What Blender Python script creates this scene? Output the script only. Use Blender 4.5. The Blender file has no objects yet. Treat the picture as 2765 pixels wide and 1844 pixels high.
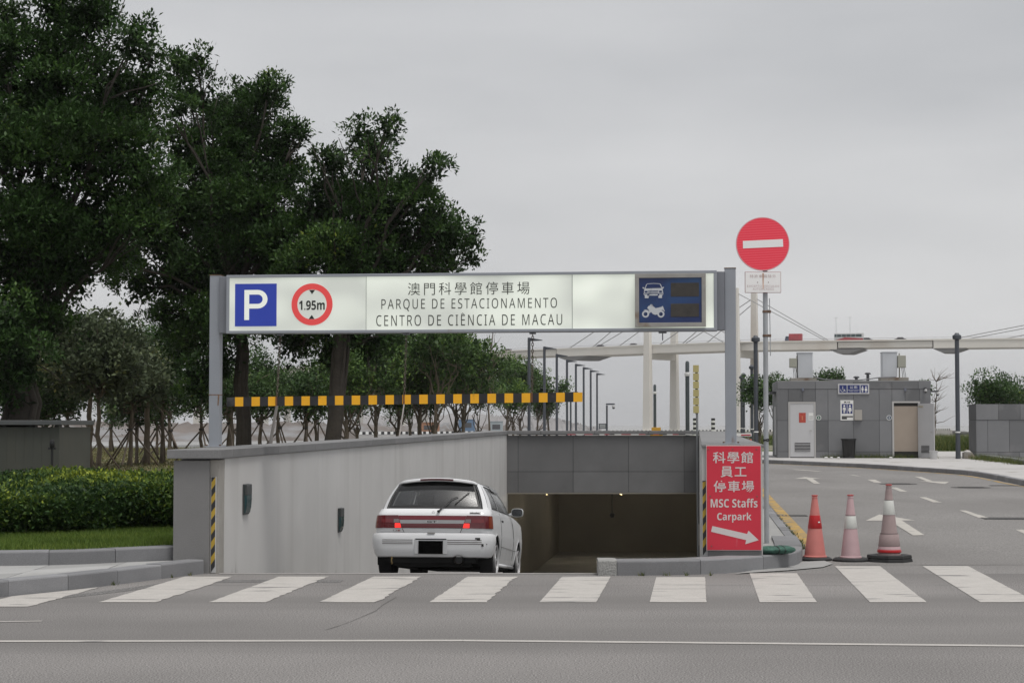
import bpy, bmesh, math, random
import numpy as np
from mathutils import Vector, Matrix

random.seed(7)
RNG = np.random.default_rng(11)
SC = bpy.context.scene
COL = SC.collection
PI = math.pi

# ------------------------------------------------------------------ camera
F, CX, CY, EYE = 5000.0, 1382.5, 922.0, 1.75        # focal length and centre in photo pixels, eye height in metres
PITCH = math.atan(224 / F)
cam_d = bpy.data.cameras.new('camera')
cam_d.sensor_width = 36; cam_d.sensor_fit = 'HORIZONTAL'
cam_d.lens = 36 * F / 2765
cam_d.clip_start = 0.1; cam_d.clip_end = 60000
cam = bpy.data.objects.new('camera', cam_d); COL.objects.link(cam)
cam.location = (0, 0, EYE); cam.rotation_euler = (PI / 2 + PITCH, 0, 0)
SC.camera = cam

# ------------------------------------------------------------------ sky and sun (overcast)
SUN_EL, SUN_AZ = math.radians(70), math.radians(140)   # azimuth clockwise from +Y: behind the camera, to the right
wld = bpy.data.worlds.new('World'); SC.world = wld; wld.use_nodes = True
nt = wld.node_tree; nt.nodes.clear()
def N(tree, typ, **kw):
    n = tree.nodes.new(typ)
    for k, v in kw.items():
        if k.startswith('i_'):
            n.inputs[k[2:].replace('_', ' ')].default_value = v
        else:
            setattr(n, k, v)
    return n
sky = N(nt, 'ShaderNodeTexSky', sky_type='NISHITA', sun_disc=False, sun_elevation=SUN_EL, sun_rotation=SUN_AZ,
        air_density=1.0, dust_density=4.0, ozone_density=1.0)
tc = N(nt, 'ShaderNodeTexCoord'); mp = N(nt, 'ShaderNodeMapping'); mp.inputs['Scale'].default_value = (1.3, 1.3, 5.5)
mp.inputs['Location'].default_value = (0.35, 0.2, 0.1)
nz = N(nt, 'ShaderNodeTexNoise'); nz.inputs['Scale'].default_value = 1.25; nz.inputs['Detail'].default_value = 5; nz.inputs['Roughness'].default_value = .48
cr = N(nt, 'ShaderNodeValToRGB')
cr.color_ramp.elements[0].position = .36; cr.color_ramp.elements[0].color = (4.35, 4.42, 4.56, 1)
cr.color_ramp.elements[1].position = .64; cr.color_ramp.elements[1].color = (6.35, 6.35, 6.4, 1)
mx = N(nt, 'ShaderNodeMixRGB'); mx.inputs['Fac'].default_value = .93
bg = N(nt, 'ShaderNodeBackground'); bg.inputs['Strength'].default_value = .1
wo = N(nt, 'ShaderNodeOutputWorld')
L = nt.links.new
L(tc.outputs['Generated'], mp.inputs['Vector']); L(mp.outputs[0], nz.inputs['Vector']); L(nz.outputs['Fac'], cr.inputs['Fac'])
L(sky.outputs[0], mx.inputs['Color1']); L(cr.outputs[0], mx.inputs['Color2']); L(mx.outputs[0], bg.inputs['Color']); L(bg.outputs[0], wo.inputs[0])
sd = bpy.data.lights.new('sun', 'SUN'); sd.energy = 2.0; sd.angle = math.radians(24); sd.color = (1, .97, .93)
sun = bpy.data.objects.new('sun', sd); COL.objects.link(sun)
_d = Vector((math.sin(SUN_AZ) * math.cos(SUN_EL), math.cos(SUN_AZ) * math.cos(SUN_EL), math.sin(SUN_EL)))
sun.rotation_euler = _d.to_track_quat('Z', 'Y').to_euler(); sun.location = (0, 0, 60)
SC.view_settings.view_transform = 'Standard'; SC.view_settings.look = 'None'
SC.view_settings.exposure = 0.2; SC.view_settings.gamma = 1.0; SC.view_settings.use_curve_mapping = False
SC.cycles.max_bounces = 6; SC.cycles.transparent_max_bounces = 12; SC.cycles.volume_bounces = 0

# ------------------------------------------------------------------ photo pixel -> place
CP, SP = math.cos(PITCH), math.sin(PITCH)
def ray(u, v):
    a, b = (u - CX) / F, (CY - v) / F
    return Vector((a, CP - b * SP, SP + b * CP))
def px(u, v, D):
    r = ray(u, v); return Vector((0, 0, EYE)) + r * (D / r.y)
def g(y):                                             # height of the road surface
    return .006 * max(0, min(y, 75) - 24)
def gnd(u, v, dz=0.0, zf=g):
    D = 30
    for _ in range(12):
        r = ray(u, v); D = (EYE - zf(D) - dz) / -r.z * r.y
    p = px(u, v, D); return p
def onplane(u, v, P0, rz, off=0.0):
    """pixel -> (x, z) in the frame of an upright plane through P0 turned rz, off = distance in front"""
    n = Vector((math.sin(rz), -math.cos(rz), 0)); t = Vector((math.cos(rz), math.sin(rz), 0))
    P = Vector(P0) + n * off; r = ray(u, v); E0 = Vector((0, 0, EYE))
    k = (P - E0).dot(n) / r.dot(n); q = E0 + r * k - Vector(P0)
    return q.dot(t), q.z

# ------------------------------------------------------------------ materials
MATS = {}
def mat(name, col=(.5, .5, .5), rough=.6, metal=0., spec=.5, var=0., vs=3., fine=0., fs=60., bump=0., bs=60., coat=0.,
        emit=None, es=0., dirt=None, dcol=(.1, .09, .07), dmin=.55, dmax=.7, dscale=(1, 1, 1), trans=0., obj_var=0., rvar=0.):
    """procedural material: base colour with two scales of noise, optional stain layer, fine relief"""
    if name in MATS: return MATS[name]
    m = bpy.data.materials.new(name); m.use_nodes = True; t = m.node_tree; t.nodes.clear(); L = t.links.new
    out = N(t, 'ShaderNodeOutputMaterial'); b = N(t, 'ShaderNodeBsdfPrincipled')
    b.inputs['Roughness'].default_value = rough; b.inputs['Metallic'].default_value = metal
    b.inputs['Specular IOR Level'].default_value = spec; b.inputs['Coat Weight'].default_value = coat
    b.inputs['Coat Roughness'].default_value = .08
    L(b.outputs[0], out.inputs[0])
    c = N(t, 'ShaderNodeRGB'); c.outputs[0].default_value = (*col, 1); cur = c.outputs[0]
    co = N(t, 'ShaderNodeTexCoord')
    def noise(scale, det=4, vec=None, sc3=None):
        n = N(t, 'ShaderNodeTexNoise'); n.inputs['Scale'].default_value = scale; n.inputs['Detail'].default_value = det
        src = co.outputs['Object']
        if sc3:
            mpn = N(t, 'ShaderNodeMapping'); mpn.inputs['Scale'].default_value = sc3; L(src, mpn.inputs[0]); src = mpn.outputs[0]
        L(src, n.inputs['Vector']); return n.outputs['Fac']
    def mul(cur, fac, amt):
        r = N(t, 'ShaderNodeMapRange'); r.inputs['From Min'].default_value = .25; r.inputs['From Max'].default_value = .75
        r.inputs['To Min'].default_value = 1 - amt; r.inputs['To Max'].default_value = 1 + amt; r.clamp = False
        L(fac, r.inputs['Value']); q = N(t, 'ShaderNodeVectorMath', operation='SCALE'); L(cur, q.inputs[0]); L(r.outputs[0], q.inputs['Scale'])
        return q.outputs[0]
    if var: cur = mul(cur, noise(vs, 5), var)
    if fine: cur = mul(cur, noise(fs, 2), fine)
    if obj_var:
        oi = N(t, 'ShaderNodeObjectInfo'); cur = mul(cur, oi.outputs['Random'], obj_var)
    if dirt:
        f = noise(dirt, 6, sc3=dscale); r = N(t, 'ShaderNodeMapRange'); r.inputs['From Min'].default_value = dmin; r.inputs['From Max'].default_value = dmax
        L(f, r.inputs['Value']); q = N(t, 'ShaderNodeMixRGB'); L(r.outputs[0], q.inputs['Fac']); L(cur, q.inputs['Color1']); q.inputs['Color2'].default_value = (*dcol, 1); cur = q.outputs[0]
    L(cur, b.inputs['Base Color'])
    if rvar:
        r = N(t, 'ShaderNodeMapRange'); r.inputs['To Min'].default_value = max(0, rough - rvar); r.inputs['To Max'].default_value = min(1, rough + rvar)
        L(noise(vs * 2, 4), r.inputs['Value']); L(r.outputs[0], b.inputs['Roughness'])
    if bump:
        bp = N(t, 'ShaderNodeBump'); bp.inputs['Strength'].default_value = bump; bp.inputs['Distance'].default_value = .02
        L(noise(bs, 4), bp.inputs['Height']); L(bp.outputs[0], b.inputs['Normal'])
    if emit is not None:
        b.inputs['Emission Color'].default_value = (*emit, 1); b.inputs['Emission Strength'].default_value = es
    if trans: b.inputs['Transmission Weight'].default_value = trans
    MATS[name] = m; return m

def leaf_mat(name, ramp, rough=.5, tr=.22):
    if name in MATS: return MATS[name]
    m = bpy.data.materials.new(name); m.use_nodes = True; t = m.node_tree; t.nodes.clear(); L = t.links.new
    out = N(t, 'ShaderNodeOutputMaterial'); b = N(t, 'ShaderNodeBsdfPrincipled'); b.inputs['Roughness'].default_value = rough
    b.inputs['Specular IOR Level'].default_value = .16
    a = N(t, 'ShaderNodeAttribute', attribute_name='tint'); cr = N(t, 'ShaderNodeValToRGB')
    e = cr.color_ramp.elements
    while len(e) < len(ramp): e.new(.5)
    for k, (p, c) in enumerate(ramp): e[k].position = p; e[k].color = (*c, 1)
    tl = N(t, 'ShaderNodeBsdfTranslucent'); mx = N(t, 'ShaderNodeMixShader'); mx.inputs[0].default_value = tr
    L(a.outputs['Fac'], cr.inputs[0]); L(cr.outputs[0], b.inputs['Base Color']); L(cr.outputs[0], tl.inputs['Color'])
    L(b.outputs[0], mx.inputs[1]); L(tl.outputs[0], mx.inputs[2]); L(mx.outputs[0], out.inputs[0])
    MATS[name] = m; return m

def glass_mat(name, tint, gl=.12, rough=.02):
    m = bpy.data.materials.new(name); m.use_nodes = True; t = m.node_tree; t.nodes.clear(); L = t.links.new
    out = N(t, 'ShaderNodeOutputMaterial'); tr = N(t, 'ShaderNodeBsdfTransparent'); tr.inputs[0].default_value = (*tint, 1)
    gs = N(t, 'ShaderNodeBsdfGlossy'); gs.inputs['Roughness'].default_value = rough; mx = N(t, 'ShaderNodeMixShader')
    fr = N(t, 'ShaderNodeFresnel'); fr.inputs['IOR'].default_value = 1.5
    ad = N(t, 'ShaderNodeMath', operation='ADD'); ad.inputs[1].default_value = gl - .04
    L(fr.outputs[0], ad.inputs[0]); L(ad.outputs[0], mx.inputs[0]); L(tr.outputs[0], mx.inputs[1]); L(gs.outputs[0], mx.inputs[2]); L(mx.outputs[0], out.inputs[0])
    MATS[name] = m; return m

# ------------------------------------------------------------------ mesh helpers
def prop(o, label=None, cat=None, group=None, kind=None):
    if label: o['label'] = label
    if cat: o['category'] = cat
    if group: o['group'] = group
    if kind: o['kind'] = kind
    return o
def thing(name, label, cat, loc=(0, 0, 0), rz=0., group=None):
    o = bpy.data.objects.new(name, None); o.empty_display_size = .2; COL.objects.link(o)
    o.location = loc; o.rotation_euler = (0, 0, rz); prop(o, label, cat, group); return o
def link(name, me, m=None, parent=None, loc=None):
    o = bpy.data.objects.new(name, me); COL.objects.link(o)
    if m is not None and not me.materials: me.materials.append(m)
    if parent is not None: o.parent = parent
    if loc is not None: o.location = loc
    return o
def copy_tree(o, parent=None):
    c = o.copy(); COL.objects.link(c); c.parent = parent
    for ch in o.children: copy_tree(ch, c)
    return c

class MB:
    def __init__(s): s.v = []; s.f = []
    def add(s, vs, fs):
        k = len(s.v); s.v += [tuple(p) for p in vs]; s.f += [tuple(i + k for i in f) for f in fs]; return s
    def box(s, x0, x1, y0, y1, z0, z1):
        vs = [(x0, y0, z0), (x1, y0, z0), (x1, y1, z0), (x0, y1, z0), (x0, y0, z1), (x1, y0, z1), (x1, y1, z1), (x0, y1, z1)]
        return s.add(vs, [(3, 2, 1, 0), (4, 5, 6, 7), (0, 1, 5, 4), (1, 2, 6, 5), (2, 3, 7, 6), (3, 0, 4, 7)])
    def hexa(s, p):                                     # 8 points: bottom ring, top ring
        return s.add(p, [(3, 2, 1, 0), (4, 5, 6, 7), (0, 1, 5, 4), (1, 2, 6, 5), (2, 3, 7, 6), (3, 0, 4, 7)])
    def cbox(s, c, sz, M=None):
        k = len(s.v); s.box(-sz[0] / 2, sz[0] / 2, -sz[1] / 2, sz[1] / 2, -sz[2] / 2, sz[2] / 2)
        for i in range(k, len(s.v)):
            p = Vector(s.v[i]); p = (M @ p if M else p) + Vector(c); s.v[i] = tuple(p)
        return s
    def tube(s, pts, r, n=8, cap=True):
        pts = [Vector(p) for p in pts]; rs = r if isinstance(r, (list, tuple)) else [r] * len(pts)
        k = len(s.v); up = None
        for i, p in enumerate(pts):
            d = (pts[min(i + 1, len(pts) - 1)] - pts[max(i - 1, 0)]).normalized()
            if up is None: up = Vector((0, 0, 1)) if abs(d.z) < .9 else Vector((1, 0, 0))
            a = d.cross(up).normalized(); b = a.cross(d).normalized(); up = b
            for j in range(n):
                q = p + (a * math.cos(2 * PI * j / n) + b * math.sin(2 * PI * j / n)) * rs[i]; s.v.append(tuple(q))
        for i in range(len(pts) - 1):
            for j in range(n):
                s.f.append((k + i * n + j, k + i * n + (j + 1) % n, k + (i + 1) * n + (j + 1) % n, k + (i + 1) * n + j))
        if cap:
            s.f.append(tuple(k + j for j in reversed(range(n)))); s.f.append(tuple(k + (len(pts) - 1) * n + j for j in range(n)))
        return s
    def lathe(s, prof, n=24, c=(0, 0, 0), axis='Z', sq=0.0):
        k = len(s.v)
        for (r, h) in prof:
            for j in range(n):
                a = 2 * PI * (j + .5) / n; x, y = r * math.cos(a), r * math.sin(a)
                if axis == 'Z': p = (x, y, h)
                elif axis == 'X': p = (h, x, y)
                else: p = (x, h, y)
                s.v.append((p[0] + c[0], p[1] + c[1], p[2] + c[2]))
        for i in range(len(prof) - 1):
            for j in range(n):
                s.f.append((k + i * n + j, k + i * n + (j + 1) % n, k + (i + 1) * n + (j + 1) % n, k + (i + 1) * n + j))
        s.f.append(tuple(k + j for j in reversed(range(n)))); s.f.append(tuple(k + (len(prof) - 1) * n + j for j in range(n)))
        return s
    def prism(s, poly, y0, y1):                         # polygon in (x, z), thickness along y
        n = len(poly); vs = [(x, y0, z) for x, z in poly] + [(x, y1, z) for x, z in poly]
        ar = sum(poly[i][0] * poly[(i + 1) % n][1] - poly[(i + 1) % n][0] * poly[i][1] for i in range(n))
        f = [tuple(range(n)), tuple(range(2 * n - 1, n - 1, -1))] + [(i, i + n, (i + 1) % n + n, (i + 1) % n) for i in range(n)]
        if (ar < 0) != (y0 > y1): f = [tuple(reversed(q)) for q in f]
        return s.add(vs, f)
    def build(s, name, m=None, parent=None, smooth=False, bevel=0., loc=None, world=None, seg=2):
        me = bpy.data.meshes.new(name); v = s.v
        if world is not None: v = [(p[0] - world[0], p[1] - world[1], p[2] - world[2]) for p in v]
        me.from_pydata(v, [], s.f); me.update()
        if smooth:
            me.shade_smooth() if smooth is True else None
            if smooth == 'auto':
                try: me.set_sharp_from_angle(angle=math.radians(38))
                except Exception: pass
        o = link(name, me, m, parent, loc)
        if smooth == 'auto':
            me.polygons.foreach_set('use_smooth', [True] * len(me.polygons)); me.set_sharp_from_angle(angle=math.radians(38))
        if bevel:
            b = o.modifiers.new('bevel', 'BEVEL'); b.width = bevel; b.segments = seg; b.limit_method = 'ANGLE'; b.angle_limit = math.radians(35)
        return o

def np_mesh(name, V, Q, tint=None):
    me = bpy.data.meshes.new(name); V = np.asarray(V, np.float32); Q = np.asarray(Q, np.int32); k = Q.shape[1]
    me.vertices.add(len(V)); me.vertices.foreach_set('co', V.ravel())
    me.loops.add(Q.size); me.loops.foreach_set('vertex_index', Q.ravel())
    me.polygons.add(len(Q)); me.polygons.foreach_set('loop_start', np.arange(0, Q.size, k, dtype=np.int32))
    me.update(calc_edges=True)
    if tint is not None:
        a = me.attributes.new('tint', 'FLOAT', 'POINT'); a.data.foreach_set('value', np.asarray(tint, np.float32))
    return me

def structure(o): o['kind'] = 'structure'; return o

_TX = {}
def text_part(s, name, rect, y, m, parent, spacing=1., offset=0., thick=0.):
    """lettering fitted into rect (x0, x1, z0, z1) of the parent's frame, lying on the plane y, facing -y"""
    key = (s, spacing, offset)
    if key not in _TX:
        c = bpy.data.curves.new('lettering', 'FONT'); c.body = s; c.size = 1; c.space_character = spacing; c.offset = offset; c.resolution_u = 3
        o = bpy.data.objects.new('lettering', c); COL.objects.link(o)
        dg = bpy.context.evaluated_depsgraph_get(); me = bpy.data.meshes.new_from_object(o.evaluated_get(dg))
        V = [tuple(v.co) for v in me.vertices]; Fc = [tuple(p.vertices) for p in me.polygons]
        bpy.data.objects.remove(o); bpy.data.curves.remove(c); bpy.data.meshes.remove(me); _TX[key] = (V, Fc)
    V, Fc = _TX[key]; xs = [p[0] for p in V]; ys = [p[1] for p in V]
    x0, x1, z0, z1 = rect; kx = (x1 - x0) / (max(xs) - min(xs)); kz = (z1 - z0) / (max(ys) - min(ys))
    # one part per word: faces grouped by the gaps between words
    iv = sorted((min(V[i][0] for i in f), max(V[i][0] for i in f), k) for k, f in enumerate(Fc)); words, cur, end = [], [], None
    for a, c, k in iv:
        if end is not None and a - end > .30 * spacing and ' ' in s: words.append(cur); cur = []; end = None
        cur.append(k); end = c if end is None else max(end, c)
    words.append(cur)
    for w in words:
        b = MB(); ids = sorted({i for k in w for i in Fc[k]}); mp_ = {i: j for j, i in enumerate(ids)}
        b.add([(x0 + (V[i][0] - min(xs)) * kx, y, z0 + (V[i][1] - min(ys)) * kz) for i in ids], [tuple(mp_[i] for i in Fc[k]) for k in w]); o = b.build(name, m, parent)
    return o
# ------------------------------------------------------------------ materials used all over
ASPHALT = mat('asphalt', (.192, .183, .177), .88, var=.22, vs=.28, fine=.95, fs=75, bump=.22, bs=160, dirt=.22, dcol=(.132, .126, .121), dmin=.45, dmax=.72, dscale=(.10, 1.9, 1))
ROADPAVE = mat('service_asphalt', (.205, .197, .19), .88, var=.09, vs=.3, fine=.5, fs=40, bump=.4, bs=160, dirt=.3, dcol=(.16, .152, .146), dmin=.48, dmax=.75, dscale=(1, .4, 1))
PAINT = mat('road_paint', (.435, .415, .39), .7, var=.07, vs=4, fine=.15, fs=70, dirt=2.6, dcol=(.21, .202, .195), dmin=.585, dmax=.645, dscale=(.5, 2.2, 1), bump=.2)
PAINT2 = mat('road_paint_thin', (.42, .40, .365), .75, var=.1, vs=6, dirt=3, dcol=(.28, .27, .25), dmin=.6, dmax=.66, bump=.2)
YELLOW = mat('road_paint_yellow', (.40, .25, .06), .75, var=.2, vs=3, dirt=4, dcol=(.2, .18, .14), dmin=.47, dmax=.6)
GRANITE = mat('granite_kerb', (.205, .207, .215), .8, var=.1, vs=2.5, fine=.22, fs=150, bump=.35, bs=120, obj_var=.08, dirt=1.6, dcol=(.13, .125, .12), dmin=.58, dmax=.8)
GRANITE2 = mat('granite_kerb_worn', (.30, .30, .29), .85, var=.15, vs=8, fine=.25, fs=90, bump=.9, bs=40)
SLAB = mat('paving_slab', (.33, .33, .325), .85, var=.08, vs=2, fine=.12, fs=110, bump=.25, bs=120, obj_var=.06, dirt=1.2, dcol=(.2, .18, .15), dmin=.6, dmax=.8)
SLAB2 = mat('pale_paving', (.43, .42, .41), .85, var=.07, vs=.7, fine=.1, fs=40, dirt=1.1, dcol=(.24, .22, .19), dmin=.6, dmax=.72)
CONC = mat('concrete_path', (.30, .30, .295), .85, var=.08, vs=1.5, fine=.1, fs=90, bump=.2)
RENDER = mat('grey_wall_render', (.56, .553, .542), .85, var=.05, vs=1.2, fine=.05, fs=140, bump=.15, bs=150, dirt=.9, dcol=(.465, .456, .443), dmin=.5, dmax=.75, dscale=(1.6, 1.6, .10))
CEMENT = mat('cement_edge', (.33, .315, .29), .9, var=.1, vs=4, fine=.08, fs=100, bump=.3)
CLAD = mat('granite_cladding', (.19, .188, .187), .75, var=.06, vs=2, fine=.25, fs=170, bump=.2, bs=150, dirt=1.1, dcol=(.26, .255, .25), dmin=.55, dmax=.85, dscale=(1, 1, .5))
COPE = mat('coping_stone', (.19, .19, .192), .7, var=.1, vs=2.2, fine=.2, fs=140, bump=.25, bs=130, obj_var=.05)
DTILE = mat('dark_lintel_tile', (.148, .149, .151), .6, var=.12, vs=1.3, fine=.12, fs=70, obj_var=.06, dirt=.8, dcol=(.15, .15, .152), dmin=.55, dmax=.85, dscale=(1.2, 1, .5))
TILE = mat('grey_stone_tile', (.158, .161, .168), .65, var=.06, vs=1.4, fine=.12, fs=60, obj_var=.13, dirt=1.3, dcol=(.21, .21, .215), dmin=.58, dmax=.8)
JOINT = mat('dark_joint', (.025, .025, .026), .9)
BLACK = mat('black_paint', (.012, .012, .013), .5)
RUBBER = mat('black_rubber', (.018, .018, .019), .75, var=.2, vs=8)
HAZY = mat('hazard_yellow', (.42, .28, .03), .55, var=.12, vs=9, dirt=7, dcol=(.2, .15, .05), dmin=.6, dmax=.75)
HAZK = mat('hazard_black', (.022, .022, .024), .55, var=.2, vs=9)
GPAINT = mat('grey_post_paint', (.30, .32, .355), .45, var=.05, vs=3, dirt=2.2, dcol=(.2, .12, .07), dmin=.68, dmax=.76, dscale=(2, 2, .5))
GPAINT2 = mat('grey_frame_paint', (.20, .21, .235), .45, var=.06, vs=3)
WHITE = mat('white_print', (.74, .74, .72), .6)
LAWN = mat('lawn_soil', (.045, .075, .02), .95, var=.25, vs=2, fine=.35, fs=60, bump=.6, bs=70)
DRY = mat('dry_grass', (.17, .14, .07), .95, var=.25, vs=.35, fine=.3, fs=25, bump=.6, bs=40, dirt=.4, dcol=(.07, .095, .03), dmin=.45, dmax=.62)
PLAZA = mat('plaza_paving', (.26, .255, .25), .85, var=.1, vs=.5, fine=.1, fs=20)
VERGE = mat('verge_grass', (.10, .12, .045), .95, var=.3, vs=.3, fine=.3, fs=20, dirt=.15, dcol=(.25, .22, .17), dmin=.5, dmax=.56)

# ------------------------------------------------------------------ setting: ground sheets
def Lx(y): return -3.46 + .1 * (y - 21.95)             # inner face of the left ramp wall
def Rx(y): return 2.265 + .1 * (y - 22.15)              # inner face of the right ramp wall
YP = 55.0                                             # plane of the garage portal
def sheet(name, polys, m, parent=None):
    b = MB()
    for p in polys:
        n = Vector((0, 0, 0))
        for i in range(len(p)):
            a, c = Vector(p[i]), Vector(p[(i + 1) % len(p)]); n += a.cross(c)
        b.add(p if n.z > 0 else list(reversed(p)), [tuple(range(len(p)))])
    o = b.build(name, m, parent)
    return o
structure(sheet('street', [[(-160, -60, 0), (160, -60, 0), (160, 21.9, 0), (-160, 21.9, 0)], [(-160, 21.9, 0), (-3.66, 21.9, 0), (-2.4, 34, 0), (-160, 34, 0)]], ASPHALT))
rows = [21.9, 24, 40, 58, 75]
structure(sheet('service_road', [[(Rx(a) + .3, a, g(a)), (80, a, g(a)), (80, b, g(b)), (Rx(b) + .3, b, g(b))] for a, b in zip(rows, rows[1:])], ROADPAVE))
SHORE = [(-900, 60), (-300, 92), (-24, 113), (54, 231), (140, 330), (900, 620)]
def shore_y(x):
    for (a, b), (c, d) in zip(SHORE, SHORE[1:]):
        if a <= x <= c: return b + (d - b) * (x - a) / (c - a)
    return 620
UK = [(-60, 15.5), (-20, 20.0), (-5.83, 21.1), (-5.07, 21.27), (-4.37, 21.8), (-3.96, 22.08)]     # lawn edging, front foot
structure(sheet('lawn', [[(-60, 15.7, .30), (-20, 20.2, .30), (-5.83, 21.3, .30), (-5.07, 21.47, .30), (-4.37, 22.0, .30), (-4.03, 22.3, .30), (-2.85, 34, .33), (-60, 34, .33)]], LAWN))
structure(sheet('park_ground', [[(-300, 34, .33), (-2.85, 34, .33), (-.75, YP, .33), (-.75, 105, .33), (-24, 112.5, .33), (-300, 91, .33)]], DRY))
structure(sheet('plaza', [[(-.7, YP + .4, .40), (6.6, YP + .4, .40), (7.3, 74.9, .43), (8.9, 75, .43), (9, 100, .44), (9, 160, .44), (-.7, 146, .44)]], PLAZA))
structure(sheet('verge', [[(9.05, 88, .46), (160, 88, .46), (160, 350, .46), (140, 329, .46), (54, 230.5, .46), (9.05, 161, .46)]], VERGE))
wat = mat('sea_water', (.21, .205, .19), .22, spec=.5, var=.06, vs=.02, bump=.5, bs=.35)
structure(sheet('sea', [[(x, y, -2.5) for x, y in SHORE] + [(9000, 900, -2.5), (9000, 9000, -2.5), (-9000, 9000, -2.5), (-9000, 60, -2.5)]], wat))
structure(sheet('shore_wall', [[(a, b + .02, -3), (c, d + .02, -3), (c, d + .02, .45), (a, b + .02, .45)] for (a, b), (c, d) in zip(SHORE, SHORE[1:])], CONC))

# ------------------------------------------------------------------ kerbs
def resample(pts, step):
    P = [Vector((p[0], p[1], 0)) for p in pts]; out = [P[0]]; acc = 0
    seg = [(a, b, (b - a).length) for a, b in zip(P, P[1:])]; tot = sum(q[2] for q in seg); n = max(1, round(tot / step))
    res = []
    def at(s):
        for a, b, l in seg:
            if s <= l: return a + (b - a) * (s / l)
            s -= l
        return P[-1]
    return at, tot, n
def smooth_line(pts, it=2):
    P = [Vector((p[0], p[1], 0)) for p in pts]
    for _ in range(it):
        Q = [P[0]]
        for a, b in zip(P, P[1:]): Q += [a * .75 + b * .25, a * .25 + b * .75]
        Q.append(P[-1]); P = Q
    return [(p.x, p.y) for p in P]
def kerb(name, pts, h, w, stone, zf, m=GRANITE, gap=.006, side=1, up=.0, sub=3):
    """row of separate kerb stones along a line of front feet; side=+1: body lies left of the line direction"""
    root = bpy.data.objects.new(name, None); COL.objects.link(root); structure(root)
    at, tot, n = resample(pts, stone)
    for k in range(n):
        s0, s1 = tot * k / n + gap / 2, tot * (k + 1) / n - gap / 2
        b = MB(); ring = []; c0 = at((s0 + s1) / 2); base = Vector((c0.x, c0.y, zf(c0.y)))
        jz = random.uniform(-.004, .004); jr = random.uniform(-.004, .004)
        for i in range(sub + 1):
            s = s0 + (s1 - s0) * i / sub; p = at(s); d = (at(min(s + .05, tot)) - at(max(s - .05, 0))).normalized()
            nrm = Vector((-d.y, d.x, 0)) * side; z = zf(p.y); e = .018
            for a, c in ((jr, -.06), (jr, h - e), (jr + e * .35, h - e * .3), (jr + e, h), (w, h), (w, -.06)):
                q = p + nrm * a; ring.append((q.x, q.y, z + c + (jz if c > 0 else 0)))
        b.v = ring
        for i in range(sub):
            for j in range(6):
                b.f.append((i * 6 + j, i * 6 + (j + 1) % 6, (i + 1) * 6 + (j + 1) % 6, (i + 1) * 6 + j))
        b.f += [tuple(range(5, -1, -1)), tuple(sub * 6 + j for j in range(6))]
        me_o = b.build('kerb_stone', m, root, world=base, loc=tuple(base))
        bm = bmesh.new(); bm.from_mesh(me_o.data); bmesh.ops.recalc_face_normals(bm, faces=bm.faces); bm.to_mesh(me_o.data); bm.free()
    return root
LK = smooth_line([(-30, 11.5), (-12, 13.6), (-8.5, 15.4), (-6.4, 17.3), (-5.21, 18.86), (-4.57, 19.84), (-4.13, 20.83), (-3.62, 21.87)], 2)
kerb('street_kerb', LK, .165, .22, .82, lambda y: 0)
kerb('lawn_kerb', UK, .155, .28, .8, lambda y: .15, sub=2)
# pavement slabs between the two kerbs
slabs = structure(bpy.data.objects.new('pavement', None)); COL.objects.link(slabs)
atA, tA, _ = resample(LK, 1); atB, tB, _ = resample(UK, 1)
def slab_at(xa, xb, name='paving_slab'):
    q = []
    for x in (xa, xb):
        lo = min((atA(tA * i / 600) for i in range(601)), key=lambda p: abs(p.x - x)); hi = min((atB(tB * i / 600) for i in range(601)), key=lambda p: abs(p.x - x))
        q.append((x, lo.y + .19 if x > -6 else lo.y + .17, hi.y + .03))
    rowsn = max(1, round(abs(q[0][2] - q[0][1]) / .8))
    for r in range(rowsn):
        f0, f1 = r / rowsn, (r + 1) / rowsn; e = .004
        A = [(q[0][0] + e, q[0][1] + (q[0][2] - q[0][1]) * f0 + e), (q[1][0] - e, q[1][1] + (q[1][2] - q[1][1]) * f0 + e),
             (q[1][0] - e, q[1][1] + (q[1][2] - q[1][1]) * f1 - e), (q[0][0] + e, q[0][1] + (q[0][2] - q[0][1]) * f1 - e)]
        z = .15 + random.uniform(-.003, .003); b = MB().hexa([(x, y, .06) for x, y in A] + [(x, y, z) for x, y in A]); b.build(name, SLAB, slabs)
x = -3.72
while x > -9.4: slab_at(x - .78, x); x -= .78
structure(sheet('pavement_bed', [[(-30, 11.7, .06), (-12, 13.9, .06), (-8.5, 15.7, .06), (-6.4, 17.6, .06), (-5.15, 19.1, .06), (-3.6, 22.2, .06), (-5.5, 21.5, .06), (-20, 20.3, .06), (-60, 15.8, .06)]], CONC))
structure(sheet('far_pavement', [[(-30, 11.7, .148), (-12, 13.9, .148), (-9.4, 15.2, .148), (-9.4, 20.85, .148), (-20, 20.1, .148), (-60, 15.6, .148)]], SLAB))

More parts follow.
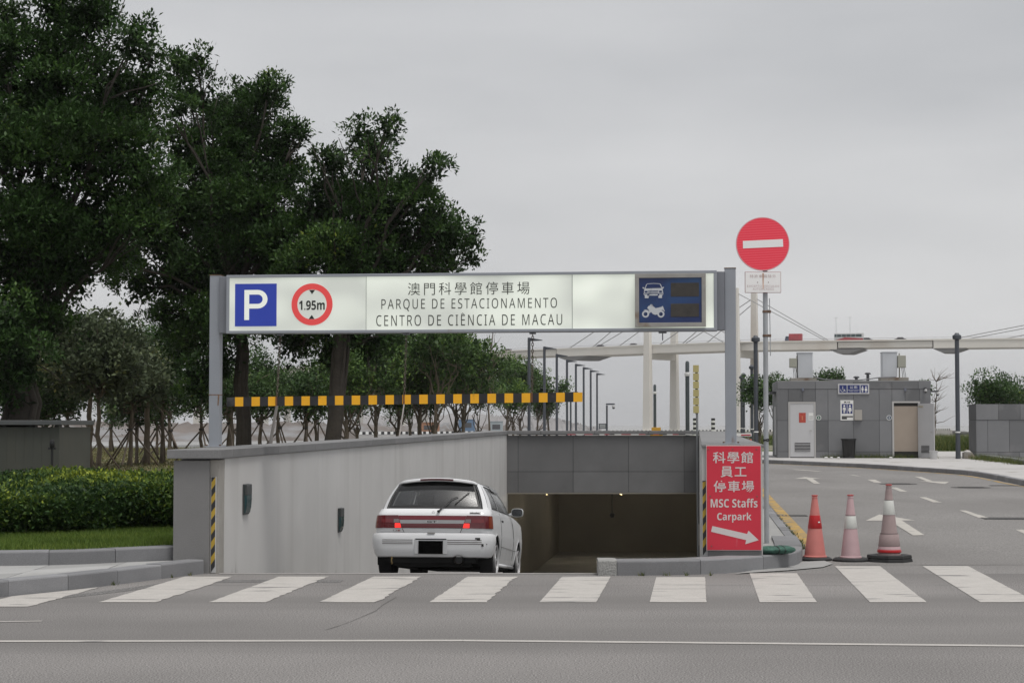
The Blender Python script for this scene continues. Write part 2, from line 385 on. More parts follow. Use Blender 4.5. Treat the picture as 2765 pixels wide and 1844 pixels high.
# island and footpath beside the right ramp wall
def g0(y): return g(y)
ISL = smooth_line([(1.22, 21.6), (1.7, 21.62), (2.28, 21.77), (2.98, 22.3), (3.46, 22.85), (3.66, 23.5), (3.82, 24.4), (4.02, 26.2)], 2)
kerb('island_kerb', ISL, .175, .36, 1.02, g0, sub=6)
kerb('island_kerb_end', [(1.0, 21.6), (1.22, 21.6)], .18, .4, .22, g0, m=GRANITE2, sub=2)
kerb('footpath_kerb', [(4.02, 26.2), (4.02 + .097 * 30, 56.2)], .13, .14, .9, g0, sub=1)
fp = [(r, Rx(r) + .7, 4.0 + .097 * (r - 26.2)) for r in (26.2, 36, 46, 56)]
structure(sheet('footpath', [[(1.5, 21.9, .15), (2.3, 22.05, .15), (2.9, 22.6, .15), (3.36, 23.2, .15), (3.52, 24, .15), (3.75, 25, .15), (3.9, 26.2, .15), (2.9, 26.2, .15), (2.5, 22.1, .15)]] +
                [[(a[1], a[0], .118 + g(a[0])), (a[2], a[0], .118 + g(a[0])), (b[2], b[0], .118 + g(b[0])), (b[1], b[0], .118 + g(b[0]))] for a, b in zip(fp, fp[1:])], CONC))
structure(sheet('island_apron', [[(2.6, 21.75, .012), (3.3, 22.25, .012), (3.8, 22.75, .012), (4.02, 23.3, .012), (4.0, 23.8, .012), (3.6, 23.6, .012), (3.2, 22.8, .012)]], CONC))
# far kerb and pavement round the public toilet
RK = smooth_line([(40, 19.5), (18, 21.5), (14.2, 25), (13.2, 32), (13.3, 42), (13.4, 48.5), (14.0, 55), (14.0, 57.5), (13.4, 60.2), (12.1, 65.4), (9.8, 70.2), (8.3, 72.5)], 2)
kerb('pavement_kerb', RK, .14, .16, .6, g, side=-1, sub=1)
pv = [(x + .1 if y < 60 else x + .08, y + (.02 if y < 60 else .1), .135 + g(y)) for x, y in RK if y > 20]
b = MB(); back = []
for x, y, z in pv: back.append((max(60, x), y, z) if y < 62 else (60, y, z))
polys = [[pv[i], back[i], back[i + 1], pv[i + 1]] for i in range(len(pv) - 1)]
polys.append([pv[-1], back[-1], (60, 88.5, .47), (8.3, 88.5, .47)])
structure(sheet('toilet_pavement', polys, SLAB2))

# ------------------------------------------------------------------ road markings
cross = structure(bpy.data.objects.new('crosswalk', None)); COL.objects.link(cross)
def kerb_x(y):
    for (xa, ya), (xb, yb) in zip(LK, LK[1:]):
        if ya <= y <= yb: return xa + (xb - xa) * (y - ya) / (yb - ya)
    return -3.6
for k in range(-5, 5):
    xa = .27 + 1.086 * k; y0 = 18.34; y1 = {-5: 20.05, 1: 21.35, 2: 21.9}.get(k, 21.42 if k < 2 else 23.0)
    if k == -5: y0 = 17.9
    w = .56; b = MB(); n = 22; wear = .012 if k < 0 else .004
    lf, rt = [], []
    for i in range(n + 1):
        y = y0 + (y1 - y0) * i / n; s = xa + .0995 * (y - 18.34)
        lf.append((s + random.uniform(-wear, wear) * .5, y)); rt.append((s + w + random.uniform(-wear, wear) * (1.6 if k < 0 else 1), y))
    if k == -5: lf = [(min(max(l[0], kerb_x(l[1]) + .03), r_[0] - .004), l[1]) for l, r_ in zip(lf, rt)]
    for i in range(n):
        q = [lf[i], rt[i], rt[i + 1], lf[i + 1]]
        b.add([(x, y, g(y) + .0045) for x, y in q], [(0, 1, 2, 3)])
    b.build('stripe', PAINT, cross)
def line_y(u0, v0, u1, v1, w, name, m=PAINT2):
    a, c = gnd(u0, v0), gnd(u1, v1); d = (c - a).normalized(); n = Vector((-d.y, d.x, 0)) * w / 2
    b = MB(); K = 40
    for i in range(K):
        p, q = a + (c - a) * (i / K), a + (c - a) * ((i + 1) / K)
        b.add([p - n + Vector((0, 0, .0045)), q - n + Vector((0, 0, .0045)), q + n + Vector((0, 0, .0045)), p + n + Vector((0, 0, .0045))], [(0, 1, 2, 3)])
    return structure(b.build(name, m))
line_y(-900, 1733, 1250, 1729.5, .11, 'street_line', PAINT); line_y(1250, 1729.5, 3600, 1752, .11, 'street_line', PAINT)
line_y(-900, 1690, 113, 1677, .06, 'lane_line', PAINT)
def crop8(x, y): return 2050 + x * .30412, 1180 + y * .30412
def mark(name, pts, m=PAINT2):
    p = [gnd(*crop8(*q)) for q in pts]; z = .005
    return sheet(name, [[(q.x, q.y, g(q.y) + z) for q in p]], m)
dashes = structure(bpy.data.objects.new('centre_dashes', None)); COL.objects.link(dashes)
for q in ([(960, 378), (1030, 378), (1088, 406), (1020, 403)], [(1165, 448), (1220, 448), (1318, 485), (1250, 483)], [(1420, 533), (1480, 535), (1622, 581), (1545, 580)],
          [(1775, 650), (1835, 652), (2038, 717), (1950, 717)], [(2275, 822), (2341, 822), (2640, 945), (2540, 945)], [(795, 333), (830, 335), (905, 348), (865, 346)], [(270, 287), (330, 287), (565, 303), (500, 303)]):
    o = mark('dash', q); o.parent = dashes
for head, shaft in (([(945, 743), (1065, 688), (1388, 741)], [(1150, 741), (1265, 741), (1468, 873), (1365, 875)]),
                    ([(310, 370), (405, 355), (555, 370)], [(415, 368), (472, 368), (542, 415), (485, 414)]),
                    ([(1418, 390), (1685, 397), (1650, 417)], [(1380, 352), (1440, 354), (1545, 394), (1485, 392)])):
    r = structure(bpy.data.objects.new('lane_arrow', None)); COL.objects.link(r)
    o = mark('arrow_head', head); o.parent = r
    p = [gnd(*crop8(*q)) for q in shaft]; o = sheet('arrow_shaft', [[(q.x, q.y, g(q.y) + .0075) for q in p]], PAINT2); o.parent = r
yl = [(y, 4.5 + .097 * (y - 29) - .08) for y in np.linspace(25.2, 74, 26)]
structure(sheet('yellow_line', [[(xa, ya, g(ya) + .005), (xa + .19, ya, g(ya) + .005), (xb + .19, yb, g(yb) + .005), (xb, yb, g(yb) + .005)] for (ya, xa), (yb, xb) in zip(yl, yl[1:])], YELLOW))
rk2 = [(x - .14, y - .12 if y > 58 else y) for x, y in RK if y > 24]
structure(sheet('yellow_line', [[(a[0] - .13, a[1] - .06, g(a[1]) + .005), (a[0], a[1], g(a[1]) + .005), (b_[0], b_[1], g(b_[1]) + .005), (b_[0] - .13, b_[1] - .06, g(b_[1]) + .005)] for a, b_ in zip(rk2, rk2[1:])], YELLOW))
TAR = mat('tar_joint', (.10, .097, .092), .8, var=.3, vs=6)
def joint(pts, w):
    b = MB()
    for a, c in zip(pts, pts[1:]):
        d = Vector((c[0] - a[0], c[1] - a[1], 0)).normalized(); n = Vector((-d.y, d.x, 0)) * w / 2 * random.uniform(.6, 1.3)
        b.add([(a[0] - n.x, a[1] - n.y, g(a[1]) + .0035), (c[0] - n.x, c[1] - n.y, g(c[1]) + .0035), (c[0] + n.x, c[1] + n.y, g(c[1]) + .0035), (a[0] + n.x, a[1] + n.y, g(a[1]) + .0035)], [(0, 1, 2, 3)])
    structure(b.build('road_joint', TAR))
joint([(4.1 + i * .5, 23.22 + .01 * math.sin(i * 2)) for i in range(24)], .03)
joint([(-3.4 + i * .5, 20.3 + .012 * math.sin(i * 1.7)) for i in range(22)], .012)
joint([(7.9 + i * .4, 58.6 + .02 * math.sin(i * 2.2) - i * .02) for i in range(16)], .07)
cr_ = [gnd(u, v) for u, v in ((880, 1700), (915, 1690), (950, 1678), (985, 1664), (1010, 1650), (1040, 1632), (1070, 1612))]
joint([(p.x + random.uniform(-.02, .02), p.y) for p in cr_], .007)
def patch_strip(pts, w, m):
    b_ = MB()
    for a_, c_ in zip(pts, pts[1:]):
        d = Vector((c_[0] - a_[0], c_[1] - a_[1], 0)).normalized(); n_ = Vector((-d.y, d.x, 0)) * w / 2
        b_.add([(a_[0] - n_.x, a_[1] - n_.y, .0025), (c_[0] - n_.x, c_[1] - n_.y, .0025), (c_[0] + n_.x, c_[1] + n_.y, .0025), (a_[0] + n_.x, a_[1] + n_.y, .0025)], [(0, 1, 2, 3)])
    structure(b_.build('asphalt_patch', m))
DARKA = mat('asphalt_patch', (.15, .146, .143), .88, var=.12, vs=1.5, fine=.9, fs=48, bump=.5, bs=160)
patch_strip(smooth_line([(-7.2, 16.2), (-6.0, 17.3), (-5.2, 18.1), (-4.55, 18.9), (-4.1, 19.7), (-3.75, 20.6)], 2), .22, DARKA)
patch_strip([(-3.75, 20.75), (-2.6, 20.85), (-1.9, 20.8)], .35, DARKA)
def manhole(u, v, w, d, label, round_=False):
    p = gnd(u, v); r = thing('manhole_cover', label, 'manhole', (p.x, p.y, g(p.y)), -.1)
    IRON = mat('cast_iron', (.06, .058, .055), .7, var=.3, vs=14, bump=.6, bs=50)
    if round_:
        MB().lathe([(w / 2, -.02), (w / 2, .006), (w / 2 - .03, .008), (.001, .008)], 28).build('cover', IRON, r)
        for a in range(-2, 3): MB().box(-w * .32, w * .32, a * .09 - .012, a * .09 + .012, .004, .013).build('rib', IRON, r)
    else:
        b = MB(); f = .03
        b.box(-w / 2, w / 2, -d / 2, -d / 2 + f, -.02, .008); b.box(-w / 2, w / 2, d / 2 - f, d / 2, -.02, .008)
        b.box(-w / 2, -w / 2 + f, -d / 2 + f, d / 2 - f, -.02, .008); b.box(w / 2 - f, w / 2, -d / 2 + f, d / 2 - f, -.02, .008); b.build('frame', IRON, r)
        MB().box(-w / 2 + f, w / 2 - f, -d / 2 + f, d / 2 - f, -.02, .003).build('pit', BLACK, r)
        n = int(w / .07)
        for i in range(n):
            x = -w / 2 + f + (i + .5) * (w - 2 * f) / n; MB().box(x - .016, x + .016, -d / 2 + f, d / 2 - f, -.02, .006).build('bar', IRON, r)
a_, c_ = gnd(*crop8(1838, 283), 0, lambda y: g(y) + .14), gnd(*crop8(2420, 281), 0, lambda y: g(y) + .14)
structure(sheet('pavement_line', [[(a_.x, a_.y - .07, g(a_.y) + .142), (c_.x, c_.y - .07, g(c_.y) + .142), (c_.x, c_.y + .07, g(c_.y) + .142), (a_.x, a_.y + .07, g(a_.y) + .142)]], PAINT))
manhole(2137, 1392, .58, .42, 'rectangular iron drain grate beside the yellow line')
manhole(2425, 1306.4, 1.0, .9, 'round iron manhole cover beside the centre dashes', True)
manhole(2621, 1316, 1.0, .9, 'round iron manhole cover between the down arrow and the kerb', True)
manhole(2722, 1400, .9, .6, 'large rectangular iron cover near the long dash')
manhole(2720, 1311, .9, .45, 'iron gully grate lying on the yellow line by the pavement kerb')

# ------------------------------------------------------------------ ramp, walls, portal, garage
def add_splash(m, z0, z1, col):
    """irregular splash dirt low on a wall: noise streaks that run out with height"""
    t = m.node_tree; L = t.links.new; b_ = [n for n in t.nodes if n.type == 'BSDF_PRINCIPLED'][0]; src = b_.inputs['Base Color'].links[0].from_socket
    co = N(t, 'ShaderNodeTexCoord'); mp_ = N(t, 'ShaderNodeMapping'); mp_.inputs['Scale'].default_value = (2.6, 2.6, .5); nz_ = N(t, 'ShaderNodeTexNoise'); nz_.inputs['Scale'].default_value = 1.6; nz_.inputs['Detail'].default_value = 7
    sx = N(t, 'ShaderNodeSeparateXYZ'); r1 = N(t, 'ShaderNodeMapRange'); r1.inputs['From Min'].default_value = z0; r1.inputs['From Max'].default_value = z1; r1.inputs['To Min'].default_value = .455; r1.inputs['To Max'].default_value = .78
    sub = N(t, 'ShaderNodeMath', operation='SUBTRACT'); r2 = N(t, 'ShaderNodeMapRange'); r2.inputs['From Max'].default_value = .22; r2.inputs['To Max'].default_value = .8; mx_ = N(t, 'ShaderNodeMixRGB'); mx_.inputs['Color2'].default_value = (*col, 1)
    L(co.outputs['Object'], mp_.inputs[0]); L(mp_.outputs[0], nz_.inputs['Vector']); L(co.outputs['Object'], sx.inputs[0]); ma = N(t, 'ShaderNodeMath', operation='MULTIPLY_ADD'); ma.inputs[1].default_value = .1; L(sx.outputs['Y'], ma.inputs[0]); L(sx.outputs['Z'], ma.inputs[2]); L(ma.outputs[0], r1.inputs['Value']); L(nz_.outputs['Fac'], sub.inputs[0]); L(r1.outputs[0], sub.inputs[1]); L(sub.outputs[0], r2.inputs['Value']); L(r2.outputs[0], mx_.inputs['Fac']); L(src, mx_.inputs['Color1']); L(mx_.outputs[0], b_.inputs['Base Color'])
add_splash(RENDER, -.12, .34, (.20, .19, .18))
def rz_(y): return -.10 * (y - 21.9) if y < 30 else -.81 - .1 * (min(y, 56) - 30)
ys = [21.9, 22.4, 24, 26, 28, 30, 40, 50, 56, 76]
RAMPM = mat('ramp_concrete', (.17, .165, .158), .85, var=.1, vs=1, fine=.12, fs=60, bump=.4, bs=60)
structure(sheet('ramp', [[(Lx(a) - .2, a, rz_(a)), (Rx(a) + .3, a, rz_(a)), (Rx(b) + .3, b, rz_(b)), (Lx(b) - .2, b, rz_(b))] for a, b in zip(ys, ys[1:])], RAMPM))
structure(sheet('ramp_threshold', [[(-3.44, 21.80, .004), (1.0, 21.80, .004), (1.0, 21.93, .004), (-3.44, 21.93, .004)]], mat('threshold_cement', (.28, .27, .26), .85, var=.12, vs=5)))
def cope_z(y): return 1.455 + .0032 * (y - 22)
def skew(b, xa, xb, y0, y1, z0a, z1a, z0b, z1b):      # block between two y's following the ramp axis
    s = .1 * (y1 - y0)
    return b.hexa([(xa, y0, z0a), (xb, y0, z0a), (xb + s, y1, z0b), (xa + s, y1, z0b), (xa, y0, z1a), (xb, y0, z1a), (xb + s, y1, z1b), (xa + s, y1, z1b)])
org = (-3.7, 22, 0)
lw = thing('ramp_wall', 'long grey rendered ramp wall behind the white car, with stone coping', 'wall', org)
b = MB(); skew(b, Lx(22.2) - .52, Lx(22.2), 22.2, YP + .3, -3.9, cope_z(22.2) - .11, -3.9, cope_z(YP) - .11); b.build('wall_body', RENDER, lw, world=org)
b = MB(); skew(b, -4.0, -3.575, 21.93, 22.3, -.3, 1.325, -.3, 1.325); b.build('granite_pillar', CLAD, lw, world=org, bevel=.006)
b = MB(); skew(b, -3.573, -3.464, 21.97, 22.195, -.3, 1.33, -.3, 1.33); b.build('cement_edge', CEMENT, lw, world=org)
# coping stones
y = 21.86; k = 0
while y < YP:
    e = min(y + (2.4 if k else .62), YP + .05); a = Lx(y); b = MB()
    skew(b, a - .60, a + .035, y, e - .008, cope_z(y) - .105, cope_z(y), cope_z(e) - .105, cope_z(e)); b.build('coping_stone', COPE, lw, world=org, bevel=.006); y = e; k += 1
def hazard(parent, x0, x1, yv, z0, z1, org):
    """slanting black and yellow corner strip, each band a piece"""
    h = .088; sl = .07; z = z0; k = 0
    MB().box(x0 - .006, x1 + .012, yv - .004, yv, z0 - .005, z1 + .005).build('strip_backing', mat('pale_backing', (.5, .5, .5), .6), parent, world=org)
    while z < z1:
        t = min(z + h, z1); q = [(x0, max(z - sl * .0, z0)), (x1, min(z + sl, z1)), (x1, min(t + sl, z1)), (x0, t)]
        b = MB(); b.prism(q, yv - .004 - .005, yv - .0042); b.build('hazard_band', HAZY if k % 2 else HAZK, parent, world=org); z = t; k += 1
hazard(lw, -3.556, -3.508, 21.965, .01, 1.13, org)
org2 = (2.65, 22.2, 0)
rw = thing('ramp_wall', 'short-ended grey ramp wall carrying the red staff sign and right gantry post', 'wall', org2)
b = MB(); skew(b, 2.302, 3.035, 22.50, YP + .3, -3.9, 1.47, -3.9, 1.52); b.build('wall_body', RENDER, rw, world=org2)
b = MB(); skew(b, 2.366, 3.02, 22.47, 22.497, -.1, 1.46, -.1, 1.46); b.build('end_slab', CLAD, rw, world=org2)
y = 22.46
while y < YP:
    e = min(y + 3.0, YP + .3); s = .1 * (y - 22.13); b = MB(); skew(b, 2.262 + s, 3.02 + s, y, e - .008, 1.473 + .0015 * (y - 22), 1.505 + .0015 * (y - 22), 1.473 + .0015 * (e - 22), 1.505 + .0015 * (e - 22))
    b.build('coping_stone', COPE, rw, world=org2, bevel=.004); y = e
hazard(rw, 2.308, 2.360, 22.497, .17, 1.07, org2)
b = MB(); skew(b, 2.295, 2.304, 22.52, 28, .0, 1.2, -.3, 1.2); b.build('edge_trim', mat('trim', (.5, .5, .49), .5), rw, world=org2)
# portal lintel with stone panels
PO = (Lx(YP), YP, 0); pr = thing('portal_lintel', 'dark stone-panelled lintel over the car park entrance', 'lintel', PO)
def pl(u, v): x_, z_ = onplane(u, v, PO, 0.); return x_, z_
wP = Rx(YP) - Lx(YP)
MB().box(-.3, wP + .3, .03, .5, -.262, 1.42).build('backing', JOINT, pr)
cols_ = [0, pl(1399, 1200)[0], pl(1547.6, 1200)[0], pl(1697, 1200)[0], pl(1847, 1200)[0], wP]; zr = [pl(1500, 1329.6)[1], pl(1500, 1273)[1], 1.42]
for i in range(5):
    for j in range(2):
        d = random.uniform(0, .004); MB().box(cols_[i] + .005, cols_[i + 1] - .005, -d, .03, zr[j] + .005, zr[j + 1] - .005).build('stone_panel', DTILE, pr)
MB().box(0, wP, -.012, .2, -.30, -.265).build('drip_edge', mat('drip_edge', (.24, .22, .19), .7), pr)
xx = -.6
while xx < wP + .3:
    e = min(xx + 1.6, wP + .35); MB().box(xx, e - .008, -.08, .6, 1.46, 1.565).build('coping_stone', COPE, pr, bevel=.006); xx = e
tp = thing('barrier_tape', 'thin red and white warning tape stretched under the lintel coping', 'tape', (PO[0], YP - .09, 1.44))
RED = mat('sign_red', (.50, .025, .045), .45, var=.05, vs=4); REDP = mat('tape_red', (.42, .03, .05), .5)
x0 = pl(1395, 1172)[0]
for k, (a, c, t) in enumerate([(0, 1.5, 'k'), (1.5, 1.75, 'r'), (1.75, 2.0, 'w'), (2.0, 2.25, 'r'), (2.25, 2.45, 'k'), (2.45, 2.6, 'w'), (2.6, 2.75, 'r'), (2.75, 2.9, 'k'), (2.9, 3.1, 'w'), (3.1, 3.38, 'r'), (3.38, 3.62, 'w'), (3.62, 3.82, 'r'), (3.82, 4.05, 'k'), (4.05, 4.22, 'r'), (4.22, 4.45, 'k'), (4.45, 4.62, 'w'), (4.62, 4.8, 'r'), (4.8, 5.0, 'k'), (5.0, 5.2, 'w')]):
    MB().box(x0 + a, x0 + c - .003, -.012, -.008, .004, .026).build('tape_length', {'k': BLACK, 'r': REDP, 'w': WHITE}[t], tp)
# underground hall
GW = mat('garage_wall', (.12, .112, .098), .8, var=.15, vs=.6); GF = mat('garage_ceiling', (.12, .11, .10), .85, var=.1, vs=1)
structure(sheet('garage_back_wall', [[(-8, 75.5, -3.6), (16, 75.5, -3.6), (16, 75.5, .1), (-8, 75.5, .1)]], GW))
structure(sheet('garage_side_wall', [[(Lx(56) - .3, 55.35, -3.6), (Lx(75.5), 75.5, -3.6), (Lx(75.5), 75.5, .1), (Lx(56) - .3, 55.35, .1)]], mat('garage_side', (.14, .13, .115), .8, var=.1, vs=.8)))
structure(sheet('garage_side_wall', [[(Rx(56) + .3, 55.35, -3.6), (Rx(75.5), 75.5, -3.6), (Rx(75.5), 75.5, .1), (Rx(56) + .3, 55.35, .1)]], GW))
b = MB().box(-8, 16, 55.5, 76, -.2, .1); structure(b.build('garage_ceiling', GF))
LAMP = mat('lamp_tube', (.9, .8, .5), .4, emit=(1, .74, .36), es=2.2)
def tube_light(u, v, D, label, L_=1.0):
    p = px(u, v, D); r = thing('ceiling_light', label, 'light', (p.x, p.y, -.2)); dz = -.2 - p.z - .09
    MB().box(-.06, .06, -L_ / 2, L_ / 2, -.06 - dz, -.0 - dz).box(-.015, .015, -.3, -.27, -dz, 0).box(-.015, .015, .27, .3, -dz, 0).build('housing', mat('lamp_housing', (.5, .5, .48), .5), r)
    MB().tube([(0, -L_ / 2 + .03, -.085 - dz), (0, L_ / 2 - .03, -.085 - dz)], .018, 8).build('tube', LAMP, r, smooth=True)
tube_light(1476, 1334, 58.5, 'short warm tube light under the garage ceiling nearer the car')
tube_light(1676, 1334, 58.5, 'short warm tube light under the garage ceiling near the hanging camera')
LAMP2 = mat('lamp_tube_bright', (.9, .8, .5), .4, emit=(1, .88, .66), es=110)
for X_, Y_, w_ in ((2.2, 60, 'left ceiling row, nearer the mouth'), (5.6, 60, 'right ceiling row, nearer the mouth'), (3.4, 70, 'left ceiling row, by the back wall'), (6.4, 70, 'right ceiling row, by the back wall')):
    r = thing('ceiling_light', 'long warm tube light flat under the garage ceiling, ' + w_, 'light', (X_, Y_, -.2)); MB().box(-.7, .7, -.06, .06, -.03, 0).build('housing', mat('lamp_housing'), r); MB().tube([(-.65, 0, -.05), (.65, 0, -.05)], .02, 8).build('tube', LAMP2, r, smooth=True)
p = px(1653, 1390, 57.5); r = thing('hanging_camera', 'small dark camera hanging on a rod under the garage ceiling', 'camera', (p.x, p.y, -.2))
MB().tube([(0, 0, 0), (0, 0, p.z + .2 + .06)], .018, 8).build('rod', BLACK, r); MB().lathe([(.02, p.z + .27), (.07, p.z + .25), (.085, p.z + .2), (.06, p.z + .13), (.01, p.z + .11)], 16).build('camera_head', BLACK, r, smooth=True)
b = MB(); q = px(1868, 1440, 50); o = MB().box(-.03, 0, -.25, .25, -.26, .26).build('notice_board', mat('pale_notice', (.32, .31, .28), .6), None, bevel=.008, loc=(Rx(48.6) - .004, 48.6, q.z + .05)); prop(o, 'plain pale notice board on the ramp wall near the garage mouth', 'notice board')
o.rotation_euler = (0, 0, -.0997)
# bulkhead lights on the left wall
GLS = mat('teal_lens', (.018, .05, .055), .15, var=.3, vs=5)
def bulkhead(Y, z, label):
    r = thing('bulkhead_light', label, 'wall light', (Lx(Y) + .004, Y, z), -.0997)
    MB().box(0, .018, -.14, .14, -.19, .19).build('back_plate', mat('bulkhead_frame', (.05, .055, .055), .5), r, bevel=.006)
    n = 8; prof = [(.018, -.17), (.03, -.17), (.045, -.1), (.052, 0), (.05, .1), (.042, .17), (.018, .18)]
    b = MB(); b.v = [(x_, s * .125, z_) for s in (-1, 1) for x_, z_ in prof]; k = len(prof)
    b.f = [tuple(range(k)), tuple(range(2 * k - 1, k - 1, -1))] + [(i, i + k, (i + 1) % k + k, (i + 1) % k) for i in range(k)]; b.build('lens', GLS, r)
    b = MB().box(.018, .054, -.128, .128, .05, .186); b.build('hood', mat('bulkhead_frame'), r, bevel=.01)
bulkhead(23.2, .82, 'dark bulkhead light with teal lens on the ramp wall near the granite pillar')
bulkhead(29.3, .25, 'dark bulkhead light with teal lens on the ramp wall beside the white car')
# ------------------------------------------------------------------ gantry sign
def sans(t, bold=False):
    """plain letters -> the sans-serif (bold) forms of the same letters"""
    A, a, d = (0x1D5D4, 0x1D5EE, 0x1D7EC) if bold else (0x1D5A0, 0x1D5BA, 0x1D7E2)
    return ''.join(chr(A + ord(c) - 65) if 'A' <= c <= 'Z' else chr(a + ord(c) - 97) if 'a' <= c <= 'z' else chr(d + ord(c) - 48) if '0' <= c <= '9' else c for c in t)
GL, GR = Vector((-3.84, 24.0, cope_z(24))), Vector((2.74, 23.2, 1.506))
GA = math.atan2(GR.y - GL.y, GR.x - GL.x); GW_ = math.hypot(GR.x - GL.x, GR.y - GL.y)
GO = (GL.x, GL.y, 0)
gn = thing('gantry_sign', 'grey steel gantry with an illuminated car park sign box across the ramp', 'sign', GO, GA)
def gp(u, v, off=0.): return onplane(u, v, GO, GA, off)
FR = .17                                              # the sign face stands this far in front of the post axis
xl0, xl1 = gp(568.5, 900)[0], gp(594, 900)[0]
zt = gp(582, 745)[1]; ztR = gp(1968, 725.8)[1]
MB().box(-.07, .07, -.07, .07, GL.z, zt).build('post', GPAINT, gn, bevel=.008)
MB().box(GW_ - .07, GW_ + .07, -.07, .07, GR.z, ztR).build('post', GPAINT, gn, bevel=.008)
for x_, z_ in ((0, GL.z), (GW_, GR.z)):
    MB().box(x_ - .11, x_ + .11, -.11, .11, z_, z_ + .014).build('base_plate', GPAINT, gn, bevel=.003)
    for sx in (-1, 1): MB().lathe([(.014, z_ + .014), (.014, z_ + .03), (.001, z_ + .032)], 6, (x_ + sx * .09, -.09, 0)).build('bolt', mat('rusty_bolt', (.12, .07, .04), .8), gn)
RST = mat('weld_rust', (.20, .12, .075), .85, var=.5, vs=30)
zw = gp(582, 1066)[1]; MB().box(-.0715, .0715, -.0715, .0715, zw - .006, zw + .006).build('weld_seam', RST, gn); MB().hexa([(.045, -.0722, zw - .14), (.06, -.0722, zw - .14), (.06, -.07, zw - .14), (.045, -.07, zw - .14), (.05, -.0722, zw), (.0705, -.0722, zw), (.0705, -.07, zw), (.05, -.07, zw)]).build('rust_run', RST, gn)
for x_, z_ in ((0, zt), (GW_, ztR)): MB().box(x_ - .074, x_ + .074, -.074, .074, z_, z_ + .008).build('post_cap', mat('rusty_cap', (.2, .13, .08), .8, var=.4, vs=20), gn)
bx0, bz1 = gp(612.7, 746, FR); bx1, _ = gp(1934.7, 728, FR); bz0 = gp(613, 903.5, FR)[1]; bz1 = (bz1 + gp(1930, 727.5, FR)[1]) / 2; bz0 = (bz0 + gp(1930, 890, FR)[1]) / 2
MB().box(.07, bx0, -.11, .09, bz0 + .01, bz1 - .01).build('side_bracket', GPAINT2, gn, bevel=.004)
MB().box(bx1, GW_ - .07, -.11, .09, bz0 + .01, bz1 - .01).build('side_bracket', GPAINT2, gn, bevel=.004)
t_ = .036; b = MB()
MB().box(bx0, bx1, -FR + .02, .12, bz0 + .002, bz1 - .002).build('sign_box', GPAINT2, gn)
for q in ((bx0 - .004, bx1 + .004, bz1 - t_, bz1), (bx0 - .004, bx1 + .004, bz0, bz0 + t_)): MB().box(q[0], q[1], -FR - .012, -FR + .03, q[2], q[3]).build('sign_frame', GPAINT, gn, bevel=.004)
for q in ((bx0 - .004, bx0 + t_ - .002), (bx1 - t_ + .002, bx1 + .004)): MB().box(q[0], q[1], -FR - .011, -FR + .03, bz0 + t_, bz1 - t_).build('sign_frame', GPAINT, gn, bevel=.004)
# milky panels lit from behind by uneven tubes
def lit_panel(name, seed, lo, hi):
    m = bpy.data.materials.new(name); m.use_nodes = True; t = m.node_tree; L = t.links.new; b_ = t.nodes['Principled BSDF']
    b_.inputs['Base Color'].default_value = (.60, .62, .60, 1); b_.inputs['Roughness'].default_value = .35
    co = N(t, 'ShaderNodeTexCoord'); mp_ = N(t, 'ShaderNodeMapping'); mp_.inputs['Location'].default_value = (seed, 0, seed * .3); mp_.inputs['Scale'].default_value = (1.1, 1, 1.5)
    n_ = N(t, 'ShaderNodeTexNoise'); n_.inputs['Scale'].default_value = 1.2; n_.inputs['Detail'].default_value = 1
    r_ = N(t, 'ShaderNodeMapRange'); r_.inputs['From Min'].default_value = .35; r_.inputs['From Max'].default_value = .68; r_.inputs['To Min'].default_value = lo; r_.inputs['To Max'].default_value = hi
    L(co.outputs['Object'], mp_.inputs[0]); L(mp_.outputs[0], n_.inputs['Vector']); L(n_.outputs['Fac'], r_.inputs['Value']); L(r_.outputs[0], b_.inputs['Emission Strength'])
    b_.inputs['Emission Color'].default_value = (.93, 1, .84, 1); return m
pj = [bx0 + t_, gp(988.4, 820, FR)[0], gp(1545, 820, FR)[0], bx1 - t_]
for i in range(3):
    MB().box(pj[i] + (.004 if i else 0), pj[i + 1] - (.004 if i < 2 else 0), -FR, -FR + .012, bz0 + t_, bz1 - t_).build('light_panel', lit_panel('milky_panel_%d' % i, [3.1, 7.7, 1.4][i], .18, [.38, .36, .46][i]), gn)
yF = -FR - .003
def rect(u0, u1, v0, v1): a, z1_ = gp(u0, (v0 + v1) / 2, FR); c, _ = gp(u1, (v0 + v1) / 2, FR); um = (u0 + u1) / 2; return a, c, gp(um, v1, FR)[1], gp(um, v0, FR)[1]
BLUE = mat('sign_blue', (.022, .045, .32), .45, var=.05, vs=5, emit=(.02, .05, .4), es=.22); INK = mat('black_ink', (.014, .016, .014), .6)
x0, x1, z0, z1 = rect(634.7, 747, 766.3, 881); MB().box(x0, x1, yF, -FR, z0, z1).build('parking_panel', BLUE, gn)
a0, a1, c0, c1 = rect(660, 722.6, 783, 864)
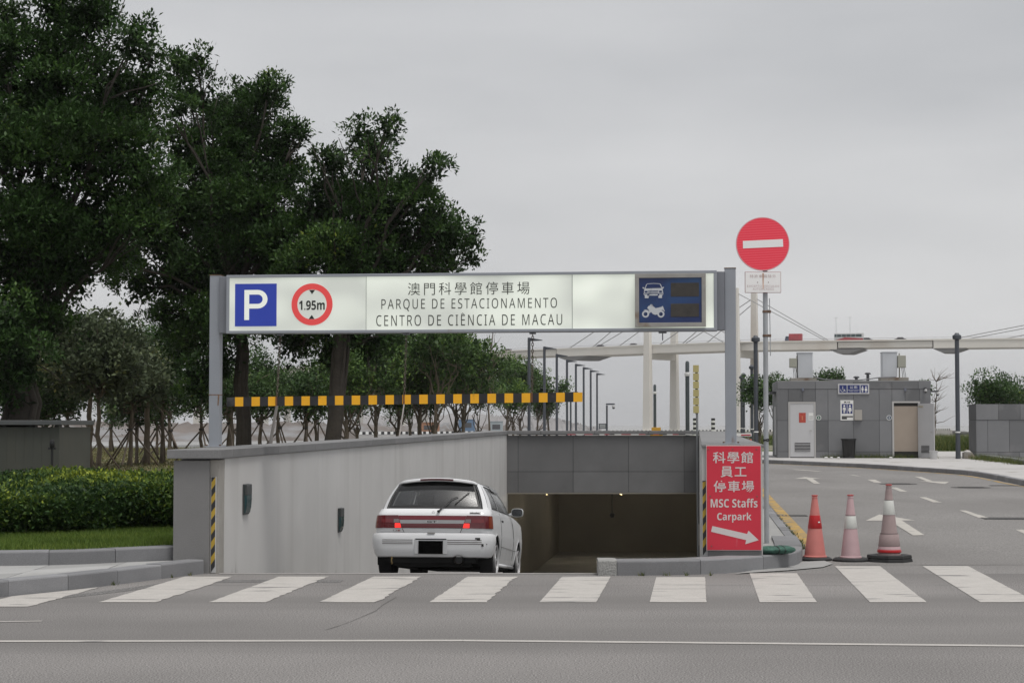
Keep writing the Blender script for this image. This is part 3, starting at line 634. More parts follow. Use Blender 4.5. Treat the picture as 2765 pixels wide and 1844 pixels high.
def P_letter():
    b = MB(); w, h = a1 - a0, c1 - c0; st = w * .21; y_ = yF - .002
    out = [(a0, c0), (a0 + st, c0), (a0 + st, c0 + h * .385)]
    n = 12; cx = a0 + w * .58; r = h * .31; cy = c1 - r
    outer = [(a0, c1)]
    arc = [(cx + (w * .42) * math.sin(PI * i / n), cy + r * math.cos(PI * i / n)) for i in range(n + 1)]
    ri = r - h * .155; arci = [(cx + (w * .42 - st) * math.sin(PI * i / n), cy + ri * math.cos(PI * i / n)) for i in range(n + 1)]
    b.add([(x_, y_, z_) for x_, z_ in [(a0, c0), (a0 + st, c0), (a0 + st, c1), (a0, c1)]], [(0, 1, 2, 3)])
    for poly in ([(a0 + st, c1 - h * .155), (cx, c1 - h * .155), (cx, c1), (a0 + st, c1)], [(a0 + st, cy - r), (cx, cy - r), (cx, cy - ri), (a0 + st, cy - ri)]):
        b.add([(x_, y_, z_) for x_, z_ in poly], [(0, 1, 2, 3)])
    for i in range(n): b.add([(arc[i][0], y_, arc[i][1]), (arci[i][0], y_, arci[i][1]), (arci[i + 1][0], y_, arci[i + 1][1]), (arc[i + 1][0], y_, arc[i + 1][1])], [(0, 1, 2, 3)])
    b.build('letter_p', mat('lit_white', (.7, .72, .68), .5, emit=(.95, 1, .88), es=.28), gn)
P_letter()
cxg, czg = gp(842.6, 822, FR); rO = gp(898.2, 822, FR)[0] - cxg; rI = gp(882.3, 822, FR)[0] - cxg
b = MB(); n = 48
for i in range(n):
    a, c = 2 * PI * i / n, 2 * PI * (i + 1) / n
    b.add([(cxg + rI * math.cos(a), yF, czg + rI * math.sin(a)), (cxg + rO * math.cos(a), yF, czg + rO * math.sin(a)), (cxg + rO * math.cos(c), yF, czg + rO * math.sin(c)), (cxg + rI * math.cos(c), yF, czg + rI * math.sin(c))], [(0, 1, 2, 3)])
b.build('height_limit_ring', mat('ring_red', (.62, .06, .06), .5, emit=(1, .09, .09), es=.22), gn)
for poly in ([(835, 783), (851, 783), (842.6, 794.5)], [(833.6, 861.7), (842, 850.3), (849.4, 861.7)]):
    q = [gp(u, v, FR) for u, v in poly]; b = MB(); b.add([(x_, yF, z_) for x_, z_ in q], [(0, 2, 1) if poly[0][1] < 800 else (0, 2, 1)]); b.build('height_arrow', INK, gn)
text_part(sans('1.95m', True), 'lettering', rect(807.7, 877, 811.5, 837), yF, INK, gn, offset=.006)
text_part('澳門科學館停車場', 'lettering', rect(1101.5, 1430, 762, 796), yF, INK, gn, spacing=1.35, offset=-.004)
text_part(sans('PARQUE DE ESTACIONAMENTO'), 'lettering', rect(1030, 1504, 806, 839), yF, INK, gn, spacing=1.3, offset=-.004)
text_part(sans('CENTRO DE CIENCIA DE MACAU'), 'lettering', rect(1016, 1518, 849.5, 879), yF, INK, gn, spacing=1.3, offset=-.004)
q = [gp(u, v, FR) for u, v in ((1244.5, 849), (1249.5, 844.5), (1254.5, 849), (1252.5, 849), (1249.5, 846.6), (1246.5, 849))]
b = MB(); b.add([(x_, yF, z_) for x_, z_ in q], [(0, 5, 4, 1), (1, 4, 3, 2)]); b.build('circumflex', INK, gn)
# display board with pictograms
def crop(ox, oy, k): return lambda x, y: (ox + x * k, oy + y * k)
cB = crop(1690, 720, 300 / 2351)
def gq(pts, off): return [gp(*cB(x, y), off) for x, y in pts]
q = gq([(190, 150), (1690, 150), (1690, 1275), (190, 1275)], FR + .05); X0, X1 = q[0][0], q[1][0]; Z1, Z0 = q[0][1] - .004, q[2][1] + .004
SS = mat('board_frame_metal', (.33, .32, .30), .4, metal=.3, var=.12, vs=6, dirt=3, dcol=(.2, .14, .09), dmin=.62, dmax=.75)
fw = .052
for q in ((X0, X1, Z1 - fw, Z1), (X0, X1, Z0, Z0 + fw), (X0, X0 + fw, Z0 + fw, Z1 - fw), (X1 - fw, X1, Z0 + fw, Z1 - fw)): MB().box(q[0], q[1], -FR - .06, -FR - .001, q[2], q[3]).build('board_frame', SS, gn, bevel=.004)
NAVY = mat('display_navy', (.012, .028, .115), .3, var=.25, vs=4, dirt=1.6, dcol=(.02, .075, .2), dmin=.5, dmax=.8)
MB().box(X0 + fw - .002, X1 - fw + .002, -FR - .04, -FR - .002, Z0 + fw - .002, Z1 - fw + .002).build('display_board', NAVY, gn)
OFF = FR + .04; y1_ = -OFF - .0015; y2_ = -OFF - .003
ICON = mat('icon_white', (.55, .57, .60), .5)
def fill(poly, y, name, m):
    q = gq(poly, OFF); bm = bmesh.new(); vs = [bm.verts.new((x_, y, z_)) for x_, z_ in q]; f = bm.faces.new(vs); bmesh.ops.triangulate(bm, faces=[f])
    me = bpy.data.meshes.new(name); bm.to_mesh(me); bm.free(); return link(name, me, m, gn)
def circ(cx, cy, r, y, name, m, r2=0, a0=0, a1=360):
    pts = [(cx + r * math.cos(math.radians(a)), cy + r * math.sin(math.radians(a))) for a in np.linspace(a0, a1, 25)[:-1 if r2 == 0 else None]]
    if r2: pts += [(cx + r2 * math.cos(math.radians(a)), cy + r2 * math.sin(math.radians(a))) for a in np.linspace(a1, a0, 25)]
    return fill(pts, y, name, m)
carp = [(450, 360), (590, 350), (715, 358), (738, 372), (772, 450), (780, 490), (782, 560), (795, 572), (780, 600), (765, 610), (765, 665), (690, 665), (684, 612), (480, 612), (478, 668), (400, 668), (400, 612), (382, 600), (370, 575), (382, 560), (385, 490), (400, 450), (430, 380)]
fill(carp, y1_, 'car_icon', ICON)
for s in ([(345, 438), (385, 438), (392, 460), (370, 472)], [(770, 435), (808, 430), (800, 455), (778, 470)]): fill(s, y1_, 'car_icon', ICON)
for s in ([(450, 372), (590, 362), (715, 370), (756, 452), (590, 456), (415, 462)], [(398, 515), (458, 513), (458, 552), (398, 552)], [(705, 510), (762, 508), (762, 550), (705, 550)], [(470, 512), (690, 508), (690, 522), (470, 526)], [(470, 543), (690, 540), (690, 552), (470, 556)], [(380, 572), (785, 566), (785, 578), (380, 584)]): fill(s, y2_, 'car_icon_detail', NAVY)
for cx_ in (470, 690): circ(cx_, 600, 17, y2_, 'car_icon_detail', NAVY)
fill([(520, 800), (555, 797), (556, 812), (530, 818), (545, 838), (590, 850), (632, 880), (700, 865), (760, 850), (765, 836), (785, 836), (790, 870), (810, 882), (800, 905), (828, 935), (815, 950), (780, 915), (735, 930), (700, 960), (680, 1010), (620, 1020), (575, 1005), (530, 960), (500, 990), (495, 930), (480, 905), (452, 880), (470, 840), (505, 825)], y1_, 'motorcycle_icon', ICON)
fill([(370, 918), (420, 910), (470, 925), (505, 975), (498, 992), (470, 950), (420, 928)], y1_, 'motorcycle_icon', ICON)
for cx_ in (417, 742):
    circ(cx_, 1003, 75, y1_ - .0004, 'motorcycle_icon', ICON); circ(cx_, 1003, 40, y2_, 'motorcycle_icon_detail', NAVY, 30)
LED = mat('dark_led_panel', (.045, .04, .035), .6, var=.25, vs=12, fine=.3, fs=150)
for a, c in ((345, 630), (785, 1060)):
    q = gq([(950, a), (1548, c)], OFF); MB().box(q[0][0], q[1][0], -OFF - .004, -OFF, q[1][1], q[0][1]).build('led_panel', LED, gn, bevel=.003)
# ------------------------------------------------------------------ hanging height bar
HO = -.02
def hp(u, v): return onplane(u, v, GO, GA, -HO)
hb0, hz0 = hp(612.7, 1085); hb1, hz1 = hp(1572, 1072)
hbr = thing('height_bar', 'yellow and black chequered height bar hanging on chains below the sign', 'height bar', GO, GA)
BY = mat('bar_yellow', (.95, .47, .012), .45, var=.06, vs=6, dirt=5, dcol=(.45, .2, .03), dmin=.64, dmax=.72); BK = mat('bar_black', (.02, .02, .023), .5, var=.3, vs=9, dirt=6, dcol=(.07, .07, .07), dmin=.62, dmax=.75)
NB = 42; w_ = (hb1 - hb0) / NB; bh = .118
for i in range(NB):
    xa, xb = hb0 + i * w_ - (.012 if i % 2 else 0) * 0, hb0 + (i + 1) * w_; za = hz0 + (hz1 - hz0) * i / NB; zb = hz0 + (hz1 - hz0) * (i + 1) / NB
    b = MB().hexa([(xa, -.03, za - bh / 2), (xb, -.03, zb - bh / 2), (xb, .03, zb - bh / 2), (xa, .03, za - bh / 2), (xa, -.03, za + bh / 2), (xb, -.03, zb + bh / 2), (xb, .03, zb + bh / 2), (xa, .03, za + bh / 2)])
    b.build('bar_segment', BY if i % 2 else BK, hbr)
CHAIN = mat('chain_steel', (.16, .13, .11), .55, metal=.6, var=.3, vs=30)
for (ut, vt, ub, vb) in ((756, 900, 747, 1070), (1096.5, 899, 1091, 1066), (1438, 896, 1436, 1060)):
    xa, za = hp(ut, vt); za = bz0 - .005; xb, zb = hp(ub, vb); nl = int((za - zb) / .042); b = MB()
    for i in range(nl):
        f = (i + .5) / nl; c = Vector((xa + (xb - xa) * f, 0, za + (zb - za) * f)); pts = []
        for j in range(8):
            a = 2 * PI * j / 8; dx, dz = .013 * math.cos(a), .028 * math.sin(a)
            pts.append(c + (Vector((dx, 0, dz)) if i % 2 else Vector((0, dx, dz))))
        b.tube(pts + [pts[0]], .0048, 5, cap=False)
    b.build('chain', CHAIN, hbr, smooth=True)
    MB().box(xa - .04, xa + .04, -.03, .03, bz0 - .022, bz0 - .001).build('chain_bracket', GPAINT2, hbr)
    MB().tube([(xb, -.034, zb + .0), (xb, -.034, zb - .12)], .012, 6).build('chain_clip', mat('rust', (.2, .09, .04), .8), hbr)
x_, z_ = hp(1789, 890); o = MB().box(-.05, .05, -.03, .03, -.02, 0).tube([(0, 0, -.02), (0, 0, -.11)], .008, 6).build('bare_hanger', GPAINT2, hbr, loc=(x_, 0, bz0 - .001))

# ------------------------------------------------------------------ red staff sign
SO = (2.36, 22.455, 0); rs = thing('staff_sign', 'red board with white lettering and arrow on the ramp wall end', 'sign', SO)
def sp(u, v): return onplane(u, v, SO, 0., 0)
def srect(u0, u1, v0, v1): um, vm = (u0 + u1) / 2, (v0 + v1) / 2; return sp(u0, vm)[0], sp(u1, vm)[0], sp(um, v1)[1], sp(um, v0)[1]
x0, x1, z0, z1 = srect(1908.5, 2054, 1204, 1484)
MB().box(x0 - .008, x1 + .008, -.012, .012, z0 - .008, z1 + .008).build('border', mat('sign_border', (.55, .48, .47), .5), rs, bevel=.003)
MB().box(x0, x1, -.0165, -.010, z0, z1).build('red_panel', mat('staff_red', (.58, .026, .052), .42, var=.06, vs=2, dirt=3, dcol=(.55, .12, .15), dmin=.68, dmax=.8, dscale=(3, 1, .5)), rs)
SW = mat('sign_white', (.62, .58, .57), .5); ys_ = -.0185
text_part('科學館', 'lettering', srect(1924.5, 2033, 1219, 1250), ys_, SW, rs, spacing=1.15, offset=.012)
text_part('員工', 'lettering', srect(1945, 2015, 1258.5, 1288), ys_, SW, rs, spacing=1.15, offset=.012)
text_part('停車場', 'lettering', srect(1926.6, 2035.5, 1297, 1328), ys_, SW, rs, spacing=1.15, offset=.012)
text_part(sans('MSC Staffs', True), 'lettering', srect(1918.5, 2045, 1345.4, 1369.5), ys_, SW, rs)
text_part(sans('Carpark', True), 'lettering', srect(1936, 2028.7, 1383, 1410), ys_, SW, rs)
c6 = crop(1600, 1140, 700 / 2351)
b = MB(); q = [sp(*c6(x_, y_)) for x_, y_ in [(1085, 938), (1400, 1010), (1412, 980), (1505, 1066), (1383, 1103), (1392, 1066), (1073, 990)]]
b.add([(x_, ys_, z_) for x_, z_ in q], [(0, 6, 5, 1), (1, 5, 4, 3), (1, 3, 2)]); b.build('arrow', SW, rs)
for x_, y_ in ((1047, 245), (1268, 242), (1484, 245), (1065, 668), (1490, 670), (1078, 1120)):
    a, z_ = sp(*c6(x_, y_)); MB().lathe([(.009, -.0165), (.009, -.021), (.004, -.023)], 8, (a, 0, z_), axis='Y').build('screw', mat('screw', (.2, .12, .1), .5, metal=.5), rs)

# ------------------------------------------------------------------ no-entry sign on its pole
NP = (3.44, 25.1, .125); ne = thing('no_entry_sign', 'round red no-entry sign with white plate on a galvanised pole', 'sign', NP)
def npx(u, v): x_, z_ = onplane(u, v, NP, 0., .05); return x_, z_
GALV = mat('galvanised', (.42, .44, .46), .45, metal=.35, var=.12, vs=5, dirt=3, dcol=(.3, .3, .31), dmin=.5, dmax=.7, dscale=(1, 1, .3))
cx0, cz0 = npx(2059.5, 659); R_ = npx(2132, 659)[0] - cx0
MB().lathe([(.033, -.1), (.033, cz0 - .2), (.030, cz0 + .2), (.001, cz0 + .2)], 16, (0.0, 0, 0)).build('pole', GALV, ne, smooth='auto')
MB().lathe([(.001, -.055), (R_ - .012, -.055), (R_, -.05), (R_, -.04), (.001, -.038)], 56, (cx0, 0, cz0), axis='Y').build('disc', mat('sign_back', (.4, .4, .4), .5), ne)
def refl(name, c1, c2, sc):                           # sheeting with fine horizontal ribs
    m = bpy.data.materials.new(name); m.use_nodes = True; t = m.node_tree; L = t.links.new; b_ = t.nodes['Principled BSDF']; b_.inputs['Roughness'].default_value = .35
    co = N(t, 'ShaderNodeTexCoord'); mp_ = N(t, 'ShaderNodeMapping'); mp_.inputs['Rotation'].default_value = (0, .05, 0); w = N(t, 'ShaderNodeTexWave', bands_direction='Z'); w.inputs['Scale'].default_value = sc; w.inputs['Distortion'].default_value = .4
    cr_ = N(t, 'ShaderNodeValToRGB'); cr_.color_ramp.elements[0].color = (*c1, 1); cr_.color_ramp.elements[1].color = (*c2, 1)
    L(co.outputs['Object'], mp_.inputs[0]); L(mp_.outputs[0], w.inputs['Vector']); L(w.outputs['Fac'], cr_.inputs[0]); L(cr_.outputs[0], b_.inputs['Base Color']); return m
MB().lathe([(.001, -.0585), (R_ - .010, -.0585), (R_ - .010, -.0555)], 56, (cx0, 0, cz0), axis='Y').build('red_face', refl('red_sheeting', (.93, .035, .07), (.98, .10, .145), 9.5), ne)
rim = MB(); n = 56
for i in range(n):
    a, c = 2 * PI * i / n, 2 * PI * (i + 1) / n
    rim.add([(cx0 + r_ * math.cos(t), -.0592, cz0 + r_ * math.sin(t)) for r_, t in ((R_ - .012, a), (R_ - .002, a), (R_ - .002, c), (R_ - .012, c))], [(0, 1, 2, 3)])
rim.build('pale_rim', mat('pale_pink', (.8, .35, .38), .5), ne)
c4 = crop(1840, 540, 520 / 2265); q = [npx(*c4(x_, y_)) for x_, y_ in ((721, 484), (1192, 462), (1196, 552), (723, 572))]
b = MB(); b.add([(x_, -.061, z_) for x_, z_ in q], [(3, 2, 1, 0)]); b.build('white_bar', mat('bright_sheeting', (.92, .92, .91), .35), ne)
q = [npx(*c4(x_, y_)) for x_, y_ in ((745, 845), (1172, 1093))]; x0, x1, z0, z1 = q[0][0], q[1][0], q[1][1], q[0][1]
PLT = mat('plate_white', (.95, .94, .93), .4, var=.02, vs=3)
MB().box(x0, x1, -.056, -.040, z0, z1).build('plate_edge', mat('plate_edge', (.25, .06, .06), .5), ne, bevel=.006); MB().box(x0 + .006, x1 - .006, -.059, -.052, z0 + .006, z1 - .006).build('plate', PLT, ne)
def nrect(a, c, t, bt): p_, q_ = npx(*c4(a, t)), npx(*c4(c, bt)); return p_[0], q_[0], q_[1], p_[1]
FADE = mat('faded_ink', (.58, .47, .46), .6)
text_part('特許車輛除外', 'lettering', nrect(803, 1112, 880, 918), -.0605, FADE, ne, spacing=1.25)
text_part('EXCEPTO VEÍCULOS', 'lettering', nrect(773, 1148, 996, 1026), -.0605, FADE, ne, spacing=1.15)
text_part('AUTORIZADOS', 'lettering', nrect(838, 1084, 1034, 1062), -.0605, FADE, ne, spacing=1.15)
sx = npx(*c4(960, 1000))[0]; b = MB(); b.add([(sx - .012, -.0607, z1 - .02), (sx - .006, -.0607, z0 + .05), (sx + .006, -.0607, z0 + .05), (sx + .012, -.0607, z1 - .02)], [(0, 1, 2, 3)])
b.build('rust_streak', mat('rust_stain', (.62, .42, .33), .7, var=.3, vs=15), ne)
for x_, y_ in ((895, 970), (1022, 970)): a, z_ = npx(*c4(x_, y_)); MB().lathe([(.006, -.059), (.006, -.063)], 8, (a, 0, z_), axis='Y').build('screw', mat('screw'), ne)
for v_ in (841, 906):
    z_ = npx(2060, v_)[1]; MB().lathe([(.037, z_ - .016), (.040, z_ - .012), (.040, z_ + .012), (.037, z_ + .016)], 16).build('pipe_clamp', mat('rusty_clamp', (.17, .11, .08), .6, metal=.4, var=.4, vs=20), ne); MB().box(.03, .075, -.02, .02, z_ - .018, z_ + .018).build('clamp_bolt', mat('rusty_clamp'), ne)
MB().tube([(.058, 0, npx(2060, 805)[1]), (.066, 0, npx(2060, 960)[1])], .006, 6).build('conduit', GALV, ne)
z_ = npx(2060, 1188)[1]; MB().tube([(.037 * math.cos(a), .037 * math.sin(a), z_ + .012 * math.sin(a * 1.5)) for a in np.linspace(0, 4 * PI, 40)], .008, 6).build('black_tie', RUBBER, ne)
# sandbag at the foot of the pole
def sandbag(loc, rz, label):
    r = thing('sandbag', label, 'sandbag', loc, rz); n, k = 22, 14; b = MB()
    for i in range(n + 1):
        t = -1 + 2 * i / n; wdt = max(.02, (1 - abs(t) ** 5)) * (1 - .16 * math.exp(-(t / .12) ** 2)); x_ = t * .27
        for j in range(k):
            a = 2 * PI * j / k; rr = 1 + .06 * math.sin(5 * a + 3 * t) + random.uniform(-.02, .02)
            z_ = .052 * wdt * rr * math.sin(a) + .05; b.v.append((x_, .14 * wdt * rr * math.cos(a), max(.004, z_)))
    for i in range(n):
        for j in range(k): b.f.append((i * k + j, i * k + (j + 1) % k, (i + 1) * k + (j + 1) % k, (i + 1) * k + j))
    b.f += [tuple(reversed(range(k))), tuple(n * k + j for j in range(k))]
    b.build('bag', mat('green_bag', (.035, .10, .075), .75, var=.35, vs=12, fine=.2, fs=80, bump=1, bs=22), r, smooth=True)
    MB().tube([(0, .118 * math.cos(a), .05 + .044 * math.sin(a)) for a in np.linspace(0, 2 * PI, 15)], .007, 6, cap=False).build('tie', RUBBER, r)
    MB().tube([(.07, .139 * math.cos(a), .05 + .052 * math.sin(a)) for a in np.linspace(0, 2 * PI, 15)], .005, 6, cap=False).build('tie', RUBBER, r)
sandbag((px(2094, 1480, 22.66).x, 22.66, .176), .30, 'green knotted sandbag lying on the island kerb at the sign pole')

# ------------------------------------------------------------------ traffic cones
def cone_thing(u, v, h, colr, bands, label, rb, rt, base_w, square=False, tiers=1):
    p = gnd(u, v); r = thing('traffic_cone', label, 'traffic cone', (p.x, p.y, g(p.y)), .1, )
    pl_ = mat('cone_' + label[:14], colr, .6, var=.08, vs=6, dirt=4, dcol=tuple(c * .7 for c in colr), dmin=.55, dmax=.75)
    hb = .045
    for t in range(tiers):
        if square: b = MB(); w2 = base_w / 2 * (1 - .03 * t); ch = w2 * .35; oct_ = [(w2, ch), (ch, w2), (-ch, w2), (-w2, ch), (-w2, -ch), (-ch, -w2), (ch, -w2), (w2, -ch)]; z_ = t * hb; b.v = [(x_, y_, z_) for x_, y_ in oct_] + [(x_ * .97, y_ * .97, z_ + hb * .9) for x_, y_ in oct_]; b.f = [tuple(reversed(range(8))), tuple(range(8, 16))] + [(i, (i + 1) % 8, (i + 1) % 8 + 8, i + 8) for i in range(8)]; b.build('base', RUBBER, r, bevel=.006)
        else: MB().lathe([(base_w / 2, t * hb), (base_w / 2, t * hb + hb * .5), (base_w / 2 - .03, t * hb + hb * .95), (.05, t * hb + hb * .98)], 32).build('base', RUBBER, r, smooth='auto')
    z0_ = tiers * hb; H_ = h
    def rad(z): return rb + (rt - rb) * (z - z0_) / (H_ - .03 - z0_)
    MB().lathe([(rb + .012, z0_ - .005), (rb + .012, z0_ + .012), (rad(z0_ + .02), z0_ + .02), (rad(H_ - .04), H_ - .04), (rad(H_ - .04) + .006, H_ - .035), (rad(H_ - .04) - .004, H_ - .025), (rt + .002, H_ - .012), (rt + .006, H_), (rt - .012, H_), (rt - .014, H_ - .03)], 28).build('cone_body', pl_, r, smooth='auto')
    MB().lathe([(rt + .007, H_ - .014), (rt + .009, H_ - .002), (rt - .01, H_ + .001)], 24).build('top_ring', mat('cone_cap', (.55, .09, .08), .6), r, smooth='auto')
    for (f0, f1, m_, e) in bands:
        za, zb = f0 * H_, f1 * H_; MB().lathe([(rad(za) + e, za), (rad(za) + e + .002, za + .004), (rad(zb) + e + .002, zb - .004), (rad(zb) + e, zb)], 28).build('band', m_, r, smooth='auto')
    return r
CRED = mat('cone_red_band', (.44, .012, .015), .35); CWH = mat('cone_white_band', (.60, .61, .58), .4, var=.06, vs=8)
PINK1, PINK2, MAUVE = (.55, .185, .165), (.50, .345, .36), (.34, .26, .255)
c1_ = cone_thing(2201, 1512, .84, PINK1, [(.49, .69, CRED, .002)], 'faded salmon traffic cone with a glossy red band', .14, .034, .43)
p_ = MB(); p_.add([(.02, -.088, .487), (.05, -.075, .487), (.048, -.073, .502), (.02, -.086, .502)], [(0, 1, 2, 3)]); p_.build('torn_sticker', WHITE, c1_)
cone_thing(2297.5, 1514, .85, PINK2, [(.49, .68, CWH, .002), (.685, .692, mat('dark_line', (.12, .09, .09), .6), .0025)], 'pale pink traffic cone with a white band', .128, .034, .47)
SL = mat('cone_sleeve', MAUVE, .6, var=.1, vs=7)
cone_thing(2401.5, 1515, .985, MAUVE, [(.605, .792, CWH, .002), (.795, .80, mat('dark_line'), .0025), (.24, .365, SL, .010), (.115, .195, mat('cone_pink_skirt', PINK2, .6), .014), (.118, .155, CRED, .02), (.198, .345, SL, .014), (.36, .367, mat('dark_line'), .012)], 'tall mauve stack of nested traffic cones with white band and square base', .135, .034, .56, True, 2)
# ------------------------------------------------------------------ white hatchback
CARL = (-1.10, 25.02, -.005 + rz_(25.02))
car = thing('hatchback_car', 'white three-door hatchback driving down the ramp, seen from behind', 'car', CARL, 0)
car.rotation_euler = (-math.atan(.10), 0, -math.atan(.135))
CW = mat('white_car_paint', (.76, .77, .785), .3, coat=.6, var=.02, vs=2, dirt=1.5, dcol=(.56, .56, .56), dmin=.55, dmax=.9)
CBLK = mat('car_black_plastic', (.012, .012, .013), .55); UNDER = mat('car_underside', (.010, .010, .010), .9)
DRED = mat('tail_red', (.11, .006, .010), .12, coat=.5); LRED = mat('tail_red_bright', (.16, .012, .016), .12, coat=.5); AMB = mat('tail_amber', (.20, .030, .008), .12, coat=.5); CLR = mat('tail_clear', (.2, .16, .16), .1, coat=.5)
LIT = mat('brake_lamp_lit', (.8, .03, .03), .3, emit=(1, .03, .02), es=.95); SILV = mat('garnish_silver', (.34, .34, .35), .35, metal=.2)
CG = glass_mat('car_glass', (.60, .64, .66), .12, .24); CGD = glass_mat('car_glass_tint_shadow', (.03, .03, .035), .06); SEAL = mat('window_seal', (.012, .012, .013), .5)
def lerp_tab(t, x):
    if x <= t[0][0]: return t[0][1]
    for (a, b), (c, d) in zip(t, t[1:]):
        if x <= c: return b + (d - b) * (x - a) / (c - a)
    return t[-1][1]
WT = [(.2, .74), (.28, .775), (.45, .80), (.6, .808), (.75, .80), (.88, .782), (.945, .757)]
YR = [(.2, .11), (.61, .10), (.64, .09), (.72, .085), (.85, .10), (.90, .125), (.945, .175)]
RRr, RFr = .17, .30; YF = 3.68
SIDE_Y = [RRr + .19] + list(np.arange(.30, .98, .034)[3:]) + list(np.arange(1.05, 2.55, .15)) + list(np.arange(2.56, 3.32, .034)) + [3.36]
SIDE_Y = sorted(set(round(float(v), 4) for v in SIDE_Y))
def plan(y): return 1 - .022 * abs((y - 1.7) / 1.9) ** 2.4
def outline(z, off=0., ymax=None):
    w, yr = lerp_tab(WT, z), lerp_tab(YR, z); pts = []
    fl = w - RRr
    for i in range(7): x = fl * i / 6; pts.append((x, yr - off + .035 * (x / fl) ** 2 - .035))
    for i in range(1, 9):
        a = PI / 2 * i / 8; pts.append((fl + (RRr + off) * math.sin(a), yr + RRr - (RRr + off) * math.cos(a)))
    for y in SIDE_Y:
        if ymax and y > ymax: break
        pts.append(((w + off) * plan(y) / plan(.27), y))
    if not ymax:
        wf = pts[-1][0]; y0 = SIDE_Y[-1]
        for i in range(1, 7): a = PI / 2 * i / 6; pts.append((wf - RFr * (1 - math.cos(a)), y0 + RFr * math.sin(a)))
        for i in range(1, 5): x = (wf - RFr) * (1 - i / 4); pts.append((x, y0 + RFr + .04 * i / 4))
    return pts
def hood(y): return .945 if y < 2.5 else .945 - .15 * ((y - 2.5) / 1.2) ** 1.5
ZL = [.2, .24, .28, .32, .36, .40, .44, .48, .52, .56, .60, .62, .66, .70, .75, .80, .85, .88, .90, .92, .945]
WHEELS = (.635, 2.935); WR, WZ, AR = .282, .282, .335
b = MB(); R0 = outline(.5); K = len(R0)
for z in ZL:
    o_ = outline(z)
    for sgn in (1, -1):
        for x, y in o_: b.v.append((sgn * x, y, min(z, hood(y))))
def vi(i, s, k): return i * 2 * K + (0 if s > 0 else K) + k
for i in range(len(ZL) - 1):
    for s in (1, -1):
        for k in range(K - 1):
            f = (vi(i, s, k), vi(i, s, k + 1), vi(i + 1, s, k + 1), vi(i + 1, s, k)); c = sum((Vector(b.v[q]) for q in f), Vector()) / 4
            if any((c.y - wy) ** 2 + (c.z - WZ) ** 2 < (AR - .006) ** 2 for wy in WHEELS) and abs(c.x) > .6: continue
            if c.z < .33 and c.y < .33: continue
            b.f.append(f if s > 0 else tuple(reversed(f)))
for q, p in enumerate(b.v):
    if abs(p[0]) < .6: continue
    for wy in WHEELS:
        d = math.hypot(p[1] - wy, p[2] - WZ)
        if d < AR + .012 and d > .01: b.v[q] = (p[0] + (.006 if p[0] > 0 else -.006), wy + (p[1] - wy) * AR / d, WZ + (p[2] - WZ) * AR / d)
n = len(ZL) - 1
for k in range(K - 1): b.f.append((vi(n, 1, k), vi(n, 1, k + 1), vi(n, -1, k + 1), vi(n, -1, k)))
b.build('body', CW, car, smooth='auto')
# greenhouse
def ztop(x): return 1.302 + .055 * max(0, 1 - (x / .60) ** 2)
ST = [((0, .165), (0, .45)), ((.64, .215), (.505, .485)), ((.725, .31), (.565, .55)), ((.757, .45), (.580, .66)), ((.765, .98), (.592, 1.0)), ((.765, 1.05), (.592, 1.06)), ((.752, 2.28), (.574, 1.84)), ((.73, 2.42), (.552, 1.93)), ((.69, 2.50), (.52, 1.96)), ((0, 2.66), (0, 2.02))]
def gpt(si, t, v, s, off=0.):
    (a0, a1), (c0, c1) = ST[si], ST[si + 1]
    e = (lambda q: q)
    bx, by = a0[0] + (c0[0] - a0[0]) * t, a0[1] + (c0[1] - a0[1]) * (t * t if si == 0 else (1 - (1 - t) ** 2 if si == 8 else t)); tx, ty = a1[0] + (c1[0] - a1[0]) * t, a1[1] + (c1[1] - a1[1]) * (t * t if si == 0 else (1 - (1 - t) ** 2 if si == 8 else t))
    p = Vector((bx, by, .945)).lerp(Vector((tx, ty, ztop(tx))), v); bl = .022 * 4 * v * (1 - v) + off
    nrm = Vector((0, -1, .4)) if si == 0 else Vector((0, 1, .5)) if si == 8 else Vector((.75, -.55, .3)) if si == 1 else Vector((1, 0, .35)) if si < 7 else Vector((.6, .8, .4))
    p += nrm.normalized() * bl; return (s * p.x, p.y, p.z)
def gstrip(bd, si, s, v0, v1, nu=4, nv=4, off=0., t0=0., t1=1.):
    vs = [gpt(si, t0 + (t1 - t0) * i / nu, v0 + (v1 - v0) * j / nv, s, off) for j in range(nv + 1) for i in range(nu + 1)]
    fs = [(j * (nu + 1) + i, j * (nu + 1) + i + 1, (j + 1) * (nu + 1) + i + 1, (j + 1) * (nu + 1) + i) for j in range(nv) for i in range(nu)]
    bd.add(vs, fs if s > 0 else [tuple(reversed(f)) for f in fs])
fr_ = MB(); seal = MB()
for s in (1, -1):
    for si in (1, 2, 4, 6, 7): gstrip(fr_, si, s, 0, 1, 2, 6)
    for si in (3, 5): gstrip(fr_, si, s, 0, .05, 6, 1); gstrip(fr_, si, s, .93, 1, 6, 1)
    gstrip(fr_, 8, s, 0, .03, 4, 1); gstrip(fr_, 8, s, .95, 1, 4, 1)
fr_.build('pillars', CW, car, smooth='auto')
rwn = MB(); [gstrip(rwn, 0, s, .07, .62, 6, 5, .004) for s in (1, -1)]; rw_o = rwn.build('rear_window', CG, car, smooth=True)
sh = MB(); [gstrip(sh, 0, s, .62, .97, 6, 3, .004) for s in (1, -1)]; sh.build('tint_shadow_band', CGD, rw_o, smooth=True)  # upper glass tint also holds the shadow under the spoiler in its colour
sl_ = MB()
for s in (1, -1):
    gstrip(sl_, 0, s, 0, .085, 6, 1, .006); gstrip(sl_, 0, s, .95, 1, 6, 1, .006); gstrip(sl_, 0, s, 0, 1, 1, 6, .0065, .955, 1.0); gstrip(sl_, 1, s, .0, 1, 1, 6, .004, 0, .28)
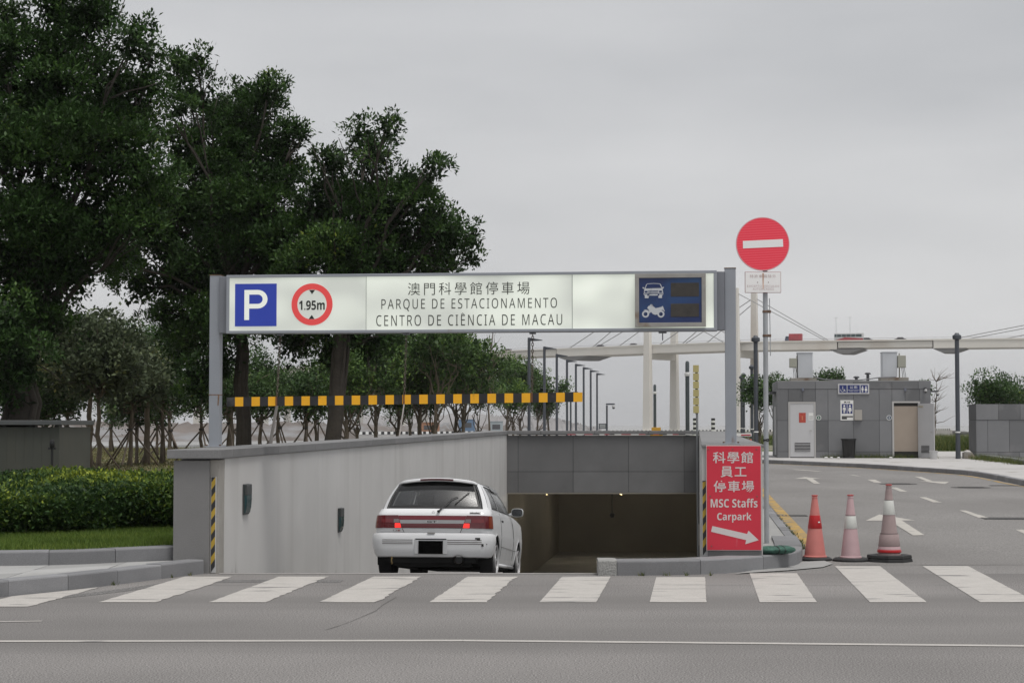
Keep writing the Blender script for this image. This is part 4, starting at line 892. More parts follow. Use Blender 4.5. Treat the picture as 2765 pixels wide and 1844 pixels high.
sl_.build('seal', SEAL, rw_o)
for s in (1, -1):
    for si, nm in ((3, 'quarter_window'), (5, 'door_window')):
        w_o = MB(); gstrip(w_o, si, s, .05, .93, 6, 5, -.004); wo_ = w_o.build(nm, CG, car, smooth=True)
        se = MB(); gstrip(se, si, s, .035, .075, 6, 1, .004); gstrip(se, si, s, .905, .945, 6, 1, .004); gstrip(se, si, s, .05, .93, 1, 6, .004, 0, .03 if si == 3 else .02); gstrip(se, si, s, .05, .93, 1, 6, .004, .955 if si == 3 else .97, 1)
        se.build('seal', SEAL, wo_)
    dr = MB(); gstrip(dr, 5, s, .80, 1.0, 10, 2, .022); dr.build('rain_visor', mat('smoked_visor', (.02, .02, .022), .25), car, smooth=True)
ws = MB(); [gstrip(ws, 8, s, .03, .95, 6, 5, 0) for s in (1, -1)]; ws.build('windscreen', CG, car, smooth=True)
rf = MB(); ny, nx = 14, 14
def edge_x(y): return lerp_tab([(.45, .50), (.485, .525), (.55, .567), (.66, .582), (1.0, .594), (1.84, .576), (1.93, .554), (2.02, .50)], y)
for dz, nm, m_ in ((0, 'roof', CW), (-.03, 'headliner', mat('headliner', (.05, .05, .05), .9))):
    rf = MB()
    for i in range(ny + 1):
        y = .452 + (2.0 - .452) * i / ny
        for j in range(nx + 1): t = -1 + 2 * j / nx; x = t * edge_x(y); rf.v.append((x, y - .0 + (.03 * (x / .5) ** 2 if i == 0 else 0), ztop(x) + .012 * math.sin(PI * i / ny) + dz))
    rf.f = [(i * (nx + 1) + j, i * (nx + 1) + j + 1, (i + 1) * (nx + 1) + j + 1, (i + 1) * (nx + 1) + j) for i in range(ny) for j in range(nx)]
    rf.build(nm, m_, car, smooth=True)
sp_ = MB(); sec = [(.60, .010), (.48, .026), (.39, .024), (.365, .012), (.362, -.012), (.38, -.024), (.50, -.012)]; n_ = 20
for i in range(n_ + 1):
    x = -.55 + 1.1 * i / n_; e = 1 - max(0, (abs(x) - .42) / .13) ** 2 * .45
    for y, z in sec: sp_.v.append((x, .48 + (y - .48) * e + .055 * (x / .55) ** 2, ztop(x) + z * e - (.012 if abs(x) > .5 else 0)))
ks = len(sec); sp_.f = [(i * ks + j, (i + 1) * ks + j, (i + 1) * ks + (j + 1) % ks, i * ks + (j + 1) % ks) for i in range(n_) for j in range(ks)] + [tuple(range(ks)), tuple(n_ * ks + j for j in reversed(range(ks)))]
spo = sp_.build('roof_spoiler', CW, car, smooth='auto'); bl_ = MB()
for i in range(8):
    xa, xb = -.23 + .46 * i / 8, -.23 + .46 * (i + 1) / 8; ya, yb = .362 + .055 * (xa / .55) ** 2 - .003, .362 + .055 * (xb / .55) ** 2 - .003
    bl_.add([(xa, ya, ztop(xa) - .012), (xb, yb, ztop(xb) - .012), (xb, yb + .002, ztop(xb) + .013), (xa, ya + .002, ztop(xa) + .013)], [(0, 1, 2, 3)])
bl_.build('high_brake_light', mat('brake_dark', (.06, .006, .008), .2), spo)
# patches that follow the rear surface, s = distance round from the centre line
def rear(s, z, off=0.):
    sg = 1 if s >= 0 else -1; a = abs(s); w, yr = lerp_tab(WT, z), lerp_tab(YR, z); fl = w - RRr
    if a <= fl: return (sg * a, yr - off + .035 * (a / fl) ** 2 - .035, z)
    t = (a - fl) / RRr
    if t <= PI / 2: return (sg * (fl + (RRr + off) * math.sin(t)), yr + RRr - (RRr + off) * math.cos(t), z)
    return (sg * (w + off), yr + RRr + (a - fl - RRr * PI / 2), z)
def patch(name, sa, sb, z0, z1, off, m, parent, sa1=None, sb1=None, n=10, thick=.012, rows_=3):
    """lens or trim between arc positions sa..sb (bottom) and sa1..sb1 (top)"""
    sa1 = sa if sa1 is None else sa1; sb1 = sb if sb1 is None else sb1; bd = MB()
    for j in range(rows_ + 1):
        f = j / rows_; z = z0 + (z1 - z0) * f; A, B_ = sa + (sa1 - sa) * f, sb + (sb1 - sb) * f
        for i in range(n + 1): bd.v.append(rear(A + (B_ - A) * i / n, z, off))
    q = len(bd.v)
    for j in range(rows_ + 1):
        f = j / rows_; z = z0 + (z1 - z0) * f; A, B_ = sa + (sa1 - sa) * f, sb + (sb1 - sb) * f
        for i in range(n + 1): bd.v.append(rear(A + (B_ - A) * i / n, z, off - thick))
    for j in range(rows_):
        for i in range(n): bd.f.append((j * (n + 1) + i, j * (n + 1) + i + 1, (j + 1) * (n + 1) + i + 1, (j + 1) * (n + 1) + i))
    rim_ = [i for i in range(n + 1)] + [(j + 1) * (n + 1) - 1 for j in range(1, rows_ + 1)] + [rows_ * (n + 1) + i for i in range(n - 1, -1, -1)] + [j * (n + 1) for j in range(rows_ - 1, 0, -1)]
    for a, c in zip(rim_, rim_[1:] + rim_[:1]): bd.f.append((a, a + q, c + q, c))
    o = bd.build(name, m, parent, smooth='auto'); bm = bmesh.new(); bm.from_mesh(o.data); bmesh.ops.recalc_face_normals(bm, faces=bm.faces); bm.to_mesh(o.data); bm.free(); return o
for s in (1, -1):
    tl = patch('tail_light', s * .418, s * .875, .677, .852, .014, DRED, car, s * .47, s * .86, 14)
    patch('amber_lens', s * .775, s * .868, .684, .845, .0165, AMB, tl, s * .775, s * .855, 5)
    patch('lit_lens', s * .425, s * .512, .684, .742, .0175, LIT, tl, s * .440, s * .512, 5)
    patch('reverse_lens', s * .447, s * .53, .752, .80, .017, CLR, tl, s * .46, s * .53, 4)
    patch('red_lens', s * .545, s * .70, .752, .80, .017, LRED, tl, n=5)
gar = patch('rear_garnish', -.414, .414, .677, .848, .010, CBLK, car, -.466, .466, 16)
patch('red_strip', -.416, .416, .680, .738, .0125, DRED, gar, -.434, .434, 14); patch('silver_strip', -.434, .434, .740, .788, .0125, SILV, gar, -.449, .449, 14); patch('red_strip', -.449, .449, .790, .845, .0125, mat('garnish_red', (.17, .012, .022), .25, coat=.3), gar, -.465, .465, 14)
def rtext(s_, sa, sb, z0, z1, m, off, **kw):
    p0 = rear((sa + sb) / 2, (z0 + z1) / 2, off); text_part(s_, 'badge', (sa, sb, z0, z1), p0[1], m, car, **kw)
patch('badge_plate', -.085, .085, .748, .781, .0145, mat('badge_plate', (.42, .42, .42), .3, metal=.4), car, n=3)
rtext('GT', -.068, .068, .752, .777, BLACK, .0165, spacing=1.1, offset=.03)
rtext('1.3', -.535, -.485, .634, .657, mat('badge_grey', (.12, .12, .12), .4), .012); rtext('S', -.475, -.44, .634, .657, mat('badge_red', (.2, .01, .015), .4), .012, offset=.04)
pb = rear(0, .62, .01)
for i in range(9): x = .51 + i * .0165; p0 = rear(x, .888, .012); MB().box(x, x + .012, p0[1] - .002, p0[1] + .02, .882, .896 + (i % 3) * .001).build('badge', mat('badge_grey'), car)
em = rear(.01, .892, .006); MB().tube([(em[0] + .016 * math.cos(a), em[1], em[2] + .016 * math.sin(a)) for a in np.linspace(0, 2 * PI, 17)], .002, 5, cap=False).build('emblem', mat('badge_grey'), car)
for s in (1, -1):                                     # tailgate shut lines
    a0, a1 = rear(s * .385, .622, .003), rear(s * .412, .674, .003); MB().tube([a0, a1], .0035, 5).build('shut_line', CBLK, car)
# bumper
bp_ = MB(); prof = [(.285, -.03), (.295, .012), (.33, .032), (.40, .044), (.50, .050), (.57, .046), (.603, .030), (.612, .0)]
for z, off in prof:
    o_ = outline(z, off, ymax=.32)
    for sgn in (1, -1): bp_.v += [(sgn * x, y - .03, z) for x, y in o_]
KB = len(outline(.4, 0, .32))
for i in range(len(prof) - 1):
    for s_i, s in enumerate((1, -1)):
        for k in range(KB - 1):
            f = tuple(i2 * 2 * KB + s_i * KB + k2 for i2, k2 in ((i, k), (i, k + 1), (i + 1, k + 1), (i + 1, k))); bp_.f.append(f if s > 0 else tuple(reversed(f)))
bmp = bp_.build('rear_bumper', CW, car, smooth='auto')
def bsurf(s, z, off):
    x, y, zz = rear(s, z, off + .05); return (x, y - .03, zz)
def bstrip(name, sa, sb, z0, z1, off, m, parent, n=8):
    bd = MB()
    for z in (z0, z1): bd.v += [bsurf(sa + (sb - sa) * i / n, z, off) for i in range(n + 1)]
    bd.f = [(i, i + 1, n + 2 + i, n + 1 + i) if sb > sa else (i + 1, i, n + 1 + i, n + 2 + i) for i in range(n)]; return bd.build(name, m, parent)
GRV = mat('groove_shadow', (.09, .075, .07), .8)
for s0_, s1_ in ((-.665, -.25), (.225, .675)):
    for z in (.466, .490, .516): bstrip('groove', s0_, s1_, z - .0045, z + .0045, .0015, GRV, bmp)
bstrip('paint_chip', .60, .66, .53, .552, .002, mat('chip', (.03, .03, .03), .8), bmp, 4); bstrip('paint_chip', .625, .66, .522, .532, .002, mat('chip'), bmp, 3); bstrip('paint_chip', .672, .695, .435, .470, .002, mat('chip'), bmp, 3); bstrip('paint_chip', .725, .733, .46, .475, .002, mat('chip'), bmp, 2)
yb = bsurf(0, .42, 0)[1]
MB().box(-.225, .225, yb - .004, yb + .05, .325, .537).build('plate_recess', mat('recess_shade_grey', (.52, .53, .54), .4), bmp, bevel=.006)  # slightly proud panel; the recess's shade is put into its darker grey
MB().box(-.21, .21, yb - .006, yb, .52, .535).build('plate_gap_shade', CBLK, bmp); MB().box(-.167, .167, yb - .014, yb - .003, .330, .505).build('number_plate', mat('plate_black', (.002, .002, .002), .9, spec=.05), bmp, bevel=.002)  # black strip over the plate is the gap's shade as colour
MB().box(-.05, .05, yb - .005, yb + .04, .602, .616).build('latch_cover', mat('latch', (.3, .29, .28), .5), bmp)
# wheels
TY = mat('tyre', (.014, .014, .015), .85, var=.2, vs=20); RIM = mat('wheel_rim', (.62, .62, .63), .3, metal=.35)
def wheel(x, y, s):
    r = MB().lathe([(WR - .10, -.085), (WR - .03, -.098), (WR - .006, -.088), (WR, -.06), (WR, .06), (WR - .006, .088), (WR - .03, .098), (WR - .10, .085)], 36, axis='X').build('tyre', TY, None, smooth='auto')
    wh = bpy.data.objects.new('wheel', None); COL.objects.link(wh); wh.parent = car; wh.location = (x, y, WZ); r.parent = wh
    q = s * .078
    MB().lathe([(WR - .098, q - .12 * s), (WR - .098, q + .028 * s), (WR - .088, q + .034 * s), (WR - .092, q + .02 * s), (WR - .11, q - .03 * s), (WR - .11, q - .1 * s)], 36, axis='X').build('rim', RIM, wh, smooth='auto')
    for k in range(8):
        a = 2 * PI * k / 8; Mx = Matrix.Rotation(a, 4, 'X'); bb = MB().cbox((0, 0, 0), (.022, .03, .13)); bb.v = [tuple(Mx @ Vector((v[0] + q, v[1], v[2] + .105))) for v in bb.v]; bb.build('spoke', RIM, wh, bevel=.004)
    MB().lathe([(.055, q - .02 * s), (.05, q + .018 * s), (.02, q + .024 * s)], 18, axis='X').build('hub', RIM, wh, smooth='auto'); MB().lathe([(.165, q - .07 * s), (.165, q - .06 * s)], 24, axis='X').build('brake_disc', mat('brake_disc', (.05, .05, .05), .6), wh)
for y in WHEELS:
    for s in (1, -1): wheel(s * .70, y, s)
for y in WHEELS:
    for s in (1, -1):                                 # arch lips and dark wheel wells
        pts = [(s * (lerp_tab(WT, max(.2, WZ + AR * math.sin(a))) * plan(y + AR * math.cos(a)) / plan(.27) - .002), y + AR * math.cos(a), WZ + AR * math.sin(a)) for a in np.linspace(-.22, PI - .12 if y < 1 else PI + .2, 22)]
        MB().tube(pts, .011, 6).build('arch_lip', CW, car, smooth=True)
        wl = MB(); aa = np.linspace(-.3, PI + .3, 18)
        for x in (.79 * s, .5 * s): wl.v += [(x, y + (AR + .004) * math.cos(a), WZ + (AR + .004) * math.sin(a)) for a in aa]
        wl.f = [(i, i + 1, 18 + i + 1, 18 + i) for i in range(17)]; wl.build('wheel_well', UNDER, car)
ub = MB().box(-.52, .52, .16, 3.5, .165, .40).box(-.70, .70, 1.0, 2.58, .17, .235); ub.build('underbody', UNDER, car)
MB().box(-.60, .60, .10, .30, .215, .31).build('rear_valance', UNDER, car); MB().tube([(-.6, .635, .26), (.6, .635, .26)], .045, 10).build('rear_axle', UNDER, car)
MB().tube([(-.3, .75, .235), (.12, .8, .225)], .10, 12).build('spare_well', UNDER, car)
EX = mat('exhaust_steel', (.09, .08, .07), .35, metal=.8); ex = MB(); ex.tube([(.37, .30, .262), (.375, .06, .258), (.375, .02, .258)], [.062, .07, .072], 20, cap=False); ex.tube([(.375, .02, .258), (.375, .06, .258)], [.06, .05], 20, cap=False); ex.build('exhaust_pipe', EX, car, smooth=True)
MB().lathe([(.058, .06), (.001, .061)], 18, (.375, 0, .258), axis='Y').build('exhaust_hole', BLACK, car)
MB().tube([(-.545 + .0 * a, .08 + .03 * math.cos(a), .245 + .05 * math.sin(a)) for a in np.linspace(0, 2 * PI, 17)], .009, 6, cap=False).build('tow_hook', mat('hook_brass', (.3, .22, .1), .5, metal=.4), car)
# rubbing groove and door details on the right side and the left
for s in (1, -1):
    MB().tube([(s * (lerp_tab(WT, .47) * plan(y) / plan(.27) + .0), y, .47 - .01 * (y - 1)) for y in np.linspace(1.0, 2.58, 12)], .006, 6).build('side_moulding', mat('moulding_grey', (.22, .22, .22), .5), car)
    for y in (1.06, 2.30): MB().tube([(s * (lerp_tab(WT, z) * plan(y) / plan(.27) + .0005), y, z) for z in np.linspace(.26, .93, 8)], .0035, 5).build('door_gap', CBLK, car)
    MB().box(s * .795 - .012, s * .795 + .012, 1.16, 1.29, .815, .84).build('door_handle', CBLK, car, bevel=.004)
    MB().tube([(s * .76, 1.0, .215), (s * .765, 1.8, .213), (s * .76, 2.58, .215)], .024, 8).build('side_skirt', CW, car, smooth=True)
    mr = MB(); ring = []
    for yy, sc_ in ((2.13, .93), (2.14, 1.0), (2.17, 1.0), (2.22, .86), (2.25, .5)):
        for j in range(20):
            a = 2 * PI * j / 20; cx_ = math.copysign(abs(math.cos(a)) ** .6, math.cos(a)); cz_ = math.copysign(abs(math.sin(a)) ** .6, math.sin(a)); mr.v.append((s * .885 + .088 * sc_ * cx_, yy, 1.0 + .062 * sc_ * cz_))
    mr.f = [(i * 20 + j, i * 20 + (j + 1) % 20, (i + 1) * 20 + (j + 1) % 20, (i + 1) * 20 + j) for i in range(4) for j in range(20)] + [tuple(4 * 20 + j for j in range(20))]
    mo = mr.build('door_mirror', CW, car, smooth='auto'); gm = MB(); gm.v = [(s * .885 + .078 * math.copysign(abs(math.cos(a)) ** .6, math.cos(a)), 2.134, 1.0 + .053 * math.copysign(abs(math.sin(a)) ** .6, math.sin(a))) for a in np.linspace(0, 2 * PI, 21)[:-1]]; gm.f = [tuple(range(20))]; gm.build('mirror_glass', mat('mirror_glass', (.02, .022, .025), .08, spec=.8), mo)
    MB().tube([(s * .74, 2.24, .965), (s * .82, 2.2, .985)], .022, 8).build('mirror_arm', CW, mo, smooth=True)
# wiper
w0 = Vector(rear(.085, .905, .02)); w1 = Vector(gpt(0, .40, .30, 1, .025)); w2 = Vector(gpt(0, .82, .56, 1, .022)); w3 = Vector(gpt(0, .46, .13, 1, .016))
wp = MB().tube([w0, w0.lerp(w1, .5) + Vector((0, -.01, .004)), w1, w1.lerp(w2, .35)], [.013, .009, .006, .006], 6).build('rear_wiper', CBLK, car); MB().tube([w3, w3.lerp(w2, .5), w2], .0065, 6).build('wiper_blade', CBLK, wp); MB().lathe([(.02, 0), (.018, -.03)], 12, tuple(w0), axis='Y').build('wiper_pivot', CBLK, wp)
# interior
INT = mat('interior_dark', (.025, .026, .03), .9); SEAT = mat('seat_cloth', (.035, .037, .045), .95, var=.1, vs=20)
MB().box(-.70, .70, .30, 2.45, .80, .952).build('cabin_floor', INT, car); MB().box(-.66, .66, 2.25, 2.5, .9, 1.0).build('dashboard', INT, car, bevel=.03)
for s in (1, -1):
    MB().box(s * .33 - .22, s * .33 + .22, 1.30, 1.42, .85, 1.06).build('seat_back', SEAT, car, bevel=.05, seg=3); MB().box(s * .33 - .12, s * .33 + .12, 1.31, 1.39, 1.05, 1.20).build('headrest', SEAT, car, bevel=.035, seg=3)
    MB().box(s * .34 - .24, s * .34 + .24, .62, .72, .85, 1.03).build('rear_seat_back', SEAT, car, bevel=.04, seg=3)
MB().box(-.1, .1, 1.93, 1.96, 1.20, 1.25).build('rear_view_mirror', INT, car, bevel=.01)
# ------------------------------------------------------------------ public toilet
TO = (10.56, 73.8, .425); TR = -.0997
to = thing('public_toilet', 'flat-roofed grey stone-tiled public toilet block with two white doors', 'building', TO, TR)
c5 = crop(2040, 880, 725 / 2351)
def tp_(x, y, off=0.): return onplane(*c5(x, y), TO, TR, off)
TW = tp_(1535, 800)[0]; TT = tp_(700, 484)[1]; TD = 4.6
MB().box(.03, TW - .03, .03, TD, 0, TT - .02).build('wall_core', JOINT, to)
colx = [tp_(x, 700)[0] for x in (190, 415, 635, 858, 1083, 1310, 1535)]; colx[0] = 0
rowz = [0, tp_(700, 1100)[1], tp_(700, 827)[1], tp_(700, 552)[1], TT]
D1 = (tp_(288, 900)[0], tp_(527, 900)[0]); D2 = (tp_(1197, 900)[0], tp_(1442, 900)[0]); DH = tp_(400, 664)[1]; DH2 = tp_(1300, 658)[1]
def tile(x0, x1, z0, z1, parent, m=TILE, d=.03, y=0.):
    if x1 - x0 < .03 or z1 - z0 < .03: return
    j = random.uniform(0, .004); MB().box(x0 + .006, x1 - .006, y - j, y + d, z0 + .006, z1 - .006).build('stone_tile', m, parent)
for r_ in range(3):
    for c_ in range(6):
        x0, x1, z0, z1 = colx[c_], colx[c_ + 1], rowz[r_], rowz[r_ + 1]
        segs = [(x0, x1)]
        for d0, d1, dh in ((*D1, DH), (*D2, DH2)):
            ns = []
            for a, c in segs:
                if z0 < dh - .05 and a < d1 and c > d0:
                    if z1 > dh + .05: tile(max(a, d0), min(c, d1), dh, z1, to)
                    if a < d0: ns.append((a, d0))
                    if c > d1: ns.append((d1, c))
                else: ns.append((a, c))
            segs = ns
        for a, c in segs: tile(a, c, z0, z1, to)
for a, c in zip((190, 525, 855, 1195, 1425), (525, 855, 1195, 1425, 1535)): tile(max(0, tp_(a, 520)[0]), tp_(c, 520)[0], rowz[3], TT, to, y=-.012)
# left flank tiles
for k in range(4):
    for r_ in range(4):
        y0, y1 = k * 1.15, (k + 1) * 1.15; MB().box(-.0 - random.uniform(0, .004), .03, y0 + .036 + .006, y1 + .03 - .006, rowz[r_] + .006, rowz[r_ + 1] - .006).build('stone_tile', TILE, to)
MB().box(-.25, .0, .9, 2.4, rowz[3] - .18, rowz[3] - .08).build('side_canopy', mat('dark_metal', (.06, .062, .068), .5, var=.1, vs=4), to); MB().box(-.03, -.005, 1.0, 1.9, .1, 2.05).build('side_door', mat('door_white', (.50, .50, .51), .5, var=.04, vs=2), to)
MB().box(.0, TW, .0, TD, TT - .02, TT + .02).build('roof_slab', CONC, to)
DW, FRM = mat('door_white'), mat('door_frame', (.45, .44, .43), .5)
def louvre(parent, x0, x1, z0, z1, y):
    MB().box(x0, x1, y - .004, y, z0, z1).build('louvre_back', BLACK, parent); n = 6
    for i in range(n):
        za = z0 + (z1 - z0) * i / n; MB().hexa([(x0, y - .02, za + .004), (x1, y - .02, za + .004), (x1, y - .003, za + .012), (x0, y - .003, za + .012), (x0, y - .022, za + .012), (x1, y - .022, za + .012), (x1, y - .004, za + .022), (x0, y - .004, za + .022)]).build('slat', DW, parent)
fr1 = MB().box(D1[0], D1[0] + .06, -.03, .06, 0, DH - .002).box(D1[1] - .06, D1[1], -.03, .06, 0, DH - .002).box(D1[0] + .06, D1[1] - .06, -.03, .06, DH - .06, DH - .002).build('door_frame', FRM, to)
d1 = MB().box(D1[0] + .065, D1[1] - .065, -.015, .03, .04, DH - .065).build('door', DW, to, bevel=.004)
louvre(d1, tp_(343, 1060)[0], tp_(480, 1060)[0], tp_(400, 1100)[1], tp_(400, 1022)[1], -.016)
x0, z1 = tp_(380, 760); x1, z0 = tp_(440, 846); MB().box(x0, x1, -.019, -.015, z0, z1).build('red_notice', mat('notice_red', (.42, .06, .04), .5, var=.2, vs=12), d1)
xm, zm = (x0 + x1) / 2, (z0 + z1) / 2; MB().lathe([(.03, -.0195), (.001, -.0200)], 12, (xm, 0, zm + .04), axis='Y').build('notice_figure', mat('notice_orange', (.55, .2, .1), .5), d1); MB().box(xm - .022, xm + .022, -.0205, -.0192, zm - .09, zm + .01).build('notice_figure', mat('notice_orange'), d1)
x0, z1 = tp_(465, 760); x1, z0 = tp_(507, 824); MB().box(x0, x1, -.018, -.015, z0, z1).build('paper_notice', WHITE, d1)
for i in range(4): MB().box(x0 + .02, x1 - .02, -.0185, -.018, z0 + .03 + i * .04, z0 + .045 + i * .04).build('notice_line', mat('grey_ink', (.25, .25, .25), .6), d1)
x0, z0 = tp_(470, 915); MB().tube([(x0, -.05, z0), (x0 + .1, -.05, z0)], .012, 8).tube([(x0 + .09, -.05, z0), (x0 + .09, -.01, z0)], .012, 8).build('handle', SS, d1)
# open doorway
MB().box(D2[0], D2[0] + .07, -.03, .08, 0, DH2 - .002).box(D2[1] - .07, D2[1], -.03, .08, 0, DH2 - .002).box(D2[0] + .07, D2[1] - .07, -.03, .08, DH2 - .07, DH2 - .002).build('door_frame', FRM, to)
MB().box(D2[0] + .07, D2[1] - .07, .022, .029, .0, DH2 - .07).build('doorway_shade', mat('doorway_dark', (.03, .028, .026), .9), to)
xa, xb = D2[0] + .075, D2[1] - .085; MB().box(xa, xb, .012, .021, tp_(1300, 1098)[1], tp_(1300, 702)[1]).build('inner_partition', mat('beige_partition', (.34, .285, .235), .7, var=.06, vs=2), to)
hx = D2[1] - .075; wd = 1.02; dl = bpy.data.objects.new('open_door', None); COL.objects.link(dl); dl.parent = to; dl.location = (hx, -.035, 0); dl.rotation_euler = (0, 0, -math.radians(60))
leaf = MB().box(0, wd, -.02, .02, .03, DH2 - .1).build('door_leaf', DW, dl, bevel=.004)
louvre(dl, .2, .72, .2, .5, -.021); MB().tube([(.86, -.06, 1.02), (.96, -.06, 1.02)], .012, 8).build('handle', SS, dl); MB().box(.08, .35, -.05, -.021, 2.0, 2.06).build('door_closer', mat('closer', (.4, .36, .28), .5), dl)
# signs on the wall
def wrect(x0, x1, y0, y1): a, c = tp_(x0, y0), tp_(x1, y1); return a[0], c[0], c[1], a[1]
NV = mat('toilet_blue', (.018, .03, .15), .45)
ts = bpy.data.objects.new('direction_sign', None); COL.objects.link(ts); ts.parent = to
x0, x1, z0, z1 = wrect(722, 995, 507, 595); MB().box(x0, x1, -.05, -.012, z0, z1).build('sign_board', mat('toilet_board', (.55, .55, .55), .5), ts)
for a, c in ((733, 798), (804, 912), (919, 983)): q = wrect(a, c, 517, 585); MB().box(q[0], q[1], -.054, -.049, q[2], q[3]).build('blue_field', NV, ts)
text_part('公廁', 'lettering', wrect(825, 890, 524, 548), -.0555, WHITE, ts, spacing=1.3); text_part('SANITÁRIOS PÚBLICOS', 'lettering', wrect(808, 908, 556, 565), -.0555, WHITE, ts); text_part('PUBLIC TOILET', 'lettering', wrect(822, 895, 569, 577), -.0555, WHITE, ts)
def disc(cx, cz, r, y, nm, m, par, n=14): bd = MB(); bd.v = [(cx + r * math.cos(2 * PI * i / n), y, cz + r * math.sin(2 * PI * i / n)) for i in range(n)]; bd.f = [tuple(range(n))]; return bd.build(nm, m, par)
def man(x, y, sc, yy, par, skirt=False, m=WHITE):
    """pictogram person: head and body, x,y in crop pixels at the feet"""
    def P(dx, dy): return tp_(x + dx * sc, y - dy * sc)
    a, z_ = P(0, 44); disc(a, z_, tp_(x + 6 * sc, y)[0] - tp_(x, y)[0], yy, 'figure_head', m, par)
    pts = [(-5, 0), (-1, 0), (-1, 18), (1, 18), (1, 0), (5, 0), (5, 26), (8, 17), (10, 17), (8, 35), (-8, 35), (-10, 17), (-8, 17), (-5, 26)] if not skirt else [(-4, 0), (4, 0), (4, 12), (11, 12), (5, 27), (9, 18), (11, 19), (7, 35), (-7, 35), (-11, 19), (-9, 18), (-5, 27), (-11, 12), (-4, 12)]
    q = [P(*p) for p in pts]; bm = bmesh.new(); f = bm.faces.new([bm.verts.new((a_, yy, b_)) for a_, b_ in q]); bmesh.ops.triangulate(bm, faces=[f]); me = bpy.data.meshes.new('figure'); bm.to_mesh(me); bm.free(); link('figure', me, m, par)
man(936, 580, 1.05, -.0556, ts); man(966, 580, 1.05, -.0556, ts, True)
a, z_ = tp_(763, 532); disc(a, z_, .015, -.0556, 'wheelchair_icon', WHITE, ts); bd = MB()
wc = [(763, 537), (763, 556), (778, 557), (785, 574)]; q = [tp_(*p) for p in wc]; bd.tube([(a_, -.055, b_) for a_, b_ in q], .010, 4)
q = [tp_(761 + 16 * math.cos(t), 562 + 14 * math.sin(t)) for t in np.linspace(-2.2 - .2, -2.2 - 4.6, 16)]; bd.tube([(a_, -.055, b_) for a_, b_ in q], .008, 4); bd.build('wheelchair_icon', WHITE, ts)
po = bpy.data.objects.new('poster', None); COL.objects.link(po); po.parent = to
x0, x1, z0, z1 = wrect(743, 858, 650, 826); MB().box(x0, x1, -.014, -.004, z0, z1).build('poster_board', WHITE, po)
text_part('M.44', 'lettering', wrect(776, 828, 658, 675), -.0155, INK, po, offset=.01)
for a, c in ((755, 800), (804, 849)): q = wrect(a, c, 682, 767); MB().box(q[0], q[1], -.017, -.013, q[2], q[3]).build('blue_field', NV, po)
man(777, 762, 1.42, -.0185, po); man(826, 762, 1.42, -.0185, po, True)
for q in (wrect(755, 853, 788, 799), wrect(755, 800, 801, 816)): MB().box(q[0], q[1], -.016, -.0135, q[2], q[3]).build('poster_text', INK, po)
q = wrect(864, 932, 734, 825); MB().box(q[0], q[1], -.09, -.004, q[2], q[3]).build('meter_box', mat('meter_beige', (.36, .34, .31), .6), to, bevel=.006)
for cx_, cc in ((553, (.02, .09, .06)), (1170, (.03, .06, .12))):
    a, z_ = tp_(cx_, 803); MB().lathe([(.10, -.004), (.10, -.012), (.001, -.013)], 24, (a, 0, z_), axis='Y').build('round_sticker', WHITE, to); MB().lathe([(.078, -.013), (.001, -.0145)], 24, (a, 0, z_), axis='Y').build('sticker_field', mat('sticker%.2f' % cc[0], cc, .5), to); disc(a, z_ + .03, .016, -.016, 'sticker_figure', WHITE, to); MB().box(a - .014, a + .014, -.0165, -.0155, z_ - .05, z_ + .01).build('sticker_figure', WHITE, to)
for x_ in (413, 1310):
    a, z_ = tp_(x_, 557); MB().box(a - .04, a + .04, -.05, -.004, z_ - .02, z_ + .06).lathe([(.03, z_ - .07), (.05, z_ - .03), (.045, z_ + .02)], 14, (a, -.07, 0)).build('wall_lamp', mat('lamp_grey', (.15, .16, .2), .5), to)
for x_, y_, rr in ((1487, 573, .055), (1597, 598, .075)):
    a, z_ = tp_(x_, y_); yy = -.12 if x_ < 1500 else .1
    cm = MB().lathe([(rr * .8, z_ + .09), (rr, z_ + .06), (rr, z_), (rr * .9, z_ - .01)], 18, (a, yy, 0)).build('security_camera', mat('camera_white', (.5, .5, .5), .4), to, smooth='auto')
    MB().lathe([(rr * .85, z_ - .008), (rr * .6, z_ - .05), (.01, z_ - .07)], 18, (a, yy, 0)).build('dome', BLACK, cm, smooth=True)
    MB().box(min(a, TW) - .06, max(a, TW if x_ > 1500 else a) + .03, yy - .03, yy + .06 if x_ > 1500 else -.004, z_ + .085, z_ + .15).build('camera_bracket', mat('dark_metal'), cm)
# things on its roof
def roofbox(name, label, x0, x1, yt, yb, dep, m, cat, y0=.8, legs=False):
    a, c = tp_(x0, yb, -y0), tp_(x1, yt, -y0); z0_, z1_ = a[1], c[1]; r = thing(name, label, cat, tuple(Vector(TO) + Matrix.Rotation(TR, 3, 'Z') @ Vector((a[0], y0, TT + .02))), TR); w = c[0] - a[0]
    z0_ -= TT + .02; z1_ -= TT + .02; z0_ = max(z0_, 0)
    MB().box(0, w, 0, dep, z0_, z1_).build('casing', m, r, bevel=.012); return r, w, z0_, z1_
GALB = mat('zinc_box', (.50, .52, .55), .5, metal=.1, var=.08, vs=1.5, dirt=1.5, dcol=(.42, .43, .45), dmin=.5, dmax=.8, dscale=(1, 1, .3)); STAINC = mat('stained_concrete', (.26, .245, .22), .9, var=.15, vs=3, dirt=2.5, dcol=(.15, .1, .07), dmin=.5, dmax=.7)
r, w, z0_, z1_ = roofbox('roof_plinth', 'stained low concrete plinth under the zinc tank by the cable box', 308, 537, 456, 488, 1.0, STAINC, 'plinth', .5)
r, w, z0_, z1_ = roofbox('roof_plinth', 'stained low concrete plinth under the zinc tank by the vent pipes', 1095, 1342, 450, 482, 1.0, STAINC, 'plinth', .5)
